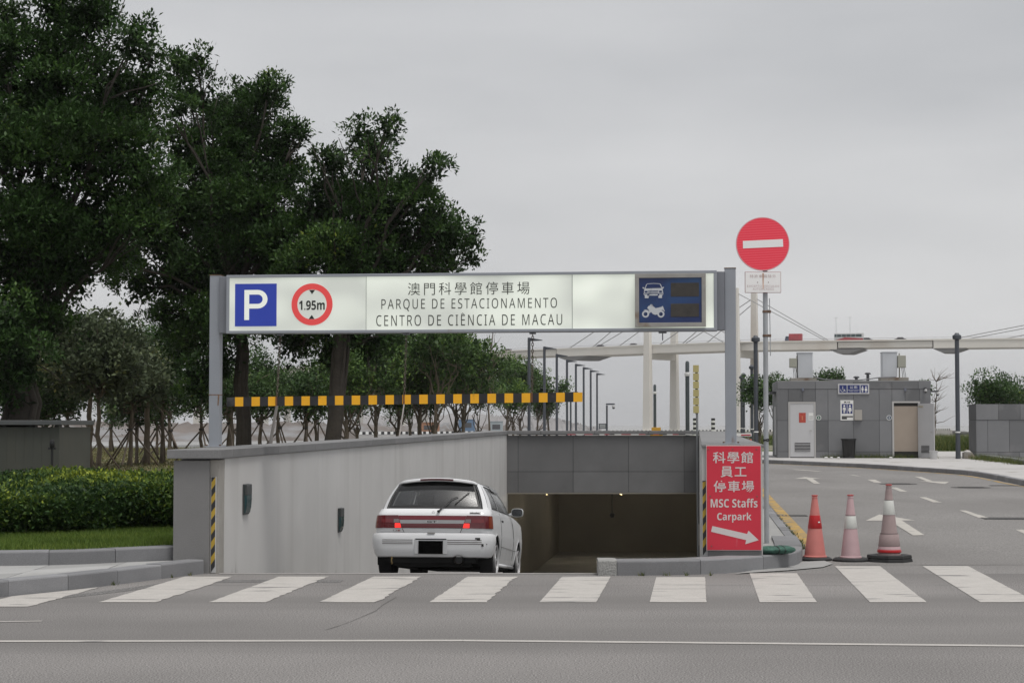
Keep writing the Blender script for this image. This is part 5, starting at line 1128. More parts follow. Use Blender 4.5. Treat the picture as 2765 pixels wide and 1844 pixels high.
r, w, z0_, z1_ = roofbox('roof_tank', 'tall pale zinc tank on the toilet roof above the closed door', 372, 500, 237, 455, .9, GALB, 'tank', .8); MB().box(-.02, w + .02, -.02, .92, z1_, z1_ + .03).build('lid', GALB, r); MB().box(-.03, -.012, .05, .10, z0_ - .1, z1_ - .05).build('corner_post', mat('grey_ink'), r)
r, w, z0_, z1_ = roofbox('roof_tank', 'tall pale zinc tank on the toilet roof above the open doorway', 1115, 1240, 232, 447, .9, GALB, 'tank', .8); MB().box(-.02, w + .02, -.02, .92, z1_, z1_ + .03).build('lid', GALB, r)
BEI = mat('cable_beige', (.34, .34, .29), .5)
for x0, x1, yt, yb, px_, lab in ((298, 362, 282, 365, 366, 'beige cable box strapped to the left roof tank with hanging wires'), (1245, 1317, 258, 366, 1266, 'beige cable box on a thin mast beside the roof tank over the doorway')):
    r, w, z0_, z1_ = roofbox('cable_box', lab, x0, x1, yt, yb, .25, BEI, 'electrical box', .75)
    MB().box(.02, w - .02, -.012, 0, z0_ + .03, z1_ - .03).build('door_panel', BEI, r); q = (px_ - x0) / (x1 - x0) * w
    MB().tube([(q, .28, 0), (q, .28, z1_ + .1)], .025, 8).build('mast', mat('mast', (.3, .28, .24), .6), r)
    for k in range(3): MB().tube([(w * .5 + k * .05, .1, z0_), (w * .5 + .03 + k * .06, .08, z0_ * .5), (w * .6 + k * .07, .1, .03)], .010, 5).build('cable', BLACK, r)
for x_, yt, lab in ((883, 440, 'short dark vent pipe with mushroom cap on the toilet roof'), (983, 408, 'taller dark vent pipe with mushroom cap on the toilet roof')):
    a, zt_ = tp_(x_, yt, -.5); p = Vector(TO) + Matrix.Rotation(TR, 3, 'Z') @ Vector((a, .5, TT + .02)); r = thing('vent_pipe', lab, 'pipe', tuple(p), TR); h_ = zt_ - TT - .02
    MB().tube([(0, 0, 0), (0, 0, h_ - .06)], .06, 12).build('pipe', mat('dark_metal'), r, smooth='auto'); MB().lathe([(.06, h_ - .08), (.12, h_ - .07), (.12, h_ - .03), (.07, h_)], 16).build('cap', mat('dark_metal'), r, smooth='auto')
hs = MB(); pts = [(505, 440), (540, 455), (600, 468), (700, 478), (800, 480), (900, 474), (1000, 464), (1080, 452), (1230, 447)]; hs.tube([Vector((tp_(x_, y_, -.3)[0], .3, max(TT + .05, tp_(x_, y_, -.3)[1]))) for x_, y_ in pts], .022, 8)
o = hs.build('roof_hose', mat('grey_hose', (.16, .16, .17), .6), None, smooth=True, loc=TO); o.rotation_euler = (0, 0, TR); prop(o, 'long grey hose sagging along the toilet roof edge', 'hose')
# things at its foot
p = Vector(((c5(812, 1)[0] - CX) / F * 73.1, 73.1, g(73.1) + .137)); r = thing('litter_bin', 'black tapered litter bin against the toilet wall', 'bin', tuple(p)); s_ = F / p.y
MB().lathe([(.215, 0), (.23, .02), (.275, .70), (.28, .72)], 24).build('bin_body', mat('bin_black', (.010, .010, .011), .35, var=.2, vs=6), r, smooth='auto'); MB().lathe([(.285, .70), (.305, .71), (.305, .76), (.28, .76), (.27, .70)], 24).build('rim', mat('bin_black'), r, smooth='auto'); MB().lathe([(.22, .0), (.24, .001), (.24, .05), (.23, .06)], 24).build('foot_ring', mat('bin_black'), r, smooth='auto')
p = Vector(((c5(1552, 1)[0] - CX) / F * 71.7, 71.7, g(71.7) + .137)); r = thing('waste_basket', 'small white plastic basket at the foot of the open door', 'basket', tuple(p)); MB().lathe([(.12, 0), (.13, .01), (.155, .29), (.165, .30), (.165, .315), (.14, .315), (.12, .02)], 20).build('basket', mat('white_plastic', (.5, .5, .5), .5), r, smooth='auto'); MB().lathe([(.168, .30), (.172, .305), (.172, .318), (.165, .32)], 20).build('rim', mat('white_plastic'), r)
p = Vector(((c5(1848, 1)[0] - CX) / F * 72.4, 72.4, g(72.4) + .137)); r = thing('stone_block', 'squat pale stone block with a rounded top beside the grey wall', 'block', tuple(p)); MB().box(-.17, .17, -.15, .15, 0, .24).build('block', STAINC, r, bevel=.02); MB().lathe([(.14, .24), (.14, .27), (.09, .31), (.01, .32)], 16).build('rounded_top', mat('pale_top', (.45, .44, .42), .7), r, smooth='auto')
p = Vector(((c5(1900, 1)[0] - CX) / F * 72.5, 72.5, g(72.5) + .137)); r = thing('propped_board', 'weathered board propped against the corner of the grey wall', 'board', tuple(p)); MB().hexa([(-.02, -.2, 0), (.06, -.2, 0), (.08, -.17, 0), (0, -.17, 0), (-.26, .1, .34), (-.18, .1, .34), (-.16, .13, .34), (-.24, .13, .34)]).build('plank', mat('weathered', (.22, .18, .15), .8), r); MB().hexa([(.03, -.22, 0), (.08, -.22, 0), (.09, -.2, 0), (.04, -.2, 0), (-.12, .08, .26), (-.07, .08, .26), (-.06, .1, .26), (-.11, .1, .26)]).build('plank', mat('weathered'), r)
for k, (x_, y_) in enumerate(((613, 1143), (660, 1150), (722, 1145), (1178, 1150))):
    p = Vector(((c5(x_, 1)[0] - CX) / F * 72.8, 72.8, g(72.8) + .137)); o = MB().lathe([(.05, 0), (.07, .02), (.06, .06), (.01, .07)], 9).build('litter', WHITE, None, smooth=True, loc=tuple(p)); o.scale = (1, .7, .8); o.rotation_euler = (0, 0, k); prop(o, 'crumpled white litter on the pavement by the toilet wall', 'litter', 'white litter by the toilet')
# grey tiled wall block on the right
WO = (px(c5(1890, 1)[0], 1, 73)[0], 73.0, .428); wb = thing('tiled_wall', 'long low grey stone-tiled wall block with a shrub behind it', 'wall', WO, TR)
def wp_(x, y): return onplane(*c5(x, y), WO, TR)
MB().box(.03, 9, .03, 2.0, 0, wp_(1950, 684)[1] - .03).build('wall_core', JOINT, wb); ht = wp_(1950, 684)[1]; zz = [0, wp_(1950, 1103)[1], wp_(1950, 822)[1], ht]; st = wp_(2222, 900)[0] - wp_(2033, 900)[0]
for r_, off in ((0, 0.), (1, wp_(2033, 900)[0]), (2, wp_(2127, 700)[0])):
    xs = [0] + ([off + st * i for i in range(16)] if r_ else [st * (i + 1) for i in range(15)])
    for a, c in zip(xs, xs[1:]):
        if a < 8.9: tile(a, min(c, 9), zz[r_], zz[r_ + 1], wb, y=-.02 if r_ == 2 else 0)
for r_ in range(3): MB().box(0, .03, .04, 2.0, zz[r_] + .006, zz[r_ + 1] - .006).build('stone_tile', TILE, wb)
MB().box(0, 9, .0, 2.0, ht - .03, ht).build('top_slab', TILE, wb)
# low planter kerb
pk = [gnd(*c5(x_, y_), 0, lambda y: g(y) + .135) for x_, y_ in ((1965, 1160), (2240, 1195), (2500, 1240))]
kerb('planter_kerb', [(p.x, p.y) for p in pk], .16, .3, .9, lambda y: g(y) + .13, sub=1)

# ------------------------------------------------------------------ lamp posts and columns
DPOLE = mat('dark_pole_paint', (.055, .062, .075), .45, var=.06, vs=2)
def flag_lamp(u, vt, D):
    zt_ = px(u, vt, D).z; X = (u - CX) / F * D; r = thing('lamp_post', 'slender dark lamp post with a flat wedge head, one of the promenade row', 'lamp post', (X, D, .44), 0, 'wedge-head lamp posts in a row')
    h_ = zt_ - .44; MB().lathe([(.09, 0), (.085, h_ - .1), (.07, h_), (.001, h_ + .01)], 14).build('pole', DPOLE, r, smooth='auto'); MB().lathe([(.13, 0), (.13, .03), (.095, .05)], 14).build('base_flange', DPOLE, r, smooth='auto')
    MB().hexa([(.06, -.12, h_ - .20), (.74, -.05, h_ - .16), (.74, .05, h_ - .16), (.06, .12, h_ - .20), (.10, -.12, h_ - .02), (.74, -.05, h_ - .13), (.74, .05, h_ - .13), (.10, .12, h_ - .02)]).box(-.07, .1, -.06, .06, h_ - .08, h_ - .02).build('lamp_head', DPOLE, r, bevel=.008)
for u, vt in ((1428.6, 911.6), (1470, 935.5), (1503.5, 955.6), (1531, 971), (1555, 982), (1576, 991), (1595, 998.6), (1612, 1007)): flag_lamp(u, vt, 4.75 * F / (1146 - vt))
def cap_lamp(u, vt, D, zb, label):
    zt_ = px(u, vt, D).z; X = (u - CX) / F * D; r = thing('lamp_post', label, 'lamp post', (X, D, zb), 0, 'round-capped lamp posts'); h_ = zt_ - zb
    MB().lathe([(.10, 0), (.085, 1.0), (.085, h_ - .3), (.001, h_ - .3)], 14).build('pole', DPOLE, r, smooth='auto'); MB().lathe([(.06, h_ - .31), (.10, h_ - .26), (.16, h_ - .24), (.17, h_ - .2), (.17, h_ - .1), (.10, h_ - .06), (.07, h_), (.001, h_)], 18).build('lamp_cap', DPOLE, r, smooth='auto'); MB().lathe([(.094, 1.0), (.096, 1.01), (.096, 1.04), (.09, 1.05)], 14).build('pale_ring', WHITE, r)
cap_lamp(2585, 899, 72, .428, 'tall dark round-capped lamp post on the pavement beside the toilet')
cap_lamp(2041, 906, 74, .43, 'dark round-capped lamp post standing close to the no-entry pole')
for u, vt, D in ((2030, 985, 110), (2008, 1007, 128), (2002, 1013, 134)): cap_lamp(u, vt, D, .45, 'distant dark round-capped lamp post behind the right gantry post')
cap_lamp(2635, 1024, 146, .46, 'distant dark round-capped lamp post rising behind the tiled wall')
def column(u, vt, D, label, plinth):
    zt_ = px(u, vt, D).z; X = (u - CX) / F * D; r = thing('light_column', label, 'light column', (X, D, .44)); h_ = zt_ - .44; rr = .088 if not plinth else .1
    MB().lathe([(rr, 0), (rr, h_ - .6), (rr * .97, h_ - .6), (rr * .97, h_ - .08), (rr * .6, h_), (.001, h_)], 16).build('shaft', mat('column_green', (.06, .075, .078), .45), r, smooth='auto'); MB().lathe([(rr + .02, h_ - .64), (rr + .03, h_ - .62), (rr + .03, h_ - .50), (rr + .01, h_ - .48)], 16).build('white_ring', WHITE, r, smooth='auto')
    if plinth: z_ = px(1772, 1160, D).z - .44; MB().box(-.22, .38, -.25, .25, z_ - .1, z_ + .16).box(-.3, .5, -.3, .3, 0, z_ - .1).build('plinth', mat('plinth_yellow', (.55, .30, .03), .6, var=.15, vs=3), r, bevel=.02)
column(1856, 975, 79, 'dark round-topped light column with white ring beside the yellow panels', False)
column(1768, 1038, 125, 'distant dark round-topped light column on a yellow plinth', True)
# six pale yellow panels on a pole
yp = (px(1879, 1100, 54.4).x, 54.4, -2.6); r = thing('panel_pole', 'grey pole carrying six pale yellow square panels one above another', 'sign', yp)
zt_ = px(1879, 986, 54.4).z + 2.6; MB().tube([(.05, 0, 0), (.03, 0, zt_ - .1)], .035, 10).build('pole', mat('panel_pole_grey', (.22, .23, .24), .5), r)
YPN = mat('pale_yellow_panel', (.46, .40, .17), .55, var=.05, vs=8)
for k in range(6): z_ = zt_ - k * .2385; MB().box(-.083, .087, -.06, -.035, z_ - .212, z_).build('panel', YPN, r, bevel=.004); MB().box(-.02, .05, -.05, .0, z_ - .235, z_ - .214).build('clip', BLACK, r)
# camera masts, boards
def cctv(u, vt, D, label, sign=False):
    zt_ = px(u, vt, D).z; X = (u - CX) / F * D; r = thing('camera_mast', label, 'camera mast', (X, D, .44)); h_ = zt_ - .44
    MB().tube([(0, 0, 0), (0, 0, h_ - .1)], .05, 10).build('pole', DPOLE, r, smooth='auto'); MB().box(-.05, .42, -.04, .04, h_ - .08, h_).build('arm', DPOLE, r)
    cm = MB().lathe([(.05, h_ - .1), (.085, h_ - .13), (.085, h_ - .22)], 14, (.36, 0, 0)).build('camera', mat('camera_white'), r, smooth='auto'); MB().lathe([(.08, h_ - .22), (.05, h_ - .29), (.01, h_ - .30)], 14, (.36, 0, 0)).build('dome', BLACK, cm, smooth=True)
cctv(1638.5, 1089, 100, 'slim dark mast with a dome camera on a short arm'); cctv(1541, 1058, 105, 'dark camera mast with a flat arm standing among the lamp row')
p = px(1627, 1151, 98); r = thing('info_board', 'small framed information board on two legs near the camera mast', 'board', (p.x, p.y, .44)); z_ = p.z - .44
for s in (-1, 1): MB().box(s * .19 - .015, s * .19 + .015, -.015, .015, 0, z_ + .15).build('leg', DPOLE, r)
MB().box(-.19, .19, -.02, .02, z_ - .13, z_ + .15).build('frame', DPOLE, r); MB().box(-.15, .15, -.025, -.018, z_ - .09, z_ + .11).build('panel', mat('board_panel', (.32, .34, .34), .5), r); MB().box(-.11, .11, -.028, -.0255, z_ - .01, z_ + .03).build('print', mat('grey_ink'), r)
for u in (1876, 1925):
    D = 150; X = (u - CX) / F * D; r = thing('striped_post', 'black and white banded post on the promenade', 'post', (X, D, .44), 0, 'banded posts on the promenade'); zt_ = px(u, 1129, D).z - .44; n = 10
    for k in range(n): MB().lathe([(.16, zt_ * k / n), (.16, zt_ * (k + 1) / n)], 12).build('band', BLACK if k % 2 else WHITE, r)
# low black-and-white promenade barrier along the shore
(xa, ya), (xb, yb) = (-10.8, 131), (54, 229); dl_ = Vector((xb - xa, yb - ya, 0)); ln = dl_.length; rb_ = math.atan2(dl_.y, dl_.x)
r = thing('promenade_barrier', 'long low promenade barrier with a dotted black and white top edge', 'barrier', (xa, ya - 1.2, .44), rb_); MB().box(0, ln, -.12, .12, 0, .62).build('barrier_base', mat('barrier_grey', (.38, .37, .36), .8, var=.1, vs=.5), r)
bd, bw = MB(), MB(); k = 0; x_ = 0
while x_ < ln - .5: (bd if k % 2 else bw).box(x_, x_ + .34, -.14, .14, .62, .80); x_ += .36; k += 1
o = bd.build('black_blocks', BLACK, r); o['kind'] = 'stuff'; o = bw.build('white_blocks', WHITE, r); o['kind'] = 'stuff'
# red and white barrier plank behind the right wall
p = px(2005, 1173.5, 62); r = thing('barrier_plank', 'white barrier plank with a red bar behind the right ramp wall', 'barrier', (p.x, 62, g(62))); z_ = p.z - g(62)
MB().box(-.5, .30, -.02, .02, z_ - .05, z_ + .05).build('plank', WHITE, r); MB().box(-.05, .27, -.024, -.0205, z_ - .03, z_ + .012).build('red_bar', REDP, r)
for s in (-.45, .2): MB().box(s - .03, s + .03, -.0, .05, 0, z_ - .05).build('leg', mat('weathered'), r)
p = px(2027, 1185, 60.5); r = thing('traffic_cone', 'small distant orange cone beside the barrier plank', 'traffic cone', (p.x, 60.5, g(60.5))); z_ = p.z - g(60.5); MB().lathe([(.16, .03), (.03, z_), (.001, z_)], 16).build('cone_body', mat('cone_orange', (.5, .12, .08), .6), r, smooth='auto'); MB().box(-.2, .2, -.2, .2, 0, .03).build('base', RUBBER, r)

# ------------------------------------------------------------------ bridge
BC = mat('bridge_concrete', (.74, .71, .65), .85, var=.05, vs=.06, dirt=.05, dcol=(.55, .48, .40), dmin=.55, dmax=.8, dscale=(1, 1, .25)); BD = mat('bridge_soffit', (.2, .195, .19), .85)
BRL = [(-420, 1130, 15), (-150, 900, 26), (1, 768, 32.6), (54, 728, 33.1), (85.8, 704.6, 33.3), (186, 672, 33.2), (400, 618, 32.5)]
br = thing('cable_bridge', 'long pale concrete cable-stayed road bridge across the water', 'bridge', (85.8, 704.6, -2.5)); BO = (85.8, 704.6, -2.5)
def bp(x):
    for a, c in zip(BRL, BRL[1:]):
        if a[0] <= x <= c[0]: f = (x - a[0]) / (c[0] - a[0]); return Vector(tuple(a[i] + (c[i] - a[i]) * f for i in range(3)))
def bnorm(x): d = bp(min(x + 3, 399)) - bp(max(x - 3, -419)); return Vector((-d.y, d.x, 0)).normalized()
def bx_at(u):
    lo, hi = -419, 399
    for _ in range(50):
        m_ = (lo + hi) / 2; p = bp(m_); (lo, hi) = (m_, hi) if p.x / p.y < (u - CX) / F else (lo, m_)
    return lo
BWD = 17
def deck(u0x, u1x, dz0, dz1, y0, y1, name, m):
    bd = MB(); n = max(1, int((u1x - u0x) / 12))
    for i in range(n):
        A, B_ = u0x + (u1x - u0x) * i / n, u0x + (u1x - u0x) * (i + 1) / n; q = []
        for z in (dz0, dz1):
            for xx_, yy in ((A, y0), (B_, y0), (B_, y1), (A, y1)): q.append(bp(xx_) + bnorm(xx_) * yy + Vector((0, 0, z)))
        bd.hexa(q)
    return bd.build(name, m, br, world=BO)
nodes_ = [-419, bx_at(1290), bx_at(1502), bx_at(1745), bx_at(2262), bx_at(2520), 399]
for a, c, thin in zip(nodes_, nodes_[1:], (1, 1, 0, 0, 1, 0)): deck(a + .2, c - .2, -2.9 if thin else -3.4, -.55, .35 if thin else 0, BWD, 'deck_girder', BC)
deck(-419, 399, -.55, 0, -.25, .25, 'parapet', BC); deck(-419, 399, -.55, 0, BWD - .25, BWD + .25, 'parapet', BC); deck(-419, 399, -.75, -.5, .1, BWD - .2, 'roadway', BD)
deck(-419, 399, .55, .62, -.05, .05, 'handrail', mat('rail_brown', (.15, .1, .09), .7))
for u0, u1 in ((1268, 1320), (1500, 1592), (2236, 2330), (2515, 2612)):
    A, B_ = bx_at(u0), bx_at(u1); bd = MB(); q = []
    for xx_, zz_ in ((A, -3.3), (A + (B_ - A) * .28, -4.9), (A + (B_ - A) * .6, -5.0), (B_, -3.3)):
        for yy in (.3, BWD - .3): q.append(bp(xx_) + bnorm(xx_) * yy + Vector((0, 0, zz_)))
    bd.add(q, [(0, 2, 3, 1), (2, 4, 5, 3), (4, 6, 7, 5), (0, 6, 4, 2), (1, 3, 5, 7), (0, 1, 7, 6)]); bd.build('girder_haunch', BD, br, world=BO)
def leg(x, side, zt_, name='pylon_leg', w=1.25):
    P = bp(x) + bnorm(x) * side; t = (bp(x + 2) - bp(x - 2)); t.z = 0; t.normalize(); nn = bnorm(x); bd = MB()
    for z0_, z1_, w0, w1 in ((-3, 30, w * 1.35, w * 1.05), (30, zt_, w * 1.05, w * .85)):
        q = [P + t * sx * ww + nn * sy * ww * .8 + Vector((0, 0, z_ - P.z)) for z_, ww in ((z0_, w0), (z1_, w1)) for sx, sy in ((-1, -1), (1, -1), (1, 1), (-1, 1))]; bd.hexa(q)
    bd.build(name, BC, br, world=BO); bd = MB(); q = [P + t * sx * 2.4 + nn * sy * 2.0 + Vector((0, 0, z_ - P.z)) for z_ in (-3, -.6) for sx, sy in ((-1, -1), (1, -1), (1, 1), (-1, 1))]; bd.hexa(q); bd.build('pylon_footing', BC, br, world=BO)
    return P
tops = {}
for u, zt_ in ((1754, 53.5), (1991, 53.6), (3010, 53)):
    x = bx_at(u) if u < 2700 else 262.; a = leg(x, -1.3, zt_); c = leg(x, BWD + 1.6, zt_); tops[u] = (a.copy(), c.copy(), zt_, x)
    for zc, hh in ((28.6, 2.6),):
        t = (bp(x + 2) - bp(x - 2)); t.z = 0; t.normalize(); q = [p_ + t * s_ * .9 + Vector((0, 0, z_ - p_.z)) for z_ in (zc - hh / 2, zc + hh / 2) for p_, s_ in ((a, -1), (a, 1), (c, 1), (c, -1))]; MB().hexa(q).build('cross_beam', BC, br, world=BO)
CAB = mat('stay_cable', (.30, .30, .30), .6)
def cable(u, dst_x, zt_=52, sides=(0, 1)):
    for sd_ in sides:
        P = tops[u][sd_].copy(); P.z = zt_ - .8 * sd_; Q = bp(dst_x) + bnorm(dst_x) * (.2 if sd_ == 0 else BWD - .2) + Vector((0, 0, -.6)); MB().tube([P, Q], .17, 6).build('stay_cable', CAB, br, world=BO)
cable(1754, bx_at(1532)); cable(1754, bx_at(1595), 50); cable(1754, bx_at(1960), 50.5); cable(1991, bx_at(1776)); cable(1991, bx_at(1838), 50); cable(1991, bx_at(2236)); cable(3010, bx_at(2556), 52.5); cable(3010, bx_at(2700), 49, (0,))
for u in (345, 525, 710, 905, 1080):
    x = bx_at(u); P = bp(x)
    for side in (1.5, BWD - 1.5): leg(x, side, P.z - 2.8, 'pier', 1.0)
def bdir(x): d = bp(min(x + 3, 399)) - bp(max(x - 3, -419)); return math.atan2(d.y, d.x)
def on_deck(x, lane): P = bp(x) + bnorm(x) * lane; return (P.x, P.y, P.z - .5)
GLV = mat('bus_glass', (.03, .06, .06), .2); VW = mat('vehicle_white', (.62, .63, .63), .4); VR = mat('vehicle_red', (.42, .03, .04), .4)
x = bx_at(2291); r = thing('coach', 'white coach with red flank stripe driving over the bridge', 'coach', on_deck(x, 3.0), bdir(x)); Lb = 10.8
MB().box(-Lb / 2, Lb / 2, -1.25, 1.25, .45, 3.25).build('body', VW, r, bevel=.15); MB().box(-Lb / 2 + .1, Lb / 2 - .6, -1.27, -1.24, 1.75, 2.75).build('window_band', GLV, r); MB().box(-Lb / 2 - .02, -Lb / 2 + .05, -1.1, 1.1, 1.5, 2.8).build('windscreen', GLV, r)
for k in range(5): MB().box(-Lb / 2 + .9 + k * 1.75, -Lb / 2 + 1.02 + k * 1.75, -1.285, -1.26, 1.75, 2.75).build('window_pillar', VW, r)
MB().hexa([(-Lb / 2 + .3, -1.28, .55), (Lb / 2 - .1, -1.28, .55), (Lb / 2 - .1, -1.255, .55), (-Lb / 2 + .3, -1.255, .55), (-1.5, -1.28, 1.65), (Lb / 2 - .1, -1.28, 1.2), (Lb / 2 - .1, -1.255, 1.2), (-1.5, -1.255, 1.65)]).build('red_stripe', VR, r)
for k in (-3.6, 3.0):
    for s in (-1, 1): MB().lathe([(.48, -.14), (.48, .14)], 16, (k, s * 1.12, .48), axis='Y').build('wheel', RUBBER, r)
x = bx_at(2142); r = thing('box_truck', 'red box truck with dark blue cab driving over the bridge', 'truck', on_deck(x, 3.0), bdir(x))
MB().box(-1.9, 3.0, -1.15, 1.15, .75, 3.25).build('cargo_box', mat('truck_red', (.45, .05, .06), .45, var=.25, vs=.8), r, bevel=.04); MB().hexa([(-3.5, -1.1, .5), (-1.98, -1.1, .5), (-1.98, 1.1, .5), (-3.5, 1.1, .5), (-3.15, -1.05, 2.35), (-1.98, -1.05, 2.35), (-1.98, 1.05, 2.35), (-3.15, 1.05, 2.35)]).build('cab', mat('truck_blue', (.10, .12, .2), .4), r, bevel=.06); MB().box(-3.1, -2.2, -1.12, -1.09, 1.5, 2.1).build('cab_window', GLV, r)
MB().box(-3.4, 3.0, -.45, .45, .5, .75).build('chassis', RUBBER, r)
for k in (-2.7, 1.9):
    for s in (-1, 1): MB().lathe([(.45, -.14), (.45, .14)], 16, (k, s * 1.0, .45), axis='Y').build('wheel', RUBBER, r)
def bridge_car(u, m, label, lane=3.0):
    x = bx_at(u); r = thing('distant_car', label, 'car', on_deck(x, lane), bdir(x)); MB().box(-2.1, 2.1, -.85, .85, .3, .85).build('body', m, r, bevel=.12); MB().hexa([(-1.5, -.78, .85), (1.5, -.78, .85), (1.5, .78, .85), (-1.5, .78, .85), (-.9, -.66, 1.45), (.9, -.66, 1.45), (.9, .66, 1.45), (-.9, .66, 1.45)]).build('cabin', mat('distant_glass', (.06, .06, .065), .3), r, bevel=.08)
    for k in (-1.3, 1.3):
        for s in (-1, 1): MB().lathe([(.31, -.1), (.31, .1)], 14, (k, s * .8, .31), axis='Y').build('wheel', RUBBER, r)
bridge_car(2339, mat('car_grey', (.12, .12, .13), .4), 'dark grey car following the coach over the bridge'); bridge_car(2430, mat('car_black', (.03, .03, .03), .4), 'black car alone on the bridge right of the coach'); bridge_car(1700, VW, 'white car on the bridge beside the first pylon'); bridge_car(1610, mat('car_grey'), 'dark grey car on the bridge near the stay cable anchor'); bridge_car(1360, mat('car_redbrown', (.2, .06, .05), .4), 'reddish car on the bridge above the tree tops')
for u in (2250, 2288):
    x = bx_at(u); r = thing('bridge_lamp', 'very thin tall lamp mast on the bridge', 'lamp post', on_deck(x, 8.5), bdir(x), 'lamp masts on the bridge'); MB().tube([(0, 0, 0), (0, 0, 9.5)], [.09, .05], 6).build('mast', CAB, r); MB().tube([(-.9, 0, 9.4), (0, 0, 9.5), (.9, 0, 9.4)], .05, 6).build('lamp_arm', CAB, r)

# ------------------------------------------------------------------ far shores
def ridge(name, pts, depth, m, seed, rough_=.5):
    rg = np.random.default_rng(seed); bd = MB(); K = 6; P = []
    n = 160; xs = np.linspace(0, 1, n)
    def ev(t):
        t *= len(pts) - 1; i = min(int(t), len(pts) - 2); f = t - i; return [pts[i][j] + (pts[i + 1][j] - pts[i][j]) * f for j in range(3)]
    for t in xs:
        x, y, z = ev(t)
        for k in range(K + 1):
            f = k / K; hh = -2.6 + (z + 2.6) * math.sin(f * PI / 2) ** .8; bd.v.append((x + rg.normal() * .4, y + f * depth, hh + (rg.normal() * rough_ * (.3 + f) if 0 < k else 0)))
    bd.f = [(i * (K + 1) + k, (i + 1) * (K + 1) + k, (i + 1) * (K + 1) + k + 1, i * (K + 1) + k + 1) for i in range(n - 1) for k in range(K)]
    return structure(bd.build(name, m, smooth=True))
ridge('far_bank', [(-420, 430, 2.6), (-140, 460, 2.4), (-70, 480, 2.0), (-20, 520, 1.6), (12, 560, .6)], 40, mat('far_bank_earth', (.14, .12, .108), .95, var=.3, vs=.05, dirt=.06, dcol=(.22, .22, .225), dmin=.45, dmax=.6, dscale=(1, 1, 6)), 3)
ridge('distant_shore', [(-120, 1350, 9), (-20, 1300, 8.5), (10, 1280, 8), (30, 1270, 6.5), (48, 1260, 2), (62, 1255, -2)], 120, mat('distant_shore_earth', (.25, .24, .24), .95, var=.2, vs=.02), 5, .8)
def container(u, v, D, w, h, col, label):
    p = px(u, v, D); r = thing('site_cabin', label, 'cabin', (p.x, D, p.z - h)); MB().box(-w / 2, w / 2, 0, 2.4, 0, h).build('shell', mat('cabin%.2f' % col[0], col, .6, var=.1, vs=.5), r, bevel=.05); MB().box(-w * .3, w * .3, -.05, 0, h * .35, h * .75).build('opening', mat('distant_glass'), r); MB().box(-w / 2 - .1, w / 2 + .1, -.1, 2.5, h, h + .12).build('roof', mat('cabin%.2f' % col[0]), r)
container(1160, 1141, 500, 5.2, 2.9, (.36, .17, .09), 'rusty orange site cabin on the far bank'); container(1260, 1133, 520, 4.6, 3.4, (.12, .20, .32), 'blue site cabin on the far bank behind the trees'); container(1340, 1138, 505, 3.6, 3.2, (.35, .40, .42), 'pale blue site cabin at the tip of the far bank')
# rocks at the water's edge on the right
rg = np.random.default_rng(9); bd = MB()
for k in range(420):
    x = 20 + 80 * rg.random(); y = shore_y(x) + rg.normal() * 1.2; s_ = .5 + rg.random() * .8; q = [Vector((math.cos(a) * s_ * (.7 + .5 * rg.random()), math.sin(a) * s_ * (.7 + .5 * rg.random()), 0)) for a in np.linspace(0, 2 * PI, 7)[:-1]]; z0_ = .1 + rg.random() * .3
    bd.add([(x + p.x, y + p.y, z0_ - .6) for p in q] + [(x + p.x * .6, y + p.y * .6, z0_ + s_ * .5 * (.6 + .6 * rg.random())) for p in q], [tuple(range(6, 12))] + [(i, (i + 1) % 6, (i + 1) % 6 + 6, i + 6) for i in range(6)])
o = bd.build('shore_rocks', mat('rock_grey', (.10, .098, .095), .9, var=.3, vs=.4)); prop(o, 'dark rubble bank along the water beyond the verge', 'rocks', kind='stuff')
# ------------------------------------------------------------------ foliage
BARK = mat('ficus_bark', (.045, .038, .031), .95, var=.3, vs=4, bump=.9, bs=18); BARK2 = mat('young_bark', (.13, .105, .08), .95, var=.3, vs=5, bump=.8, bs=25)
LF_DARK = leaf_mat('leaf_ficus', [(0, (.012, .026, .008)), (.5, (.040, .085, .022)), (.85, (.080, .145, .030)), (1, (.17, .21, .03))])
LF_MID = leaf_mat('leaf_park', [(0, (.022, .044, .017)), (.5, (.060, .112, .036)), (.85, (.105, .18, .05)), (1, (.17, .22, .05))])
LF_LIGHT = leaf_mat('leaf_young', [(0, (.032, .062, .020)), (.5, (.080, .145, .038)), (.85, (.14, .225, .045)), (1, (.22, .29, .055))])
LF_OLIVE = leaf_mat('leaf_olive', [(0, (.042, .056, .034)), (.5, (.080, .105, .056)), (.85, (.14, .17, .085)), (1, (.22, .21, .07))])
LF_HEDGE = leaf_mat('leaf_hedge', [(0, (.020, .042, .016)), (.4, (.038, .078, .024)), (.62, (.085, .14, .026)), (1, (.28, .33, .04))])
def unit(a): return a / np.maximum(np.linalg.norm(a, axis=1, keepdims=True), 1e-9)
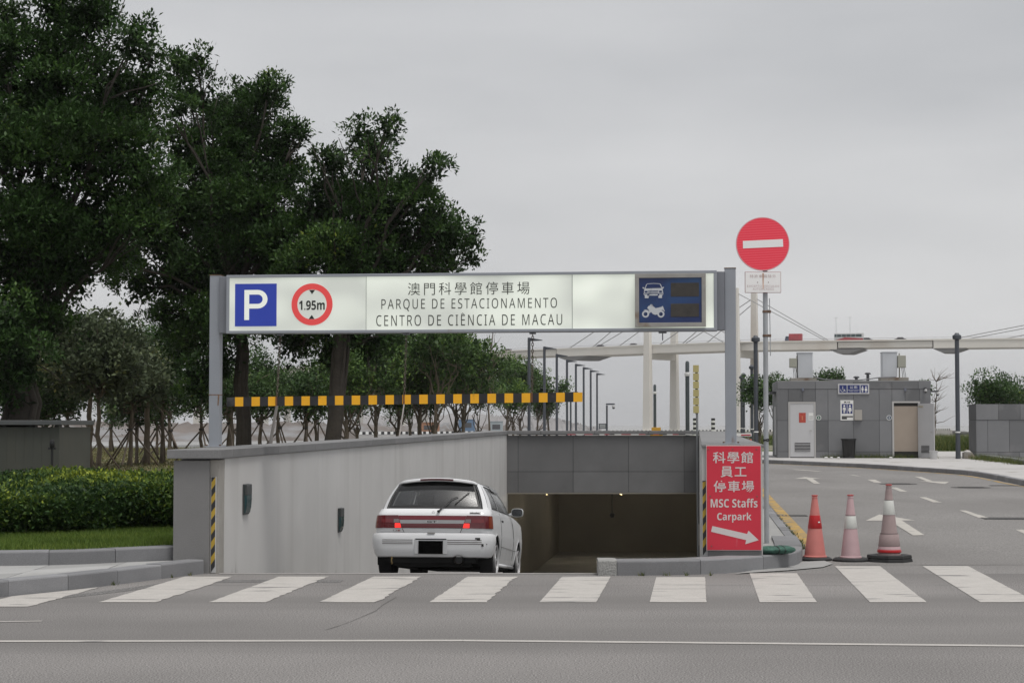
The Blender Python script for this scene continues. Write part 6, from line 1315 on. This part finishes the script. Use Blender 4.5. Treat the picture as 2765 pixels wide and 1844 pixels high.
def leaves(C, AX, nl, L_, W_, sp, tint, rg, cup=.15, jit=.3):
    """sprigs at C with axes AX, nl leaves each -> vertices, quads, tint"""
    n = len(C); C = np.repeat(C, nl, 0); A = np.repeat(unit(AX), nl, 0); T = np.repeat(tint, nl) + rg.normal(0, .10, n * nl)
    t = rg.random((n * nl, 1)); d = unit(A * .75 + rg.normal(0, .62, (n * nl, 3))); base = C + A * (t * sp) + rg.normal(0, sp * jit, (n * nl, 3))
    up = unit(rg.normal(0, .55, (n * nl, 3)) + np.array([0, 0, 1.0])); s = unit(np.cross(d, up)); nn = np.cross(s, d); k = (.65 + .6 * rg.random((n * nl, 1)))
    l, w = L_ * k, W_ * k; mid = base + d * l * .5 + nn * w * cup
    V = np.stack([base, mid + s * w * .5, base + d * l, mid - s * w * .5], 1).reshape(-1, 3); Q = np.arange(len(V)).reshape(-1, 4)
    return V, Q, np.repeat(np.clip(T, 0, 1), 4)
def sphere(n, rg): return unit(rg.normal(0, 1, (n, 3)))
def crown_mesh(lobes, rg, L_, W_, nsub=12, sub_r=.46, spr=34, nl=7, inner=1.0, sp=.28, up=.45, young=.12):
    """lobes: (centre, radius vector); every lobe breaks into clumps, every clump into sprigs of leaves"""
    Vs, Qs, Ts, k = [], [], [], 0
    for c, r in lobes:
        c = np.array(c); r = np.array(r, float); rm = r.mean(); ns = max(4, int(nsub * (rm / 1.1) ** 1.5 + .5)); D = sphere(ns, rg); D[:, 2] = D[:, 2] * .85 + .15
        for q in range(ns):
            sc = c + unit(D[q:q + 1])[0] * r * (.60 + .38 * rg.random()); sr = min(sub_r * rm * (.7 + .6 * rg.random()), .9); n = max(6, int(spr * (sr / .5) ** 2)); dd = sphere(n, rg); dd[:, 2] = dd[:, 2] * .8 + .42; dd = unit(dd)
            P = sc + dd * sr * np.array([1.1, 1.1, .62]) * (.78 + .22 * rg.random((n, 1))); ax = dd * .8 + np.array([0, 0, up]) + rg.normal(0, .3, (n, 3))
            t0 = .42 + rg.normal(0, .10) + (.34 if rg.random() < young else 0) * rg.random(); tt = t0 + rg.normal(0, .08, n)
            V, Q, T = leaves(P, ax, nl, L_, W_, sp, tt, rg); Vs.append(V); Qs.append(Q + k); Ts.append(T); k += len(V)
        n = int(inner * 95 * (rm / 1.0) ** 2)
        if n: P = c + sphere(n, rg) * r * .62 * rg.random((n, 1)) ** .4; V, Q, T = leaves(P, sphere(n, rg), 5, L_ * 1.5, W_ * 1.8, sp * 1.2, np.full(n, .05), rg); Vs.append(V); Qs.append(Q + k); Ts.append(T); k += len(V)  # inner leaves tinted darkest: the crown's inner shade is in their colour
    return np.concatenate(Vs), np.concatenate(Qs), np.concatenate(Ts)
def wobble(a, b, n, amp, rg):
    a, b = Vector(a), Vector(b); return [a.lerp(b, i / n) + Vector(rg.normal(0, amp, 3)) * (math.sin(PI * i / n)) for i in range(n + 1)]
def add_tree(name, label, group, base, lobes, lm, bark, rg, tr=.3, fork=.4, leaf=(.11, .045), stems=1, limbs=True, **kw):
    r = thing(name, label, 'tree', tuple(base), 0, group); base = Vector(base); cz = sum(Vector(c).z for c, _ in lobes) / len(lobes); cc = sum((Vector(c) for c, _ in lobes), Vector()) / len(lobes)
    fk = base.lerp(Vector((base.x * .6 + cc.x * .4, base.y * .6 + cc.y * .4, cc.z)), fork); bd = MB()
    pts = wobble(base - Vector((0, 0, .1)), fk, 6, min(tr * .25, .03) if tr < .2 else tr * .2, rg); bd.tube(pts, [tr * (1.45 if i == 0 else 1.08 - .06 * i) for i in range(7)], 10)
    if tr > .15:
        for k in range(7): a = rg.random() * 2 * PI; o_ = Vector((math.cos(a), math.sin(a), 0)) * tr * .9; bd.tube([p + o_ * (1 - .25 * i / 6) + Vector(rg.normal(0, .02, 3)) for i, p in enumerate(pts)], [tr * .32 * (1 - .06 * i) for i in range(7)], 6)
    if limbs:
        for c, rr in lobes:
            s0 = pts[rg.integers(3, 7)] if stems > 1 else fk.lerp(pts[-2], rg.random() * .8); L0 = min(tr * (.5 if stems == 1 else .4), .05 + .03 * min(1, float(np.mean(rr)))); w = wobble(s0, Vector(c), 5, .16, rg); w[1].z -= .05; bd.tube(w, [L0 * (1 - .15 * i) for i in range(6)], 7)
            for k in range(3): e = Vector(c) + Vector(rg.normal(0, .6, 3)) * float(np.mean(rr)); bd.tube(wobble(w[3 + rg.integers(0, 2)], e, 3, .06, rg), [L0 * .42, L0 * .3, L0 * .2, .008], 5)
    bd.build('trunk', bark, r, smooth=True, world=tuple(base))
    V, Q, T = crown_mesh(lobes, rg, leaf[0], leaf[1], **kw); V = V - np.array(base); me = np_mesh('crown', V, Q, T); link('crown', me, lm, r); return r, len(Q)
def lob(D, lst, seed, dspread=.75, k=1.0):
    rg = np.random.default_rng(seed); out = []
    for q in lst:
        u, v, rr = q[:3]; d = D + (q[3] if len(q) > 3 else rg.normal(0, 1) * dspread); r_ = rr / F * D * k; out.append((tuple(px(u, v, d)), (r_, r_ * 1.1, r_ * .92)))
    return out
NLEAF = 0
T1 = [(200, 70, 105), (150, 20, 80), (265, 45, 70), (350, 125, 62), (385, 85, 34), (398, 150, 42), (5, 150, 85), (20, 60, 45), (120, 230, 150), (300, 250, 120), (395, 235, 42), (365, 330, 70), (60, 380, 150), (220, 420, 150), (355, 440, 100), (415, 490, 45), (100, 560, 160), (280, 590, 140), (395, 590, 70), (450, 520, 30), (60, 720, 150), (190, 720, 105), (290, 670, 85), (80, 880, 100), (5, 900, 110), (60, 1000, 75), (140, 850, 70), (20, 1070, 60), (-150, 120, 180), (-200, 350, 220), (-200, 600, 220), (-180, 850, 200), (-320, 480, 200)]
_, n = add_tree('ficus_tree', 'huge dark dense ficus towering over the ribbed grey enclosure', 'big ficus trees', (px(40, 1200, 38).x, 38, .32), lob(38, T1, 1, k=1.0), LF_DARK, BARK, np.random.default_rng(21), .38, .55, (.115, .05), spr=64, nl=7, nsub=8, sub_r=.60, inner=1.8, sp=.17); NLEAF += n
TA = [(490, 195, 48), (535, 170, 34), (520, 255, 62), (485, 300, 40), (590, 310, 85), (690, 265, 62), (725, 240, 38), (660, 340, 85), (770, 390, 62), (800, 360, 34), (620, 430, 110), (505, 420, 80), (740, 480, 100), (440, 560, 75), (560, 560, 130), (690, 600, 130), (440, 640, 110), (340, 700, 60), (590, 720, 130), (760, 680, 110), (480, 760, 100), (380, 770, 60), (450, 850, 50), (560, 880, 110), (660, 850, 100), (760, 810, 90), (500, 950, 60), (590, 980, 70), (540, 1040, 50)]
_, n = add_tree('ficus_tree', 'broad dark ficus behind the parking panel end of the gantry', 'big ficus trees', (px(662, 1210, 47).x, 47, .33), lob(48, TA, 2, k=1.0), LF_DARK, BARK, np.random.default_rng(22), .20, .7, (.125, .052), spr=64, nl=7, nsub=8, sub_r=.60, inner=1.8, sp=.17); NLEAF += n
TB = [(985, 365, 48), (1040, 350, 36), (1060, 330, 20), (1010, 420, 62), (895, 445, 52), (870, 420, 22), (1165, 460, 38), (1190, 440, 18), (1120, 510, 72), (960, 520, 90), (860, 560, 95), (1040, 600, 115), (1165, 590, 70), (900, 660, 110), (1195, 640, 60), (1225, 625, 42), (1275, 645, 34), (1270, 695, 32), (1160, 700, 85), (1050, 730, 110), (930, 780, 110), (820, 760, 90), (1190, 770, 55), (850, 860, 90), (960, 880, 90), (1060, 850, 70), (800, 930, 65), (900, 960, 60), (1010, 930, 60), (1110, 840, 60), (760, 900, 60)]
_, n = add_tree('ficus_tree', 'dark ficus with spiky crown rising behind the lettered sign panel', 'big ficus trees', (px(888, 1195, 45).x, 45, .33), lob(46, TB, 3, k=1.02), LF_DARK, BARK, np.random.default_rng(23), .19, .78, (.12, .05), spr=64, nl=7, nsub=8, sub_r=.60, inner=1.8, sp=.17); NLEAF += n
# park trees in front of the water; u of the foot, distance, crown (centre v, radius px), colour, support poles
def small_tree(u, D, vc, rp, lm, label, seed, stems=1, sup=False, lean=0., tr=.07, nlob=5, group='young park trees', leaf=(.12, .06), spr=30, nl=6, young=.15, yb=None, spread=.55, lr=.58):
    rg = np.random.default_rng(seed); base = px(u, 1200, D); base.z = .33 if yb is None else yb; base.x = (u - CX) / F * D; lb = []; R_ = rp / F * D * 1.2; cen = px(u + lean, vc, D)
    for k in range(nlob): d = rg.normal(0, 1, 3); d /= np.linalg.norm(d); d[2] *= .75; lb.append((tuple(np.array(cen) + d * R_ * spread), (R_ * lr, R_ * lr, R_ * lr * .86)))
    lb.append((tuple(cen), (R_ * .6,) * 3)); r, n = add_tree('park_tree', label, group, base, lb, lm, BARK2, rg, tr, .75 if stems == 1 else .5, leaf, stems=stems, nsub=11, spr=spr, nl=nl, sub_r=.5, inner=.5, young=young)
    return r, n, base
POLE = mat('support_pole', (.15, .12, .095), .9, var=.3, vs=4)
def supports(base, rg, label):
    r = thing('tree_support', label, 'tree support', tuple(base), 0, 'pole supports tied to young trees'); a0 = rg.random() * PI; hh = 1.15 + rg.random() * .35
    for k in range(3 + (rg.random() < .4)):
        a = a0 + 2 * PI * k / 3 + rg.normal(0, .2); ft = Vector((math.cos(a) * 1.05, math.sin(a) * 1.05, 0)); tp__ = Vector((0, 0, hh)) + Vector(rg.normal(0, .03, 3)); e = tp__ + (tp__ - ft).normalized() * (.15 + .3 * rg.random()); MB().tube([ft - Vector((0, 0, .05)), ft.lerp(e, .5) + Vector(rg.normal(0, .015, 3)), e], [.034, .032, .028], 7).build('pole', POLE, r, smooth=True)
    MB().lathe([(.09, hh - .05), (.10, hh - .04), (.10, hh + .03), (.09, hh + .04)], 10).build('binding', mat('binding', (.05, .045, .04), .9), r)
rgs = np.random.default_rng(31)
LB = {'o': ('greyish olive broad-leaved young tree behind the hedge', LF_OLIVE, (.15, .10)), 'd': ('dark green young park tree behind the ramp wall', LF_MID, (.12, .06)), 'l': ('light green young park tree towards the promenade', LF_LIGHT, (.16, .085)), 'm': ('mid green young park tree behind the hedge', LF_MID, (.12, .06))}
PT = [(182, 64, 1040, 70, 'm', 1, 1), (244, 58.7, 960, 130, 'o', 1, 1), (269, 54, 930, 125, 'o', 0, 1), (120, 60, 1040, 95, 'm', 0, 1), (40, 62, 1030, 100, 'm', 0, 1), (300, 96, 1080, 55, 'd', 1, 1), (352, 62.8, 1010, 85, 'o', 1, 1), (371, 67.6, 1070, 60, 'm', 1, 1), (396, 65, 970, 110, 'd', 0, 1), (426, 86.6, 1075, 60, 'd', 1, 1), (440, 67.6, 1020, 80, 'd', 1, 1), (462, 77, 1060, 60, 'd', 1, 1),
      (545, 70, 1040, 75, 'd', 1, 1), (620, 66, 1030, 85, 'd', 1, 1), (633, 84, 1060, 65, 'd', 1, 1), (701, 78, 1045, 75, 'd', 1, 1), (756, 72, 1020, 85, 'd', 1, 1), (825, 66, 1040, 75, 'd', 1, 1), (858, 80, 1045, 75, 'd', 1, 1), (937, 74, 1020, 95, 'l', 0, 3), (966, 88, 1060, 70, 'd', 0, 2), (1019, 78, 1000, 100, 'l', 0, 3), (1074, 84, 1010, 95, 'l', 0, 3), (1131, 80, 985, 105, 'l', 0, 4), (1111, 96, 1050, 70, 'd', 0, 2), (1172, 92, 1040, 75, 'd', 0, 2), (1230, 84, 990, 105, 'l', 0, 4), (1290, 100, 1050, 60, 'd', 0, 2), (1368, 125, 1035, 72, 'l', 0, 4), (1250, 78, 1000, 70, 'l', 0, 2), (1404, 128, 1045, 62, 'l', 0, 2), (1447, 130, 1050, 55, 'l', 0, 2), (1485, 132, 1065, 42, 'd', 0, 1), (1175, 76, 945, 70, 'l', 0, 3)]
for i, (u, D, vc, rp, kd, sup, stems) in enumerate(PT):
    lab, lm, lf = LB[kd]; lab = lab if not sup else lab.replace('young', 'pole-propped young')
    lean = -18 if u == 269 else (-25 if u == 1485 else rgs.normal(0, 8)); r, n, base = small_tree(u, D, vc + (22 if kd == 'd' else 34 if kd in 'om' else 0), rp, lm, lab, 100 + i, stems, spr=15 if kd == 'l' else 30, nlob=9 if kd == 'l' else 6, spread=.78 if kd == 'l' else .6, lr=.42 if kd == 'l' else .56, lean=lean, tr=.11 if u in (396, 620, 937, 1131, 1368) else .065 + .03 * rgs.random(), leaf=lf, group='young park trees'); NLEAF += n
    if sup: supports(base, rgs, 'crossed pole support around a young park tree')
PALE = mat('pale_pole', (.42, .39, .38), .8, var=.15, vs=3)
for (u0, v0, u1, v1, D0, lab) in ((714, 1222, 748, 1094, 50, 'stout pale pole leaning against the ficus behind the ramp wall'), (724, 1222, 741, 1120, 50.4, 'thinner pale pole leaning beside the stout one behind the ramp wall'), (1068, 1190, 1092, 1085, 70, 'slim pale pole leaning among the park trees under the bar')):
    a_, c_ = px(u0, v0, D0), px(u1, v1, D0 + .6); a_.z = .33; o = MB().tube([(0, 0, 0), tuple((c_ - a_) * .5), tuple(c_ - a_)], [.05, .045, .04] if D0 == 50 else [.032, .03, .026], 8).build('leaning_pole', PALE, None, smooth='auto', loc=tuple(a_)); prop(o, lab, 'pole')
# the palest, freshest tree and a bare one
_, n, _b = small_tree(1385, 90, 1080, 42, LF_LIGHT, 'bright fresh green low tree under the height bar', 161, 4, leaf=(.14, .07), young=.7); NLEAF += n
rg = np.random.default_rng(77); bt = Vector((px(1322, 1200, 82).x, 82, .33)); r = thing('bare_tree', 'thin bare tree with leafless twigs among the light green trees', 'tree', tuple(bt)); bd = MB(); top = px(1330, 900, 82); tr_ = wobble(bt, top, 8, .12, rg); bd.tube(tr_, [.055 - .005 * i for i in range(9)], 7)
for k in range(34): s0 = tr_[rg.integers(3, 9)]; e = s0 + Vector((rg.normal(0, .35), rg.normal(0, .35), .45 + .5 * rg.random())); bd.tube(wobble(s0, e, 3, .05, rg), [.018, .013, .008, .004], 5)
bd.build('branches', BARK2, r, smooth=True, world=tuple(bt))
rg = np.random.default_rng(78); bt = Vector((px(2525, 1200, 92).x, 92, .46)); r = thing('bare_tree', 'leafless twiggy tree beyond the open toilet door', 'tree', tuple(bt)); bd = MB(); tr_ = wobble(bt, px(2528, 1030, 92), 6, .1, rg); bd.tube(tr_, [.05 - .006 * i for i in range(7)], 6)
for k in range(40): s0 = tr_[rg.integers(2, 7)]; e = s0 + Vector((rg.normal(.12, .5), rg.normal(0, .4), .2 + .5 * rg.random())); bd.tube(wobble(s0, e, 3, .06, rg), [.02, .014, .009, .005], 5)
bd.build('branches', BARK2, r, smooth=True, world=tuple(bt))
# trees on the right
for u, D, vc, rp, lm, lab, sd_, zz_ in ((2050, 95, 1065, 50, LF_MID, 'mid green tree behind the no-entry pole', 171, .45), (2095, 100, 1050, 34, LF_MID, 'small tree crown showing at the toilet corner', 172, .45), (2238, 98, 1030, 34, LF_MID, 'rounded tree top showing above the toilet roof', 173, .46), (2490, 100, 1050, 16, LF_LIGHT, 'tiny light green tree top above the toilet roof end', 176, .46), (2700, 92, 1065, 62, LF_MID, 'rounded dark green shrub rising behind the tiled wall', 174, .46), (2765, 96, 1085, 40, LF_MID, 'low green shrub behind the tiled wall beyond the rounded one', 175, .46)):
    _, n, _b = small_tree(u, D, vc, rp, lm, lab, sd_, 2, tr=.08, nlob=7, group=None, leaf=(.13, .075), spr=26, yb=zz_, young=.05); NLEAF += n
# ------------------------------------------------------------------ hedge
rg = np.random.default_rng(41); n = 24000; X = -15 + 11.3 * rg.random(n)
def fy(X): return 24.15 + 2.3 * np.clip((X + 7.2) / 3.2, 0, 1) ** 1.3                       # front of the hedge, curving back to the wall
def hz(X, Y): return .70 + .05 * np.sin(X * 1.9 + Y * .7) + .04 * np.sin(X * 4.3 - Y * 2.1) + .09 * np.clip((X + 7.5) / 3, 0, 1) + .05 * np.clip((Y - 27) / 4, 0, 1)
Y = fy(X) + (34 - fy(X)) * rg.random(n); keep = X < -4.04 + .1 * (Y - 22) - .12; X, Y = X[keep], Y[keep]; n = len(X)
topz = hz(X, Y); P = np.stack([X, Y, topz + rg.normal(0, .03, n)], 1); ax = np.stack([rg.normal(0, .4, n), rg.normal(-.1, .4, n), np.ones(n)], 1)
fresh = .34 + .30 * np.sin(X * 2.7 + 1) * np.sin(Y * 1.1) + rg.normal(0, .13, n) + .34 * np.clip((Y - fy(X) - .6) / 2.5, 0, 1) * np.clip((X + 10.5) / 4, .25, 1)
V1, Q1, T1_ = leaves(P, ax, 6, .072, .036, .08, fresh, rg, jit=.45)
n = 21000; X = -15 + 11.2 * rg.random(n); f = rg.random(n); keep = X < -4.04 + .1 * (fy(X) - 22) - .08; X, f = X[keep], f[keep]; n = len(X); F0 = fy(X); zt_ = hz(X, F0); Z = .34 + (zt_ - .34) * f; Yf = F0 + .16 * np.sin(X * 2.2) + .12 * np.sin(X * 5.1 + Z * 6) - .22 * np.sin(f * PI) + rg.normal(0, .07, n)
V2, Q2, T2 = leaves(np.stack([X, Yf, Z], 1), np.stack([rg.normal(0, .5, n), -np.ones(n), .6 + rg.normal(0, .4, n)], 1), 6, .074, .038, .09, .42 + .22 * np.clip(f - .88, 0, 1) / .12 + .10 * np.sin(X * 3.1) * np.sin(Z * 7) + rg.normal(0, .07, n), rg, jit=.45)
hd = thing('hedge', 'thick clipped hedge with yellow-green new growth on top beside the lawn', 'hedge', (-8, 24.4, .32)); V = np.concatenate([V1, V2]) - np.array([-8, 24.4, .32]); link('foliage', np_mesh('foliage', V, np.concatenate([Q1, Q2 + len(V1)]), np.concatenate([T1_, T2])), LF_HEDGE, hd)
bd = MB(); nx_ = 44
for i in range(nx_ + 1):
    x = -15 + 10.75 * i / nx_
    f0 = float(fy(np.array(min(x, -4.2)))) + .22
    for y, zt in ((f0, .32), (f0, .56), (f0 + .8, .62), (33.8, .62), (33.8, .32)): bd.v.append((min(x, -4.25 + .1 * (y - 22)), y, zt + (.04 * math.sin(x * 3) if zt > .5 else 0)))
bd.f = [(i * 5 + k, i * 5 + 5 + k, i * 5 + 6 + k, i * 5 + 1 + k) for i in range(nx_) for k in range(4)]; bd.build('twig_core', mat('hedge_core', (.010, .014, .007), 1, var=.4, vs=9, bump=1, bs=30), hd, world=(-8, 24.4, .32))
# ribbed enclosure behind the hedge and the little spotlight before it
EO = (-8.55, 35, .33); en = thing('ribbed_enclosure', 'dark ribbed metal enclosure with flat coping behind the hedge', 'enclosure', EO); RIB = mat('ribbed_metal', (.064, .067, .056), .6, var=.08, vs=2, dirt=1.5, dcol=(.075, .075, .06), dmin=.5, dmax=.8, dscale=(2, 1, .2))
for k in range(26): MB().hexa([(-(k + 1) * .165 + .001, .022, 0), (-k * .165 - .001, .022, 0), (-k * .165, .03, 0), (-(k + 1) * .165, .03, 0), (-(k + 1) * .165 + .001, .022, 1.37), (-k * .165 - .001, .022, 1.37), (-k * .165, .03, 1.37), (-(k + 1) * .165, .03, 1.37)]).build('metal_sheet', RIB, en)
MB().box(-4.4, 0, .03, 2.6, 0, 1.37).build('core', RIB, en); MB().box(-4.5, .06, -.08, 2.7, 1.41, 1.50).build('coping', mat('enclosure_coping', (.085, .09, .092), .6, var=.08, vs=2), en, bevel=.01)
for k in range(9): MB().box(-k * .5 - .1, -k * .5 - .02, .04, .3, 1.37, 1.41).build('spacer', BLACK, en)
p = px(133, 1268, 33.9); r = thing('garden_spotlight', 'small black spotlight on a stake above the hedge', 'spotlight', (p.x, 34.1, .33)); MB().tube([(0, 0, 0), (0, 0, 1.0)], .022, 8).build('stake', BLACK, r); MB().lathe([(.03, .98), (.045, 1.0), (.05, 1.1), (.035, 1.14), (.01, 1.15)], 12).build('lamp_head', BLACK, r, smooth='auto'); MB().box(-.07, .07, -.03, .03, .96, 1.0).build('bracket', BLACK, r)
# ------------------------------------------------------------------ grass and weeds
def blades(P, h, w, rg, lean=.5):
    n = len(P); a = rg.random(n) * 2 * PI; d = np.stack([np.cos(a), np.sin(a), np.zeros(n)], 1); hh = h * (.5 + rg.random((n, 1))); ln = np.stack([rg.normal(0, lean, n), rg.normal(0, lean, n), np.ones(n)], 1) * hh
    V = np.stack([P - d * w / 2, P + d * w / 2, P + ln], 1).reshape(-1, 3); return V, np.arange(len(V)).reshape(-1, 3), np.repeat(np.clip(.45 + rg.normal(0, .22, n), 0, 1), 3)
GRASS = leaf_mat('grass_blade', [(0, (.055, .085, .016)), (.5, (.10, .165, .028)), (1, (.20, .25, .05))], .6); WEED = leaf_mat('weed_blade', [(0, (.04, .06, .018)), (.5, (.08, .11, .03)), (1, (.24, .22, .07))], .6)
rg = np.random.default_rng(51); n = 130000; X = -12 + 8.2 * rg.random(n); Y = 21.2 + 5.4 * rg.random(n); kx = np.interp(X, [-20, -5.83, -5.07, -4.37, -4.05], [20.3, 21.38, 21.55, 22.08, 22.4]); k_ = (Y > kx) & (X < -4.03 + .1 * (Y - 22)); P = np.stack([X[k_], Y[k_], np.full(k_.sum(), .305)], 1)
V, Q, T = blades(P, .055, .007, rg); T = np.clip(T + np.repeat(.18 * np.sin(P[:, 0] * 2.1) * np.sin(P[:, 1] * 3), 3), 0, 1); o = link('lawn_grass', np_mesh('lawn_grass', V, Q, T), GRASS); prop(o, 'short green lawn between the kerb and the hedge', 'grass', kind='stuff')
def weeds(pts, num, spread, h, name, label, zf, seed):
    rg = np.random.default_rng(seed); Ps = []
    for x, y in pts:
        q = np.stack([x + rg.normal(0, spread, num), y + rg.normal(0, spread * .6, num), np.zeros(num)], 1); q[:, 2] = [zf(v) for v in q[:, 1]]; Ps.append(q)
    V, Q, T = blades(np.concatenate(Ps), h, .012, rg, .6); o = link(name, np_mesh(name, V, Q, T), WEED); prop(o, label, 'weeds', kind='stuff')
wf = [(q.x + .04, q.y - .12 - .1 * rg.random()) for q in (Vector(TO) + Matrix.Rotation(TR, 3, 'Z') @ Vector((d, 0, 0)) for d in list(np.linspace(2.6, 5.2, 14)) + [1.9, 2.2, 5.9])]
weeds(wf, 60, .14, .16, 'wall_weeds', 'weeds growing along the foot of the toilet wall', lambda y: g(y) + .13, 61)
weeds([(4.07 + .097 * (y - 26.2), y) for y in (26.0, 26.6, 27.2, 27.4, 28.3, 29.1, 29.3, 30.5, 31.2, 33)], 55, .04, .06, 'gutter_weeds', 'green weeds sprouting between footpath kerb and yellow line', g, 62)
weeds([(gnd(*c5(x_, y_), 0, lambda y: g(y) + .14).x, gnd(*c5(x_, y_), 0, lambda y: g(y) + .14).y) for x_, y_ in ((1960, 1165), (2000, 1170), (2060, 1178), (2120, 1185), (2180, 1190), (2240, 1196), (2290, 1205), (2340, 1212), (2250, 1130), (2300, 1140), (2350, 1130), (2220, 1120), (2330, 1120), (2400, 1140))], 240, .22, .20, 'planter_weeds', 'yellowish tall weeds along the planter kerb by the tiled wall', lambda y: g(y) + .13, 63)
weeds([(1.5 + .02 * k, 21.58 + .0 * k) for k in (0, 1, 14, 26, 40)] + [(-4.36, 20.3), (-3.9, 21.3), (-3.75, 21.6)], 9, .02, .045, 'kerb_weeds', 'tiny weeds in the joints at the foot of the kerbs', lambda y: 0.0, 64)
rg = np.random.default_rng(65); n = 26000; X = 16 + 26 * rg.random(n); Y = 90 + 60 * rg.random(n) ** 1.4; V, Q, T = blades(np.stack([X, Y, np.full(n, .46)], 1), .5, .05, rg, .5); o = link('verge_grass', np_mesh('verge_grass', V, Q, T), WEED); prop(o, 'rough green grass on the verge beyond the pavement', 'grass', kind='stuff')
n = 9000; X = 6.9 + 3.2 * rg.random(n); Y = 76 + 14 * rg.random(n); V, Q, T = blades(np.stack([X, Y, np.full(n, .44)], 1), .55, .04, rg, .5); o = link('scrub_grass', np_mesh('scrub_grass', V, Q, T), WEED); prop(o, 'overgrown scrubby grass behind the right ramp wall', 'grass', kind='stuff')
rg = np.random.default_rng(66); n = 60000; X = -34 + 33 * rg.random(n); Y = 36 + 76 * rg.random(n); k_ = Y < 112 + (X + 24) * .0; V, Q, T = blades(np.stack([X, Y, np.full(n, .33)], 1), .10, .03, rg, .8); DG = leaf_mat('dry_blade', [(0, (.05, .075, .02)), (.5, (.13, .125, .05)), (1, (.26, .20, .10))], .7); o = link('park_grass', np_mesh('park_grass', V, Q, T), DG); prop(o, 'dry patchy grass under the young park trees', 'grass', kind='stuff')
# ------------------------------------------------------------------ sea haze: one even body of pale air round the whole place
hm = bpy.data.materials.new('haze_air'); hm.use_nodes = True; ht_ = hm.node_tree; ht_.nodes.clear(); hv = N(ht_, 'ShaderNodeVolumePrincipled'); hv.inputs['Color'].default_value = (.93, .94, .96, 1); hv.inputs['Density'].default_value = .00014; ho = N(ht_, 'ShaderNodeOutputMaterial'); ht_.links.new(hv.outputs[0], ho.inputs['Volume'])
hz_ = MB().box(-9500, 9500, -70, 9500, -5, 60).build('haze', hm); prop(hz_, 'pale even sea haze over the whole place', 'haze', kind='stuff')
